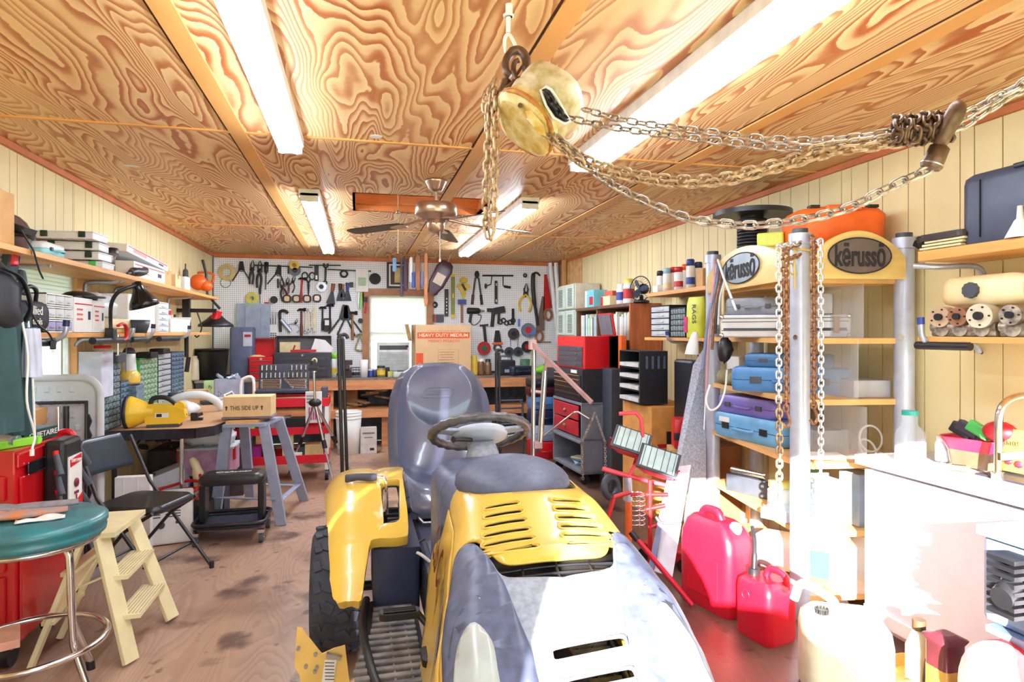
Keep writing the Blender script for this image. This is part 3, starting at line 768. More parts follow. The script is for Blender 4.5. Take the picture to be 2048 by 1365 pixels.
g=G();pl=[onface(a,b,.004) for a,b in((1050,222),(1062,220),(1088,250),(1092,272),(1078,268),(1060,245))];g.loft([pl,[p+fw*.015 for p in pl]],smooth=False);t.p('load_chain_guide',g,m_hy,world=True,bevel=.003)
g=G();q1=onface(1041,211,.01);g.cyl(q1-fw*.01,q1+fw*.004,.007);t.p('bolt',g,m_hook,world=True)
g=G();g.bar(at(1002,195,d=1.86),at(1062,150,d=1.90),.05,.035);g.bar(at(1004,200,d=1.88),at(1015,160,d=1.9),.025,.03);t.p('top_yoke',g,m_hook,world=True,bevel=.006)
g=G();g.cyl(at(1018,2,d=1.93),at(1018,34,d=1.93),.011,n=10);g.cyl(at(1017,30,d=1.93),at(1017,34,d=1.93),.017,n=10);g.cyl(at(1017,34,d=1.93),at(1016,66,d=1.93),.007,n=8);t.p('eye_bolt',g,m_wht,world=True)
g=G();g.tube(path([(1012,106,1.93),(1009,85,1.93),(1012,72,1.93),(1019,70,1.93),(1028,85,1.93),(1036,104,1.93)],4),.0055,8);t.p('shackle',g,m_wht,world=True)
g=G();g.tube(path([(1022,152,1.90),(1012,142,1.90),(1012,122,1.91),(1024,104,1.92),(1040,102,1.92),(1052,118,1.91),(1052,145,1.90),(1044,160,1.89)],5),[.012]*15+[.014]*15+[.010]*6,10);t.p('top_hook',g,m_hook,world=True)
g=G();g.tube(path([(1033,160,1.88),(1027,140,1.89),(1030,125,1.90),(1038,120,1.90)],4),.008,8);t.p('hook_latch',g,m_hook,world=True)
# chains running to the right
def chain_obj(name,label,cat,paths,mat,**k):
 g=G()
 for p in paths:chain(g,p,**k)
 o_=g.v[0].copy();g.v=[v-o_ for v in g.v]
 return one(name,label,cat,g,mat,o_,group=None)
chain_obj('chain','pair of fine steel hand chains running right from the hoist wheel to the hook','chain',
[path([(1166,218,1.86),(1230,236,1.82),(1300,249,1.78),(1428,266,1.70),(1519,277,1.65),(1618,282,1.60),(1700,276,1.55),(1800,262,1.50),(1860,254,1.48)]),
path([(1132,234,1.83),(1200,250,1.80),(1300,266,1.75),(1410,280,1.68),(1501,291,1.63),(1592,297,1.58),(1680,288,1.54),(1790,274,1.49),(1860,262,1.47)])],m_chain,L=.040,W=.024,r=.0031)
chain_obj('chain','two rusty load chains sagging together from the hoist body to the hook on the right','chain',
[path([(1068,240,1.81),(1120,280,1.80),(1190,326,1.77),(1300,352,1.72),(1373,359,1.68),(1453,353,1.64),(1519,335,1.61),(1585,317,1.58),(1643,296,1.55),(1740,284,1.51),(1850,266,1.47)]),
path([(1058,236,1.80),(1110,284,1.79),(1180,336,1.76),(1300,364,1.71),(1373,369,1.67),(1460,362,1.63),(1530,344,1.60),(1600,324,1.57),(1670,304,1.53),(1760,292,1.49),(1860,276,1.46)])],m_rust,L=.043,W=.028,r=.0042)
chain_obj('chain','rusty chain hanging lowest, from the hoist down to the hanging steel weight','chain',
[path([(1078,250,1.81),(1140,300,1.79),(1186,342,1.76),(1232,374,1.73),(1300,407,1.69),(1373,436,1.66),(1453,448,1.63),(1519,450,1.60),(1621,436,1.55),(1702,414,1.52),(1775,377,1.49),(1862,337,1.46)])],m_chain,L=.045,W=.029,r=.0043)
chain_obj('chain','doubled steel chain leaving the hook toward the upper right edge of the photo','chain',
[path([(1895,262,1.46),(1935,245,1.45),(1985,212,1.43),(2052,172,1.40),(2130,120,1.36)])+[Vector((1.95,.72,2.39))],path([(1900,250,1.44),(1940,226,1.43),(2000,192,1.41),(2060,160,1.38),(2130,108,1.35)])+[Vector((1.96,.74,2.39))]],m_chain,L=.046,W=.030,r=.0044)
chain_obj('chain','rusty chain loops hanging straight down left of the hoist body','chain',
[path([(990,160,1.88),(980,200,1.86),(976,300,1.86),(972,400,1.86),(974,462,1.86),(980,474,1.86)]),path([(1000,165,1.86),(992,200,1.84),(990,300,1.84),(988,400,1.84),(987,462,1.84),(980,476,1.85)]),
path([(985,170,1.9),(972,205,1.88),(974,235,1.87),(978,270,1.87)])],m_rust,L=.046,W=.028,r=.0045)
chain_obj('chain','knot of steel chain wrapped around the chain bundle beside the hook','chain',
[smooth_pts([at(cx+22*math.sin(a*1.0)*.35+(a/PI-3)*9,262-(cx-1800)*.12+24*math.cos(a),d=1.47-.035*math.sin(a)) for a in[i*PI/4 for i in range(26)]],2) for cx in(1812,1868)],m_hook,L=.040,W=.028,r=.0042)
t=T('grab_hook','heavy brown steel hook holding the chain bundle at the upper right','hook',at(1895,240,d=1.44))
g=G();g.tube(path([(1917,204,1.42),(1912,225,1.42),(1898,250,1.43),(1885,275,1.44),(1880,292,1.45)],5),[.010,.014,.017,.018,.019,.020,.020,.020,.020,.020,.020,.019,.019,.018,.018,.018,.018,.017,.016,.014,.012],12);t.p('shank',g,m_hook,world=True)
t=T('swivel_weight','cylindrical brown steel end weight hanging under the hook','weight',at(1872,318,d=1.455))
a_=at(1882,290,d=1.45);b_=at(1860,338,d=1.46)
g=G();g.tube([a_,a_.lerp(b_,.1),a_.lerp(b_,.9),b_],[.013,.021,.023,.020],18);bd=t.p('body',g,m_hook,world=True)
g=G();g.cyl(a_.lerp(b_,.78),a_.lerp(b_,.84),.0245,n=18);t.p('collar',g,m_steel,parent=bd,world=True)
# ceiling fan
FC=at(872,360,z=H);FX,FY=FC.x,FC.y
t=T('ceiling_fan','brushed nickel ceiling fan with dark blades in the middle of the ceiling','ceiling fan',(FX,FY,H))
m_nick=m('brushed nickel',(196,172,156),.28,metal=.9,var=.1)
m_blade=m('dark walnut blade',(58,44,40),.4,var=.25,scale=10)
g=G();g.lathe([(0,0),(.068,0),(.072,-.012),(.064,-.022),(.052,-.05),(.038,-.072),(.03,-.078),(0,-.08)]);t.p('canopy',g,m_nick)
g=G();g.cyl((0,0,-.07),(0,0,-.16),.011,n=10);t.p('downrod',g,m_nick)
g=G();g.lathe([(0,-.150),(.04,-.152),(.13,-.160),(.135,-.168),(.135,-.225),(.128,-.235),(.09,-.25),(.085,-.262),(0,-.262)],n=32);t.p('motor_housing',g,m_nick)
g=G();g.lathe([(0,-.262),(.060,-.262),(.056,-.30),(.05,-.335),(.03,-.345),(0,-.346)],n=24);t.p('switch_housing',g,m_nick)
for a,tip in((-64,.62),(8,.64),(74,.62),(146,.66)):
 c,s_=math.cos(math.radians(a)),math.sin(math.radians(a));R_=rot(0,0,a)
 g=G();g.prism([(-.012,-.055),(.1,-.066),(.36,-.07),(.40,-.055),(.41,0),(.40,.055),(.36,.07),(.1,.066),(-.012,.055)],-.003,.003,M=R_@tr(.25,0,-.283)@rot(13 if a!=146 else 4,3,0))
 bl=t.p('blade',g,m_blade,bevel=.002)
 g=G();P=[R_@Vector(q) for q in((.08,0,-.255),(.14,.008,-.262),(.20,.0,-.276),(.30,0,-.280))]
 g.tube(P,[.011,.009,.008,.007],6);g.prism(ell(.06,.04,12),0,.005,M=R_@tr(.28,0,-.294)@rot(13 if a!=146 else 4,3,0));t.p('blade_arm',g,m_nick,parent=bl)
pz=at(876,522,d=4.15).z-H
g=G();g.cyl((.02,-.04,-.34),(.02,-.04,pz),.0022,n=5);pc_=t.p('pull_chain',g,m_wht)
g=G();g.lathe([(0,.012),(.006,.006),(.008,-.01),(0,-.014)],c=(.02,-.04,pz),n=10);t.p('pull_knob',g,m_wht,parent=pc_)
q=at(796,424,d=4.55)
t=T('pull_cord','thin pale pull cord hanging from the attic hatch, left of the ceiling fan','pull cord',(q.x,q.y,H+.10))
zb=at(801,508,d=4.55).z-H-.10
g=G();g.cyl((0,0,0),(0,0,zb),.0035,n=6);t.p('cord',g,m('pale cord',(232,196,160),.7))
g=G();g.lathe([(0,.015),(.012,.005),(.016,-.012),(0,-.015)],c=(0,0,q.z-H-.1),n=12);t.p('cord_bell',g,m_steel)
t=T('ceiling_hook','steel eye hook in the ceiling holding the far end of the doubled chain','hook',(1.95,.72,H));g=G();g.cyl((0,0,0),(0,0,-.02),.008);g.torus((0,0,-.04),.02,.005,M=rot(90,0,0),n=16);t.p('eye',g,m_steel)
# ---------------- shared builders ----------------
m_card=m('brown cardboard',(206,160,104),.75,var=.06)
m_card2=m('light cardboard',(232,200,150),.75,var=.05)
m_tape=m('packing tape',(196,150,96),.3)
m_ink=m('black ink',(40,36,40),.7)
m_grey=m('grey plastic',(150,154,162),.5)
m_dgrey=m('dark grey plastic',(66,70,80),.5)
m_blue=m('blue plastic case',(74,130,188),.4,var=.06)
m_purp=m('purple plastic case',(126,112,190),.4,var=.06)
m_teal=m('teal plastic',(40,168,160),.35)
m_pine=m('pine board',(226,176,108),.5,var=.15,scale=5,stretch=(1,.25,1))
m_pineY=m('pine shelf board',(222,160,92),.5,var=.16,scale=5,stretch=(4,.5,4))
m_clear=m('clear plastic',(226,230,236),.15,alpha=.28,var=.05)
m_frost=m('milky plastic',(232,236,240),.35,alpha=.85,var=.05)
m_green=m('green plastic',(76,190,90),.4)
m_lime=m('lime green',(140,220,60),.4)
m_orange=m('orange plastic',(238,104,38),.38,var=.06)
m_cream=m('cream plastic',(236,220,176),.45,var=.06)
m_navy=m('navy plastic',(34,44,84),.4)
m_galv=m('galvanised pipe',(182,190,206),.32,metal=.55,var=.08,scale=30)
m_brownw=m('brown wood',(150,96,60),.55,var=.2,scale=6)
m_foam=m('white foam',(242,242,240),.8,var=.03)
m_bluel=m('light blue plastic',(150,220,236),.4)
def carton(label,w,d,h,loc,rz,mat=None,marks=(),flaps=False,tape=True,group=None,name='cardboard_box',r=None):
 mat=mat or m_card
 t=T(name,label,'box',loc,rz,group,r=r)
 g=G();g.box((0,0,h/2),(w,d,h));b=t.p('body',g,mat,bevel=.003)
 if tape:
  g=G();g.box((0,0,h+.0008),(w,.045,.0016));g.box((0,-d/2-.0008,h*.86),(.045,.0016,h*.28));t.p('tape',g,m_tape)
 for(mt,x,z,ww,hh) in marks:
  g=G();g.box((x,-d/2-.0012,z),(ww,.002,hh));t.p('printed_mark',g,mt)
 if flaps:
  g=G()
  for s in(-1,1):g.box((s*(w/2+.03),0,h-.01+.0),(.004,d*.95,.09),r=(0,s*40,0))
  t.p('flap',g,mat)
 return t
def organizer(label,w,d,h,cols,rows,loc,rz,frame,drw,cat='parts organizer',big=None,group=None,name='parts_organizer'):
 t=T(name,label,cat,loc,rz,group)
 g=G();th=.006
 g.box((0,d/2-.003,h/2),(w,.006,h));g.box((-w/2+th/2,0,h/2),(th,d,h));g.box((w/2-th/2,0,h/2),(th,d,h));g.box((0,0,th/2),(w,d,th));g.box((0,0,h-th/2),(w,d,th))
 ch=(h-2*th)/rows;cw=(w-2*th)/cols
 for i in range(1,rows):g.box((0,0,th+i*ch),(w-.004,d-.01,.004))
 for i in range(1,cols):g.box((-w/2+th+i*cw,0,h/2),(.004,d-.01,h-.006))
 t.p('cabinet_frame',g,frame)
 g0=G();g0.box((0,-.003,ch*.44),(cw-.008,d-.012,ch*.82))
 me=None
 for i in range(rows):
  for j in range(cols):
   o=t.p('drawer',g0,drw) if me is None else bpy.data.objects.new('drawer',me)
   if me is None:me=o.data;g1=G();g1.box((0,-d/2-.001,ch*.32),(cw*.42,.010,.006));pm=g1.mesh('pull',drw)
   else:C.objects.link(o);o.parent=t.o
   o.location=(-w/2+th+cw*(j+.5),-.004,th+i*ch+.003)
   k=bpy.data.objects.new('pull',pm);C.objects.link(k);k.parent=o
 return t
def jar(label,r,h,loc,glass,lid,cat='jar',name='jar',lidk=.8,cont=None,group=None,labelm=None):
 t=T(name,label,cat,loc,0,group)
 g=G();g.lathe([(0,0),(r*.95,0),(r,.01*h/.1),(r,h*.72),(r*.8,h*.80),(r*lidk*.95,h*.84)],n=18);t.p('body',g,glass)
 g=G();g.lathe([(r*lidk,h*.82),(r*lidk,h),(0,h)],n=18);t.p('lid',g,lid)
 if cont:
  g=G();g.cyl((0,0,.003),(0,0,h*.5),r*.9);t.p('contents',g,cont)
 if labelm:
  g=G();g.lathe([(r*1.01,h*.2),(r*1.01,h*.6)],n=18);t.p('label',g,labelm)
 return t
def spray(label,loc,r,h,body,cap,band=None,group='spray cans and bottles on the right shelf',domed=True):
 t=T('spray_can',label,'spray can',loc,rnd.uniform(0,90),group)
 g=G();g.lathe([(0,0),(r,0),(r,h*.74),(r*.85,h*.79),(r*.5,h*.82),(0,h*.82)],n=18);t.p('can_body',g,body)
 g=G();g.lathe([(0,h*.79),(r*.92,h*.77),(r*.92,h*.96),(r*.75,h),(0,h)],n=18);t.p('cap',g,cap)
 if band:
  g=G();g.lathe([(r*1.01,h*.14),(r*1.01,h*.38)],n=18);t.p('label',g,band)
 return t
def carry_case(label,w,d,h,loc,rz,mat,mat2=None,latch=None,cat='tool case',group=None,name='tool_case',r=None,lab=None,feet=False):
 """moulded tool case lying flat, latches and handle on the front"""
 t=T(name,label,cat,loc,rz,group,r=r)
 rr=min(w,d)*.14
 def rg(k,z):return[(a*k,b*k,z) for a,b in rrect(w,d,rr,4)]
 g=G();g.loft([rg(.93,0),rg(.985,h*.06),rg(1,h*.3),rg(1,h*.47)]);t.p('lower_shell',g,mat)
 g=G();g.loft([rg(1,h*.50),rg(1,h*.74),rg(.985,h*.93),rg(.93,h)]);t.p('upper_shell',g,mat2 or mat)
 g=G();g.loft([rg(.985,h*.46),rg(.985,h*.51)]);t.p('seam',g,m_dgrey)
 for s in(-1,1):
  g=G();g.box((s*w*.28,-d/2-.004,h*.5),(w*.10,.010,h*.26));t.p('latch',g,latch or m_dgrey,bevel=.002)
 g=G();g.tube([(-w*.13,-d/2,h*.45),(-w*.12,-d/2-.025,h*.45),(w*.12,-d/2-.025,h*.45),(w*.13,-d/2,h*.45)],min(.009,h*.08),8);t.p('handle',g,mat)
 if lab:
  g=G();g.box((-w*.30,-d/2-.003,h*.74),(w*.16,.004,h*.2));lb=t.p('label',g,m_wht)
 return t
def tube_bracket(label,y,z,x,side,mat=None,cap=None,reach=.30,cat='bracket',drop=.13,up=.06,group=None):
 """bent pipe shelf bracket: along under the shelf, turned up at the front with a plastic cap"""
 s=side
 t=T('pipe_bracket',label,cat,(x,y,z),0,group)
 g=G();g.tube(smooth_pts([(0,0,-drop),(0,0,-.05),(s*.03,0,-.018),(s*.08,0,-.012),(s*(reach-.06),0,-.012),(s*(reach-.01),0,0),(s*(reach+.015),0,.03),(s*(reach+.02),0,up)],5),.013,10);t.p('pipe',g,mat or m_galv)
 if cap:
  g=G();g.cyl((s*(reach+.018),0,up-.025),(s*(reach+.021),0,up+.006),.0155,n=12);t.p('end_cap',g,cap)
 return t
def heap(g,n,c,s,seed,kinds=('box','cyl')):
 r=random.Random(seed)
 for i in range(n):
  p=(c[0]+r.uniform(-1,1)*s[0],c[1]+r.uniform(-1,1)*s[1],c[2]+r.uniform(0,1)*s[2])
  if r.choice(kinds)=='box':g.box(p,(r.uniform(.02,.09),r.uniform(.02,.06),r.uniform(.01,.03)),r=(r.uniform(-40,40),r.uniform(-40,40),r.uniform(0,180)))
  else:
   a=Vector(p);d=Vector((r.uniform(-1,1),r.uniform(-1,1),r.uniform(-.4,.4))).normalized()*r.uniform(.03,.08);g.cyl(a-d,a+d,r.uniform(.005,.014),n=8)
 return g
 # ---------------- left wall shelves ----------------
US,LS=1.80,1.425
def LY(px,dx=.30):return at(px,667,x=XL+dx).y
def LM(a,b,dx=.30):return(LY(a,dx)+LY(b,dx))/2 # shelf tops
g=G();g.box((XL+.17,4.95,US-.014),(.32,4.7,.028));us=one('upper_shelf','long pine wall shelf along the left wall, the upper of the two','shelf',g,m_pineY,bevel=.003)
g=G();g.box((XL+.155,4.2,LS-.015),(.29,1.60,.026));one('lower_shelf','lower pine shelf on the left wall under the window blind, nearer length','shelf',g,m_pineY,bevel=.003)
g=G();g.box((XL+.155,6.05,LS-.010),(.29,2.05,.028));one('lower_shelf','lower pine shelf on the left wall beyond the desk lamp, farther length','shelf',g,m_pineY,bevel=.003)
for i,(px,lab) in enumerate(((4,'near the window under the upper left shelf'),(172,'at the window edge under the upper left shelf'),(232,'beside the desk lamp under the upper left shelf'),(338,'near the far end under the upper left shelf'))):
 u=at(px,600,x=XL+.02);tube_bracket('grey bent pipe bracket '+lab,u.y,US-.028,XL+.015,1,reach=.20,drop=.30,up=-.001 if 0 else .0-.013)
for px,cp,lab in((126,m_navy,'with dark blue cap below the clear drawers on the left wall'),(262,m_navy,'with navy cap beside the red clamp on the left wall'),(302,m_blk,'with black cap below the white boxes on the left wall'),(375,m_blk,'with black cap at the far end of the lower left shelf')):
 u=at(px,660,x=XL+.33);tube_bracket('grey pipe bracket '+lab,u.y,LS-.030,XL+.015,1,cap=cp,reach=.31,drop=.05,up=.085)
for px0,px1,lab in((60,105,'nearest'),(185,255,'middle'),(262,290,'small'),(318,356,'farthest')):
 a=at(px0,678,x=XL+.33);b=at(px1,678,x=XL+.33)
 g=G();g.cyl((0,-(b.y-a.y)/2,0),(0,(b.y-a.y)/2,0),.020,n=12)
 one('foam_sleeve','%s black foam pipe sleeve along the front of the lower left shelf'%{'nearest':'short, thick','middle':'long','small':'small','farthest':'far'}[lab],'pipe sleeve',g,m_blk,(XL+.33,(a.y+b.y)/2,LS-.048))
 # on the upper left shelf
q=at(20,470,x=XL+.25)
carton('brown cardboard box with white shipping label at the near end of the upper left shelf',.20,.26,.24,(XL+.18,LM(0,40)-.05,US),0,marks=((m_wht,.02,.06,.10,.09),(m_wht,.0,.17,.05,.07)))
t=T('hard_hat_case','dark visor helmet lying on the upper left shelf beside the cardboard box','helmet',(XL+.17,LM(44,92),US+.075))
g=G();g.sph((0,0,0),(.11,.13,.11),20);t.p('shell',g,m('smoky visor plastic',(90,72,72),.2,var=.2))
g=G();g.torus((0,0,.0),.115,.012,n=30,sy=1.15);g.box((.11,-.05,.02),(.05,.12,.03),r=(0,20,0));t.p('trim_rim',g,m_blk)
g=G();g.tube([(.13,-.12,.01),(.17,-.10,-.08),(.18,-.07,-.17),(.185,-.05,-.2)],.016,6,flat=.25);t.p('chin_strap',g,m_blk)
t=carry_case('light blue flat plastic case on the upper left shelf right of the helmet',.22,.24,.065,(XL+.19,LM(95,122),US),90,m_bluel,m_frost)
# the stacked clear cases
stack=[(LY(200),0,.22,.29,.045),(LY(196),.047,.22,.28,.05),(LY(190),.099,.20,.29,.05),(LY(182),.151,.22,.30,.048)]
labs=['clear compartment case at the bottom of the stack on the upper left shelf','second clear compartment case from the bottom of the stack on the upper left shelf','clear compartment case with red insert, third up in the stack on the upper left shelf','topmost clear compartment case with two dark latches on the upper left shelf']
for i,(y,dz,a,b,h) in enumerate(stack):
 t=T('compartment_case',labs[i],'parts case',(XL+.165,y+.1,US+dz),(1,-2,3,-3)[i],'clear compartment cases stacked on the upper left shelf')
 g=G();g.box((0,0,h/2),(b,a-.03,h-.004));cs=t.p('case_body',g,m_frost,bevel=.005)
 g=G();g.box((0,0,h-.006),(b+.008,a-.022,.008));t.p('lid',g,m_frost,bevel=.003)
 g=G()
 for k in range(-2,3):g.box((k*b/5.5,0,h*.45),(.003,a-.032,h*.85))
 t.p('divider',g,m_wht,parent=cs)
 for s in(-1,1):
  g=G();g.box((s*b*.32,-(a-.03)/2-.005,h*.6),(.035,.009,h*.7));t.p('latch',g,m_green if i==0 else m('black green latch',(20,48,40),.4),bevel=.002)
 if i==2:g=G();g.box((0,-(a-.03)/2+.006,h*.4),(.1,.004,h*.3));t.p('insert',g,m_red)
t=T('flashlight','short silver flashlight standing on its tail on the upper left shelf','flashlight',(XL+.27,LY(234),US))
g=G();g.lathe([(0,0),(.02,0),(.02,.09),(.032,.12),(.036,.125),(0,.125)],n=16);t.p('barrel',g,m_steel)
g=G();g.lathe([(.037,.12),(.038,.15),(.03,.155),(0,.155)],n=16);t.p('head',g,m_blk)
def mailer(label,w,d,h,loc,rz,r=None):
 t=T('mailing_box',label,'box',loc,rz,None,r=r)
 g=G();g.box((0,0,h/2),(w,d,h));t.p('body',g,m_wht,bevel=.002)
 g=G();g.box((0,-d/2-.001,h*.82),(w*.94,.002,.006));g.box((w/2+.001,0,h*.82),(.002,d*.94,.006));t.p('red_stripe',g,m_red)
 g=G();g.box((w*.3,-d/2-.0015,h*.5),(w*.12,.002,h*.25));t.p('postal_mark',g,m_navy)
 g=G()
 for k in range(3):g.box((-w*.22,-d/2-.0015,h*(.38+.14*k)),(w*.3,.002,h*.05))
 t.p('red_lettering',g,m('soft red print',(214,90,90),.6))
 return t
mailer('white mailing box with a red stripe lying under another on the upper left shelf',LY(330)-LY(268),.26,.11,(XL+.17,LM(268,330),US),90)
mailer('white mailing box with a red stripe tilted on top at the upper left shelf',LY(335)-LY(262),.24,.05,(XL+.17,LM(262,335),US+.145),90,r=(4,4,88))
t=T('umbrella','folded black umbrella bundle lying in front of the white mailing boxes','umbrella',(XL+.31,LM(240,300),US+.0),0)
g=G();g.tube(smooth_pts([(0,-.14,.02),(-.01,-.05,.035),(0,.08,.045),(-.01,.2,.07)],4),[.018]*4+[.030]*4+[.028]*4+[.012],10);t.p('canopy',g,m_blk)
g=G();g.cyl((0,-.2,.01),(0,-.13,.02),.009);t.p('handle',g,m_dgrey)
carton('small open brown cardboard box near the far end of the upper left shelf',.20,.18,.13,(XL+.19,LM(326,356),US),90,flaps=False)
carton('small tan cardboard box beyond the open one on the upper left shelf',.16,.16,.12,(XL+.19,LM(357,371),US),90,mat=m_card2)
g=G();g.prism(rrect(.14,.16,.02),0,.13);one('plastic_tub','white plastic tub at the far end of the upper left shelf','tub',g,m_frost,(XL+.20,LM(376,392),US),solid=0)
t=T('umbrella','slim folded black umbrella standing against the left wall near the pegboard','umbrella',(XL+.06,at(371,520,x=XL+.06).y,US))
g=G();g.tube([(0,0,0),(.0,0,.05),(0,0,.26),(0,0,.28)],[.010,.032,.026,.008],10);t.p('canopy',g,m_dgrey)
g=G();g.cyl((0,0,.27),(0,0,.33),.006);t.p('tip',g,m_blk)
# string trimmer (orange) hung at the corner
t=T('string_trimmer','orange and black string trimmer hanging at the far end of the left wall','string trimmer',at(415,590,y=7.3))
def L3(px,py,y):return at(px,py,y=y)
g=G();c=L3(397,565,7.25);g.sph(tuple(c),(.09,.07,.085),16);g.sph(tuple(L3(412,572,7.25)),(.07,.06,.06),14);t.p('motor_head',g,m_orange,world=True)
g=G();g.tube([L3(405,520,7.25),L3(412,545,7.25),L3(415,590,7.25),L3(440,618,7.25)],.014,8);t.p('shaft',g,m_blk,world=True)
g=G();g.tube(path([(392,560,7.2),(392,548,7.2),(405,545,7.2),(424,548,7.2),(428,556,7.2),(420,572,7.2)],4),.013,8);t.p('loop_handle',g,m_orange,world=True)
g=G();g.lathe([(0,.06),(.05,.05),(.10,.0),(.17,-.05),(.175,-.075),(0,-.075)],c=tuple(L3(432,640,7.25)),n=24);t.p('guard',g,m_blk,world=True)
g=G();g.cyl(L3(436,622,7.2),L3(430,640,7.2),.045);t.p('collar',g,m_red,world=True)
g=G();g.tube(path([(430,628,7.15),(436,650,7.15),(446,658,7.15),(440,640,7.15)],4),.006,6);t.p('white_cord',g,m_wht,world=True)
t=T('pole_saw','black pole tool hanging vertically between the left shelves and the pegboard','pole tool',(at(373,620,y=7.0).x,7.0,1.38))
a_=at(374,610,y=7.0);g=G();g.box((0,0,.24),(.07,.06,.30));g.cyl((0,0,-.2),(0,0,.1),.02);g.cyl((-.12,0,.27),(.28,0,.27),.02);g.cyl((0,0,-.35),(.02,0,-.2),.022);t.p('body',g,m_blk,bevel=.006)
g=G();g.tube(smooth_pts([(.1,0,.25),(.14,0,.1),(.10,0,.0),(.06,0,.05)],5),.007,6);t.p('cable',g,m_blk)
# on the lower left shelf
t=T('backpack','black fabric bag hanging over the near end of the lower left shelf','bag',(XL+.36,2.90,1.44));t.o.scale=(.85,.85,.9)
g=G();g.loft([[(a*1.0*k+ox,b*k+oy,z) for a,b in ell(.12,.14,16)] for k,z,ox,oy in((.45,.0,.05,0),(.85,.03,.03,0),(1.0,.10,0,0),(.95,.18,0,.02),(.75,.26,-.02,.02),(.45,.31,-.03,.02))]);t.p('bag_body',g,m('black nylon',(26,27,34),.6,var=.3,scale=14,bump=.3))
g=G();g.tube(smooth_pts([(.08,-.05,.26),(.11,.06,.22),(.13,.10,.1),(.10,.11,.03)],5),.014,6,flat=.3);t.p('strap',g,m_blk)
t=T('tool_bag','black duffel tool bag with white lettering on the lower left shelf','bag',(XL+.18,LM(45,92)-.02,LS))
g=G();g.loft([[(a*k,y,.075+b*k) for a,b in rrect(.25,.15,.05,4)] for y,k in((-.17,.8),(-.15,1),(.15,1),(.17,.8))]);t.p('bag_body',g,m('black tool bag fabric',(32,34,44),.65,var=.3,scale=20,bump=.2))
t.text('allied',.06,m_wht,(.128,.02,.10),(90,0,90));t.text('tools',.045,m_wht,(.128,.03,.05),(90,0,90))
g=G();g.tube(smooth_pts([(.08,-.1,.14),(.1,0,.21),(.1,.08,.20),(.08,.12,.14)],5),.010,6);t.p('carry_handle',g,m_blk)
t=T('glove_bundle','black and red work gloves hanging in front of the left window blind','gloves',(XL+.24,LM(38,62),LS+.17))
g=G();g.box((0,0,.12),(.04,.10,.20),r=(0,6,4));g.box((.02,.07,.06),(.03,.06,.12),r=(0,-8,14));t.p('glove',g,m('charcoal glove fabric',(46,60,70),.7),bevel=.012)
g=G();g.box((.02,-.02,.17),(.03,.05,.08));t.p('cuff',g,m_red,bevel=.006)
g=G();g.tube(smooth_pts([(0,-.05,.19),(.02,-.03,.27),(.02,.04,.27),(0,.08,.2)],5),.007,6);t.p('loop',g,m_blk)
for i,(y,z,mat,lab) in enumerate(((LM(97,150),0,m('lavender drawers',(176,176,220),.35,alpha=.9),'bottom'),(LM(97,150),.066,m_frost,'middle'),(LM(97,150),.132,m_frost,'top'))):
 organizer('clear plastic drawer box beside the tool bag, %s of its stack on the shelf'%lab,LY(150)-LY(97),.20,.062,3,1,(XL+.19,y,LS+z),90,m_wht,mat,group='clear drawer boxes on the lower left shelf')
mailer('white mailing box with red stripe on the lower left shelf, left of the desk lamp',LY(189)-LY(153),.22,.19,(XL+.18,LM(153,189),LS),90)
mailer('white mailing box behind the desk lamp arm on the lower left shelf',LY(213)-LY(191),.22,.185,(XL+.18,LM(191,213),LS),90)
t=T('hat','black flat cap lying on the white mailing boxes on the lower left shelf','cap',(XL+.2,LM(180,213),LS+.20))
g=G();g.sph((0,0,.0),(.09,.12,.04),16);t.p('crown',g,m_blk);g=G();g.prism(ell(.06,.1,16,.07,0),.0,.008);t.p('brim',g,m_blk)
# desk lamp
t=T('desk_lamp','black gooseneck desk lamp clamped to the lower left shelf','lamp',(XL+.33,LY(221,.33),LS))
yb=LY(221,.33)
P_=[at(222,668,x=XL+.33),at(221,640,x=XL+.33),at(222,612,x=XL+.35),at(230,592,x=XL+.38),at(245,580,x=XL+.42),at(270,571,x=XL+.46)]
g=G();g.tube(smooth_pts(P_,5),.011,8);t.p('gooseneck',g,m_blk,world=True)
LQ=at(281,590,x=XL+.48)
g=G();g.lathe([(0,.085),(.025,.08),(.030,.05),(.034,.03),(.05,.0),(.075,-.04),(.085,-.075),(.080,-.075),(.07,-.045),(.03,.02),(0,.03)],c=tuple(LQ),n=24,M=rot(12,-14,0));sh=t.p('lamp_shade',g,m('glossy black enamel',(22,22,26),.2),world=True)
g=G();g.lathe([(0,-.068),(.078,-.068)],c=tuple(LQ),n=24,M=rot(12,-14,0));t.p('shade_lining',g,m_wht,parent=sh,world=True)
g=G();g.sph((LQ.x,LQ.y,LQ.z-.02),.028,12);t.p('bulb',g,m_wht,parent=sh,world=True)
g=G();g.box((0,P_[0].y-yb,-.01),(.05,.05,.07));t.p('clamp',g,m_blk,bevel=.005)
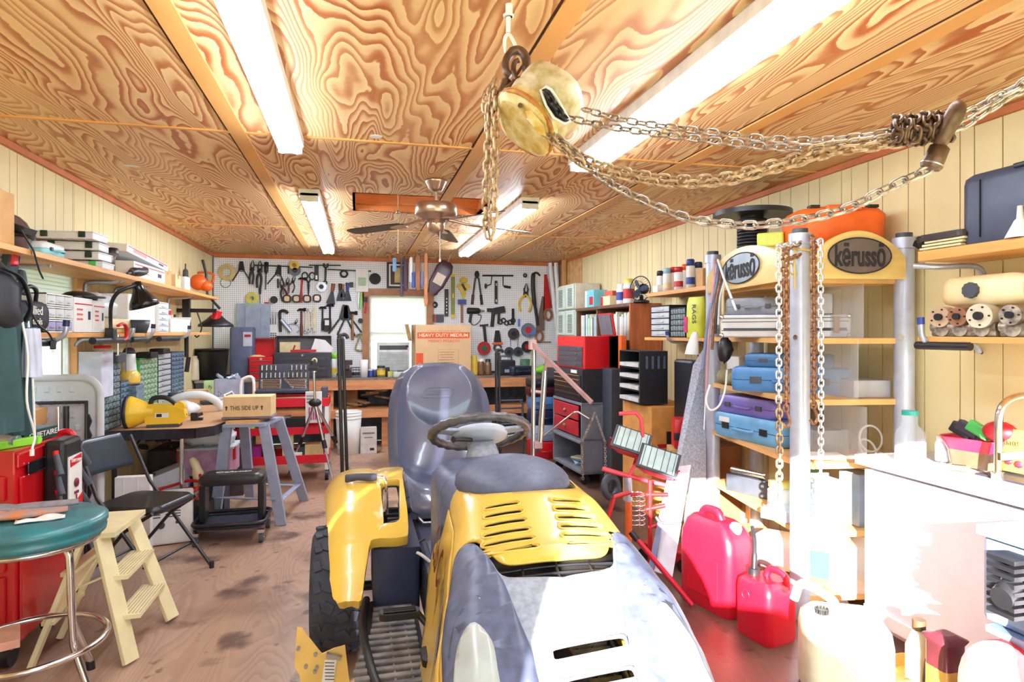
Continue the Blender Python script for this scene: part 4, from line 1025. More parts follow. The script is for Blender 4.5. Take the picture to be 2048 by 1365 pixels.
# beyond the lamp
g=G();g.box((0,0,.03),(.22,LY(262)-LY(217),.06));one('parts_tray','cream flat box on the lower left shelf below the desk lamp','box',g,m_cream,(XL+.19,LM(217,262),LS+.026),bevel=.004)
g=G();g.box((0,0,.012),(.20,LY(260)-LY(219),.024));one('wooden_block','flat wooden block under the cream box on the lower left shelf','block',g,m_pine,(XL+.19,LM(217,262),LS),bevel=.002)
t=T('plastic_bag','crumpled clear plastic bag on top of the cream box on the lower left shelf','plastic bag',(XL+.17,LM(217,262),LS+.088))
def crump(g,s,n,seed,c=(0,0,0)):
 r=random.Random(seed);k0=len(g.v);g.sph(c,s,n)
 for i in range(k0,len(g.v)):
  v=g.v[i];h_=math.sin(v.x*60+seed)*math.cos(v.y*50+seed*2)*.5+r.uniform(-.5,.5)
  g.v[i]=Vector(c)+(v-Vector(c))*(1+.28*h_)
 return g
g=crump(G(),(.10,.15,.085),22,3,(0,0,.07));t.p('bag',g,m_frost)
g=G();g.box((.07,.0,.09),(.004,.05,.05),r=(0,0,20));t.p('blue_tag',g,m('pale blue tag',(150,190,240),.5))
g=G();g.prism(rrect(.22,LY(316)-LY(264),.01),0,.26);one('storage_box','tall plain white box on the lower left shelf behind the desk lamp','box',g,m_wht,(XL+.17,LM(264,316),LS),bevel=.004)
organizer('white plastic drawer tower with four drawers on the lower left shelf',LY(337)-LY(317),.22,.235,1,5,(XL+.19,LM(317,337),LS),90,m_wht,m_frost)
t=T('glass','small dark bowl on the lower left shelf between the pipe caps','bowl',(XL+.345,LM(268,288,.34),LS-.004));g=G();g.lathe([(0,0),(.04,0),(.055,.045),(.06,.085),(.055,.085),(.035,.01),(0,.01)],n=20);t.p('bowl',g,m_dgrey);g=G();g.torus((0,0,.085),.058,.003);t.p('rim',g,m_blk)
t=carton('red and white carton on the lower left shelf beyond the drawer tower',.13,.15,.20,(XL+.10,LM(338,350,.2),LS+.004),90,mat=m_wht,tape=False,marks=((m_red,0,.17,.13,.04),(m('purple print',(100,90,170),.5),.04,.02,.05,.03)))
carton('open white carton with folded papers at the far end of the lower left shelf',LY(380)-LY(342),.17,.11,(XL+.215,LM(342,380),LS+.004),90,mat=m_wht,flaps=True,tape=False)
for i,(y,hh,mt,lab) in enumerate(((LY(352,.08),.17,m_brownw,'dark brown bottle'),(LY(358,.08),.15,m_frost,'pale bottle'))):
 jar('small %s standing behind the open white carton on the lower left shelf'%lab,.022,hh,(XL+.07,y,LS+.004),mt,m_blk,cat='bottle',name='bottle',lidk=.5)
 # red C clamp
t=T('c_clamp','red C-clamp gripping the edge of the lower left shelf','clamp',at(250,675,x=XL+.33))
g=G();g.tube(smooth_pts([at(236,652,x=XL+.33),at(246,648,x=XL+.34),at(252,655,x=XL+.34),at(253,672,x=XL+.34),at(248,680,x=XL+.34),at(234,679,x=XL+.33)],4),.0125,8,flat=.7);t.p('frame',g,m_red,world=True)
a_=at(236,672,x=XL+.33);g=G();g.cyl(a_,a_-Vector((0,0,.12)),.006,n=8);g.cyl(a_+Vector((0,-.025,-.12)),a_+Vector((0,.025,-.12)),.004,n=6);g.cyl(a_,a_+Vector((0,0,.006)),.012);t.p('screw',g,m_chrome,world=True)
# things hanging from the near bracket: hoodie and jacket
t=T('jacket','dark green jacket with white drawstring hanging from the near left bracket','jacket',(XL+.40,2.92,1.03))
def cloth(w,d,h,k,seed):
 def fn(u,v):
  a=2*PI*u;z=h*v;ww=w*(.55+.45*(1-v)**.6);f=1+.10*math.sin(a*5+seed+v*2)+.06*math.sin(a*9+seed*3)
  return(ww*math.cos(a)*f*.5,d*math.sin(a)*f*.5,z)
 return G().grid(fn,60,16)
m_jack=m('dark green fleece',(48,78,82),.85,var=.15,scale=8)
t.p('jacket_body',cloth(.13,.20,.50,0,1),m_jack)
g=cloth(.08,.09,.50,0,4);g.v=[v+Vector((.01,.13,-.03)) for v in g.v];t.p('sleeve',g,m_jack)
g=G();g.tube(smooth_pts([(.06,.02,.44),(.075,.03,.30),(.085,.0,.12),(.09,.05,-.02),(.09,.03,-.08)],5),.005,6);g.cyl((.09,.03,-.08),(.09,.03,-.105),.008);t.p('drawstring',g,m_wht)
g=G();g.tube(smooth_pts([(.05,.09,.44),(.07,.08,.2),(.07,.10,-.05)],5),.005,6);t.p('drawstring',g,m_wht)
t=T('rag','pale grey shop rag draped over the near pipe bracket on the left','rag',(XL+.46,3.02,1.24));t.p('cloth',cloth(.07,.08,.20,0,2),m('pale blue rag',(196,202,222),.8));g=G();g.torus((0,0,.2),.015,.004);t.p('knot',g,m_blue)
t=T('power_plug','black power plug dangling from the lower left shelf below the tool bag','plug',at(106,690,x=XL+.36))
g=G();g.box((0,0,0),(.025,.03,.045),r=(0,0,20));t.p('plug_body',g,m_blk,bevel=.004);g=G();g.box((0,-.008,-.03),(.002,.006,.02));g.box((0,.008,-.03),(.002,.006,.02));t.p('prongs',g,m_chrome)
g=G();g.tube(smooth_pts([(0,0,.02),(-.01,-.03,.06),(-.03,-.08,.10),(-.05,-.14,.2)],5),.0045,6);t.p('cord',g,m_blk)
# ---------------- things under the lower shelf / on the folding table ----------------
TZ=.76
m_tan=m('tan hardboard table top',(200,158,116),.5,var=.1,scale=6)
t=T('folding_table','long folding table with brown top and black metal edge along the left wall','table',(XL+.38,6.0,0))
def tp(px,py):return at(px,py,z=TZ)
y0=4.80;xr=tp(405,852).x;yc=tp(452,824).y+.1
O_=[(XL+.04,y0),(xr-.02,y0),(xr+.08,y0+.09),(xr+.12,y0+.35),(xr+.12,7.35),(XL+.04,7.35)]
g=G();g.prism(O_,TZ-.02,TZ);t.p('table_top',g,m_tan,world=True)
g=G()
for a,b in zip(O_[:-1],O_[1:]):
 g.bar((a[0],a[1],TZ-.03),(b[0],b[1],TZ-.03),.014,.066,up=(0,0,1)) if 0 else g.bar((a[0],a[1],TZ-.034),(b[0],b[1],TZ-.034),.014,.070,up=(0,0,1))
t.p('edge_apron',g,m('blackened steel apron',(58,56,66),.3,metal=.6,var=.3,scale=9),world=True,bevel=.003)
for x,y in((xr-.14,y0+.15),(XL+.12,y0+.15),(xr-.05,7.1),(XL+.12,7.1)):
 g=G();g.cyl((x,y,0),(x,y,TZ-.06),.016,n=12);t.p('leg',g,m_chrome if x>XL+.3 else m_blk,world=True)
g=G();g.tube([(XL+.12,y0+.15,.2),(xr-.14,y0+.15,.2)],.010);t.p('stretcher',g,m_blk,world=True)
# organizers against the wall on the table
x0=XL+.11
def orgpx(label,px0,px1,pyt,cols,rows,fr,dr,pyb=None,d=.11,z0=TZ,gx=XL+.13):
 a=at(px0,700,x=gx);b=at(px1,700,x=gx);zt=at((px0+px1)/2,pyt,x=gx).z
 return organizer(label,(b.y-a.y)*.99,d,zt-z0,cols,rows,(gx-d/2,(a.y+b.y)/2,z0),90,fr,dr,group='small parts organizers under the left shelves')
g=G();g.prism(rrect(.14,.20,.01),0,.30);one('storage_box','plain light grey box standing beyond the window under the left shelf','box',g,m('pale lilac grey plastic',(206,208,226),.5),(XL+.09,4.72,1.0),bevel=.004)
m_slate=m('slate blue drawers',(104,128,148),.25,alpha=.95,var=.35,scale=40);m_smoke=m('smoky clear drawers',(120,136,140),.25,var=.4,scale=50);m_grn=m('greenish clear drawers',(150,170,146),.25,var=.4,scale=50)
orgpx('dark grey organizer with small smoky drawers, leftmost',200,240,712,5,11,m_dgrey,m_smoke)
orgpx('blue grey organizer behind the yellow lantern on the folding table',241,278,760,4,8,m_dgrey,m_slate)
orgpx('bright green framed organizer with clear drawers under the left shelf',279,315,716,5,11,m_green,m_grn)
orgpx('black organizer with long pale drawer fronts under the left shelf',316,342,706,1,10,m_blk,m('pale grey drawer front',(170,176,180),.3))
orgpx('slate blue organizer with small drawers, farthest along the left wall',343,368,704,4,12,m('slate frame',(70,86,104),.5),m_slate)
# lantern
t=T('camping_lantern','yellow and white camping lantern standing on an organizer by the left window','lantern',at(258,768,y=5.28))
k=1.0
LZ=t.o.location.z
g=G();g.lathe([(0,0),(.070,0),(.074,.015),(.074,.07),(.058,.09),(.055,.10),(0,.10)],n=22);t.p('base',g,m_yel)
g=G();g.lathe([(.05,.10),(.048,.13),(.042,.225),(.03,.23)],n=20);t.p('globe',g,m_frost)
g=G();g.lathe([(0,.225),(.045,.225),(.04,.245),(.03,.265),(0,.27)],n=20);t.p('cap',g,m_dgrey)
g=G();g.tube(smooth_pts([(0,-.06,.09),(0,-.065,.2),(0,-.04,.30),(0,.04,.30),(0,.065,.2),(0,.06,.09)],5),.0035,6);t.p('bail_handle',g,m_steel)
g=G();g.cyl((0,0,-.012),(0,0,0),.072,n=22);t.p('foot_ring',g,m_navy)
g=G();g.box((0,0,0),(.15,.16,LZ-TZ-.012));one('parts_organizer','blue drawer unit supporting the yellow lantern','parts organizer',g,m_slate,(t.o.location.x,t.o.location.y,(LZ-.012+TZ)/2),bevel=.004)
t=T('hand_torch','blue tubular torch leaning beside the yellow lantern','torch',at(232,800,y=5.14));a_=at(228,738,y=5.14);b_=at(243,800,y=5.14)
g=G();g.tube([a_,a_.lerp(b_,.3),a_.lerp(b_,.35),b_],[.030,.028,.02,.022],14);t.p('barrel',g,m('royal blue plastic',(48,52,160),.35),world=True);g=G();g.cyl(a_,a_+(a_-b_)*.06,.031);t.p('bezel',g,m_navy,world=True)
jar('clear glass jar with red lid on the organizers under the left shelf',.055,.11,(XL+.14,at(205,690,x=XL+.14).y,TZ+.47),m_clear,m_red,lidk=.9)
for px,h_,mt,nm in((232,.07,m_dgrey,'grey box'),(300,.05,m_blk,'black tool tray'),(325,.04,m_blk,'black cable coil')):
 c=at(px,700,x=XL+.14);g=G();g.box((0,0,h_/2),(.12,.17,h_));
 one('parts_tray','%s lying on the organizers under the left shelf'%nm,'tray',g,mt,(XL+.12,c.y,{232:TZ+.455,300:TZ+.46,325:TZ+.49}[px]),bevel=.01)
 # spotlight
c=at(300,845,z=TZ);
t=T('spotlight','large yellow rechargeable spotlight on the folding table','spotlight',(-1.42,4.94,TZ),2)
m_sy=m('safety yellow plastic',(240,196,48),.35,var=.04)
Mx=rot(0,90,0)
g=G();g.lathe([(0,-.135),(.108,-.135),(.112,-.12),(.104,-.10),(.082,-.05),(.058,-.01),(.055,.03),(0,.03)],c=(0,0,.108),n=30,M=Mx);t.p('reflector_shell',g,m_sy)
g=G();g.lathe([(0,-.155),(.09,-.155),(.114,-.15),(.114,-.128),(.106,-.128)],c=(0,0,.108),n=30,M=Mx);t.p('lens_bezel',g,m_blk)
g=G();g.prism([(-.02,.02),(.20,.02),(.235,.06),(.225,.12),(.13,.155),(0,.165),(-.03,.12)],-.05,.05,M=rot(90,0,0));bd=t.p('body',g,m_sy,bevel=.014)
g=G();g.box((.09,0,.014),(.21,.10,.028));t.p('base_pad',g,m_dgrey,bevel=.004)
g=G();g.tube(smooth_pts([(0,0,.16),(.02,0,.20),(.09,0,.205),(.15,0,.17),(.20,0,.10),(.225,0,.07)],5),.017,8);t.p('handle',g,m_blk)
g=G();g.box((.085,-.0515,.085),(.085,.002,.032));g2=t.p('label',g,m_wht,parent=bd);g=G();g.box((.068,-.0525,.085),(.034,.002,.022));t.p('label_print',g,m_ink,parent=bd)
g=G();g.cyl((.19,-.03,.14),(.19,.03,.14),.035);t.p('knob',g,m_sy)
g=G();heap(g,5,(.27,0,.01),(.05,.05,.05),5);o=one('plug_adapter','black and silver plug adapters lying beside the yellow spotlight','adapter',G().box((0,0,.03),(.05,.045,.06)).box((.03,.01,.01),(.05,.04,.02)).cyl((0,0,.03),(.05,.02,.05),.012),m_blk,(c.x+.30,c.y+.02,TZ),bevel=.004)
one('cloth_bundle','crumpled clear plastic and white paper on the folding table behind the spotlight','plastic wrap',crump(G(),(.10,.08,.06),20,5,(0,0,.055)),m_frost,tuple(at(368,832,z=TZ)))
g=G();g.tube(smooth_pts([(-.22,0,.05),(-.1,-.02,.13),(.05,0,.15),(.16,.03,.10),(.22,.05,.02)],6),.032,12);one('hose','curved clear plastic hose lying across the folding table','hose',g,m_frost,tuple(at(385,826,z=TZ)))
for px,py,w,d,h,mt,lab,rz in((428,808,.22,.16,.03,m_blk,'black and white gadget box near the table edge',20),(446,810,.12,.10,.035,m_wht,'small white carton beside the black gadget box',15)):
 q=at(px,py,z=TZ);carton(lab+' on the folding table',w,d,h,tuple(q),rz,mat=mt,tape=False,name='small_box')
for px,py,w,d,h,mt,lab in((396,797,.20,.15,.09,m_card2,'small light brown cardboard box'),(384,780,.24,.16,.10,m_wht,'long white carton stacked behind the small brown box'),(428,792,.18,.16,.16,m('pale green carton',(190,226,160),.6),'pale green carton with a black emblem'),(447,806,.12,.14,.05,m_wht,'low white carton in front of the green carton')):
 q=at(px,py,z=TZ);t=carton(lab+' on the folding table',w,d,h,(q.x,q.y,TZ),6,mat=mt,tape=False)
 if 'green' in lab:
  g=G()
  for k in range(3):g.bar((-.03+.02*math.cos(k*2.1),-d/2-.002,.09+.03*math.sin(k*2.1)),(-.03+.02*math.cos(k*2.1+2.1),-d/2-.002,.09+.03*math.sin(k*2.1+2.1)),.004,.003)
  t.p('emblem',g,m_ink)
t=T('glass_jar','grey plastic caddy with wire handle behind the green carton','caddy',(q.x-.02,q.y+.38,TZ));g=G();g.prism(rrect(.26,.16,.02),0,.20);t.p('body',g,m('blue grey tote',(176,184,206),.5),bevel=.004);g=G();heap(g,8,(0,0,.2),(.09,.05,.03),9);t.p('contents',g,m_galv)
g=G();g.cyl((0,0,0),(0,0,.13),.045);one('lantern','dark grey tin beside the slate organizers on the folding table','tin',g,m_dgrey,tuple(at(345,815,z=TZ)))
# waste bin (black) on shelf beyond
t=T('waste_bin','black plastic waste bin standing beyond the folding table by the left wall','bin',(at(425,742,y=7.75).x,7.75,.90))
g=G();g.lathe([(0,0),(.14,0),(.17,.33),(.178,.34),(.172,.345),(.135,.01),(0,.01)],n=26);t.p('bin_body',g,m('black bin plastic',(24,24,28),.35));g=G();g.torus((0,0,.342),.175,.006);t.p('rim',g,m_blk)
g=G();g.box((0,0,.87/2),(.54,.36,.87));one('side_cabinet','dark slate cabinet standing in the far left corner under the waste bin','cabinet',g,m('dark slate metal',(62,70,84),.5),(XL+.30,7.79,0),bevel=.006)
g=G();g.box((0,0,.0),(.58,.38,.028));one('grey_worktop','grey worktop on the slate cabinet in the far left corner','worktop',g,m('grey worktop',(150,140,130),.6),(XL+.31,7.79,.885),bevel=.003)
g=G();g.lathe([(0,0),(.06,0),(.065,.02),(.06,.22),(.045,.25),(.045,.27),(0,.27)],n=18);one('thermos','tall beige bottle beside the black waste bin','bottle',g,m('beige plastic',(206,190,160),.5),(at(385,740,y=7.6).x,7.62,.9))
# ---------------- folded white table leaning ----------------
t=T('folded_table','white plastic folding table with black legs folded, leaning by the left window','folding table',(XL+.35,4.05,0))
a0=Vector((XL+.30,3.35,0));
TM=Matrix.Translation((at(238,1000,z=.45).x-.02,at(238,1000,z=.45).y,0))
# table stands upright facing the camera side, its edge toward the room
fx=at(190,762,y=4.25)
def FT(u,v,w=0):return Vector((fx.x+.03-u+.0*v+.10*(1-v/1.28)*.35,4.25-.10*(1-v/1.28)-w,v))
Htop=fx.z+.02
o_=rrect(.92,Htop,.10,6,.46,Htop/2)
g=G();g.loft([[FT(a,b,0) for a,b in o_],[FT(a,b,.012) for a,b in o_]],smooth=False);m_tt=m('light grey table plastic',(196,198,204),.6,var=.04);tt=t.p('table_top',g,m_tt,world=True)
g=G();g.tube([FT(a,b,.006) for a,b in o_],.022,8,closed=True);t.p('rolled_rim',g,m_tt,parent=tt,world=True)
g=G()
for i in range(12):
 for j in range(int(Htop/.075)-1):
  u=.10+.065*i+(.03 if j%2 else 0);v=.10+.075*j
  if u<.86 and v<Htop-.08:g.loft([[FT(u+a,v+b,.012) for a,b in((0,0),(.028,0),(.028,.034),(0,.034))],[FT(u+a,v+b,.019) for a,b in((.004,.004),(.024,.004),(.024,.03),(.004,.03))]],smooth=False)
t.p('moulded_pattern',g,m_tt,parent=tt,world=True)
def fr(pts,r,name,mat=m_blk):
 g=G();g.tube([FT(*p) for p in pts],r,8);return t.p(name,g,mat,world=True)
fr([(.06,.06,.04),(.06,Htop-.14,.04),(.86,Htop-.14,.04)],.012,'frame_rail')
fr([(.16,.06,.05),(.16,Htop-.16,.05)],.016,'leg');fr([(.20,.06,.05),(.20,.86*Htop,.05)],.010,'leg',m_chrome)
fr([(.115,.04,.06),(.115,.62,.06)],.014,'leg');fr([(.15,.74,.055),(.50,.84,.055)],.010,'brace',m_galv);fr([(.15,.70,.055),(.60,.68,.055)],.012,'crossbar');fr([(.45,.80,.055),(.46,1.04,.055)],.014,'leg')
g=G();n_=22
g.loft([[FT(.04+(.007 if(i%2) else-.007),.08+i*(Htop-.25)/n_,w) for w in(.03,.045)]+[FT(.055,.08+i*(Htop-.25)/n_,w) for w in(.045,.03)] for i in range(n_)],smooth=False);t.p('toothed_edge_channel',g,m_blk,world=True)
# ---------------- left floor: stool, ladder, chair, tool chest ----------------
m_teal2=m('teal vinyl seat',(44,128,136),.35,col2=(60,108,116),scale=14,coat=.2)
SX,SY=at(96,1045,z=.70).x,at(96,1045,z=.70).y
SX-=.06
t=T('stool','round teal vinyl stool with bent chrome legs at the left front','stool',(SX,SY,0))
g=G();g.lathe([(0,.640),(.215,.640),(.232,.652),(.234,.668),(.226,.678),(.238,.69),(.238,.708),(.215,.722),(0,.728)],n=48);t.p('seat',g,m_teal2)
g=G();g.lathe([(.19,.625),(.215,.625),(.215,.642),(.19,.642)],n=40);t.p('seat_band',g,m_chrome)
t.o.scale=(1.06,1.06,1)
for i in range(4):
 a=math.radians(67+90*i);c,s_=math.cos(a),math.sin(a)
 g=G();g.tube(smooth_pts([(c*.05,s_*.05,.63),(c*.12,s_*.12,.628),(c*.155,s_*.155,.60),(c*.165,s_*.165,.54),(c*.175,s_*.175,.30),(c*.19,s_*.19,.22),(c*.27,s_*.27,.02)],6),.0125,10);lg=t.p('leg',g,m_chrome)
 g=G();g.cyl((c*.268,s_*.268,0),(c*.262,s_*.262,.035),.0155);t.p('rubber_foot',g,m_blk,parent=lg)
g=G();g.torus((0,0,.245),.235,.0115,n=48);t.p('foot_ring',g,m_chrome)
t=T('work_gloves','pair of grey and orange work gloves lying on the teal stool','gloves',(SX-.02,SY+.03,.728),20)
def glove(g,y,k=1):
 g.loft([[(x,y+b,.018+c_) for b,c_ in ell(w_,h_,10)] for x,w_,h_ in((.16,.03,.010),(.10,.035,.013),(.04,.04,.016),(-.02,.046,.017),(-.05,.04,.015))])
 for i in range(4):g.tube(smooth_pts([(-.04,y-.03+.02*i,.018),(-.09,y-.036+.024*i,.026),(-.13+.008*abs(i-1.5),y-.04+.027*i,.014)],4),[.0115]*5+[.010]*3+[.008],8)
 g.tube(smooth_pts([(.0,y-.04*k,.018),(-.04,y-.07*k,.022),(-.07,y-.075*k,.016)],4),.0105,8)
g=G();glove(g,.03);t.p('glove',g,m('grey glove knit',(136,130,136),.8,var=.15,scale=30))
g=G();glove(g,-.07,-1);g.v=[v*.92+Vector((-.02,0,0)) for v in g.v];t.p('glove',g,m('orange glove palm',(206,124,76),.7,col2=(150,140,140),scale=18))
g=G();g.grid(lambda u,v:(-.03+.15*u,-.15+.06*v,.006+.008*math.sin(u*7)*math.sin(v*5)),12,8);t.p('white_cuff',g,m_wht,solid=.004)
# step ladder
m_lad=m('cream painted wood',(238,224,176),.55,var=.07,scale=8)
t=T('step_ladder','cream painted wooden step ladder beside the teal stool','step ladder',(-.95,2.75,0))
def F(px,py):return at(px,py,z=.01)
nf,ff=F(262,1325),F(345,1238) # front feet: near rail, far rail
topn,topf=at(195,1080,z=.62),at(262,1030,z=.62)
topn=Vector((topf.x-.16,topf.y-.34,.60));topf=Vector((topf.x,topf.y,.60))
n_dir=(topf-topn).normalized()
def rail(a,b,name,wd=.075,th=.02,**k):
 g=G();g.bar(a,b,th,wd,up=tuple(n_dir));return t.p(name,g,m_lad,world=True,bevel=.003,**k)
tn=at(203,1075,y=nf.y+.10);tf=at(262,1032,y=ff.y+.10)
rail(nf,tn,'side_rail');rail(ff,tf,'side_rail')
n_dir=(tf-tn).normalized()
g=G();M_=(tn+tf)/2;w_=(tf-tn).length+.05;dx=Vector((-n_dir.y,n_dir.x,0)).normalized()
if dx.x>0:dx=-dx
def slab(c,L,wd,th):
 g=G();g.bar(c-n_dir*L/2,c+n_dir*L/2,th,wd,up=(0,0,1)) if 0 else g.loft([[c+n_dir*a+dx*b+Vector((0,0,z)) for a,b in((-L/2,-wd/2),(L/2,-wd/2),(L/2,wd/2),(-L/2,wd/2))] for z in(0,th)],smooth=False);return g
t.p('top_step',slab(M_+dx*.04,w_,.20,.022),m_lad,world=True,bevel=.003)
for k in(.36,.68):
 c=(tn.lerp(nf,k)+tf.lerp(ff,k))/2;L=(tn.lerp(nf,k)-tf.lerp(ff,k)).length
 st=t.p('step',slab(c,L,.10,.018),m_lad,world=True,bevel=.002)
 g=G()
 for j in range(7):
  q=c+dx*(-.042+.014*j)+Vector((0,0,.019));g.bar(q-n_dir*L*.46,q+n_dir*L*.46,.004,.003)
 t.p('tread_groove',g,m('weathered tread',(190,178,140),.7),parent=st,world=True)
bk=dx*.52
bn=F(58,1345);bf=bn+n_dir*.30;bn.z=bf.z=.01
rail(bn,tn+dx*.08-Vector((0,0,.03)),'rear_leg',.05);rail(bf,tf+dx*.08-Vector((0,0,.03)),'rear_leg',.05)
g=G()
for k in(.35,.72):
 g.bar(bn.lerp(tn+dx*.08,k),bf.lerp(tf+dx*.08,k),.05,.018)
t.p('rear_rung',g,m_lad,world=True,bevel=.002)
g=G();g.bar(bn.lerp(tn+dx*.08,.35),bf.lerp(tf+dx*.08,.72),.045,.016);g.bar(tn.lerp(nf,.3),(bn.lerp(tn,.6)),.02,.006);t.p('brace',g,m_lad,world=True)
# red tool chest at the left edge
CX=at(132,860,y=2.92).x
t=T('tool_chest','tall red steel tool cabinet at the left edge behind the teal stool','tool cabinet',(CX-.33,2.72,0),0)
ctop=.99
m_redt=m('red tool cabinet enamel',(200,20,28),.25,var=.04,scale=5,coat=.4)
CX=-1.40;ctop=.925;CY=3.32
t.o.location=(CX-.17,CY,0);t.inv=tr(-(CX-.17),-CY,0)
g=G();g.box((0,0,.10+(ctop-.10)/2),(.34,.48,ctop-.10));bd=t.p('cabinet_body',g,m_redt,bevel=.006)
for k,(za,zb) in enumerate(((.14,.40),(.42,.70),(.72,.82))):
 g=G();g.box((-.01,-.248,(za+zb)/2),(.30,.016,zb-za));d_=t.p('drawer',g,m_redt,bevel=.004)
 g=G();g.box((-.01,-.264,zb-.03),(.24,.016,.015));t.p('drawer_handle',g,m_chrome,parent=d_)
g=G();g.box((.1755,0,.48),(.013,.42,.66));sd=t.p('side_door',g,m_redt,bevel=.006)
g=G();g.box((.175,-.0,ctop-.045),(.012,.46,.06));t.p('top_rail',g,m_redt,bevel=.004)
g=G();g.box((.186,-.10,ctop-.09),(.006,.13,.045));nm=t.p('name_plate',g,m('dark chrome plate',(70,74,86),.2,metal=.8),bevel=.002)
g=G()
for a,b in(((0,-.225),(0,-.055)),):
 for zz in(-.12,-.07):g.box((.190,-.10,ctop+zz+.005),(.004,.135,.005))
t.p('plate_trim',g,m_chrome,parent=nm)
for x,y in((-.12,-.18),(.12,-.18),(-.12,.18),(.12,.18)):
 g=G();g.cyl((x-.018,y,.05),(x+.018,y,.05),.05);w_=t.p('caster',g,m_blk);g=G();g.box((x,y,.09),(.05,.05,.03));t.p('caster_fork',g,m_steel,parent=w_)
CT=ctop
def onchest(px,py,z=None):q=at(px,py,z=CT);return q
q=at(60,868,z=CT)
t=T('screwdriver_set','green lettered box of tools lying on the red tool cabinet','tool box',(CX-.06,CY+.04,CT),82)
g=G();g.box((0,0,.03),(.24,.09,.055));t.p('body',g,m('dark green box',(34,62,54),.5),bevel=.003);t.text('QUIETAIRE',.035,m_wht,(0,-.0525,.032),(90,0,0),w=.2)
for x in(-.155,-.19):
 g=G();g.cyl((x,-.04,.03),(x,.04,.03),.024);g.cyl((x,-.045,.03),(x,-.04,.03),.018);t.p('roller',g,m_steel)
t=T('level','short lime green spirit level at the edge of the red tool cabinet','spirit level',(CX-.06,CY-.16,CT),60)
g=G();g.box((0,0,.018),(.24,.03,.034));g.cyl((.12,-.015,.018),(.12,.015,.018),.017);t.p('body',g,m_lime,bevel=.004)
t=T('cardboard_tub','red and blue cardboard package of gas cartridges on the red tool cabinet','package',(CX-.16,CY+.10,CT),60)
g=G();g.prism(rrect(.17,.06,.01),0,.17);bd=t.p('body',g,m('red carton print',(190,30,40),.5));g=G();g.box((-.03,-.031,.12),(.06,.003,.09));t.p('blue_panel',g,m_navy,parent=bd);t.text('3+ CO2',.05,m_wht,(0,-.033,.08),(90,0,0),w=.15)
t=T('tire_inflator','grey and orange hand nozzle tool on the red tool cabinet','nozzle',(CX-.20,CY-.08,CT+.05),20)
g=G();g.tube([(-.07,0,.03),(0,0,.03),(.05,0,.05)],[.02,.024,.012],10);g.tube([(0,0,.03),(-.01,0,-.04)],.014);t.p('body',g,m_orange);g=G();g.cyl((.03,0,.04),(.09,0,.06),.018);t.p('nozzle',g,m_wht)
t=T('tape_roll','red roll behind the green box on the red tool cabinet','roll',(CX+.015,CY+.20,CT-.02));g=G();g.torus((0,0,0),.035,.016,M=rot(90,0,0));t.p('roll',g,m_red)
# screwdriver caddy on the chest side
t=T('screwdriver_caddy','black magnetic screwdriver caddy with a red and white card on the red cabinet side','tool holder',(CX+.06,CY+.06,.60),90)
g=G();g.box((0,0,.16),(.19,.09,.34));bd=t.p('caddy_body',g,m_blk,bevel=.02)
g=G();g.box((.0,-.049,.12),(.14,.006,.26));cd=t.p('card',g,m_wht,parent=bd)
g=G();g.box((0,-.0535,.225),(.12,.002,.035),r=(0,-6,0));t.p('red_banner',g,m_red,parent=bd);t.text('CRAFTSMAN',.022,m_wht,(0,-.0555,.224),(90,6,0),w=.105,parent=bd)
g=G();g.prism([(-.07,0),(.07,.05),(.07,-.02),(-.07,-.02)],0,.002,M=tr(0,-.053,.01)@rot(90,0,0));t.p('red_corner',g,m_red,parent=bd)
g=G();g.sph((.0,-.056,.12),(.022,.008,.022),12);g.box((0,-.056,.075),(.035,.006,.012));g.box((0,-.056,.03),(.004,.004,.07));t.p('magnet_graphic',g,m('dark red print',(120,30,50),.5),parent=bd)
for k,(x,z) in enumerate(((-.12,.26),(-.11,.17),(-.10,.08),(.12,.25),(.125,.15),(.12,.05))):
 g=G();s_=-1 if x<0 else 1
 g.tube([(x,-.02,z+.01),(x+s_*.03,-.05,z-.075)],[.013,.017],8);h_=t.p('driver_handle',g,m_dgrey);g=G();g.cyl((x,-.02,z+.005),(x-s_*.004,-.016,z+.03),.012);t.p('driver_collar',g,m_red,parent=h_)
 # corner of a wooden board near the bottom left
g=G();g.box((0,0,.30),(.30,.16,.03));o=one('wooden_bench','corner of a pinkish wooden board at the bottom left edge of the photo','board',g,m('pink faded wood',(206,150,126),.6,var=.15),(at(5,1270,z=.33).x-.10,at(5,1270,z=.33).y-.02,.005),rz=24,bevel=.003)
g=G();g.box((0,0,.14),(.22,.12,.28));one('support_block','dark support crate under the pinkish board at the bottom left','crate',g,m_dgrey,(o.location.x-.03,o.location.y,.005),rz=24)
# black folding chair
t=T('folding_chair','black padded folding chair in front of the folding table','folding chair',(-1.1,3.9,0))
seat_z=.45
s1,s2,s3,s4=at(226,1020,z=seat_z),at(300,1005,z=seat_z),at(366,985,z=seat_z),at(345,975,z=seat_z)
c=at(292,1004,z=seat_z)
m_cv=m('black chair vinyl',(34,36,40),.35,var=.1,coat=.2)
cd_=Vector((1,-.35,0)).normalized();cn=Vector((-cd_.y,cd_.x,0)) # chair faces +cd_
def CH(a,b,z):return c+cd_*a+cn*b+Vector((0,0,z-seat_z))
g=G();o_=rrect(.40,.38,.07,5);g.loft([[CH(a*k,b*k,z) for a,b in o_] for k,z in((.96,.425),(1,.435),(1,.452),(.93,.468))]);t.p('seat',g,m_cv,world=True)
def back(u,v):return CH(-.21-.05*v-.035*math.cos((u-.5)*2.4),(u-.5)*.40*(1-.25*v*v),.62+.20*v)
g=G();g.grid(back,16,8);t.p('backrest',g,m('grey blue chair vinyl',(48,62,74),.3,coat=.2),world=True,solid=.022)
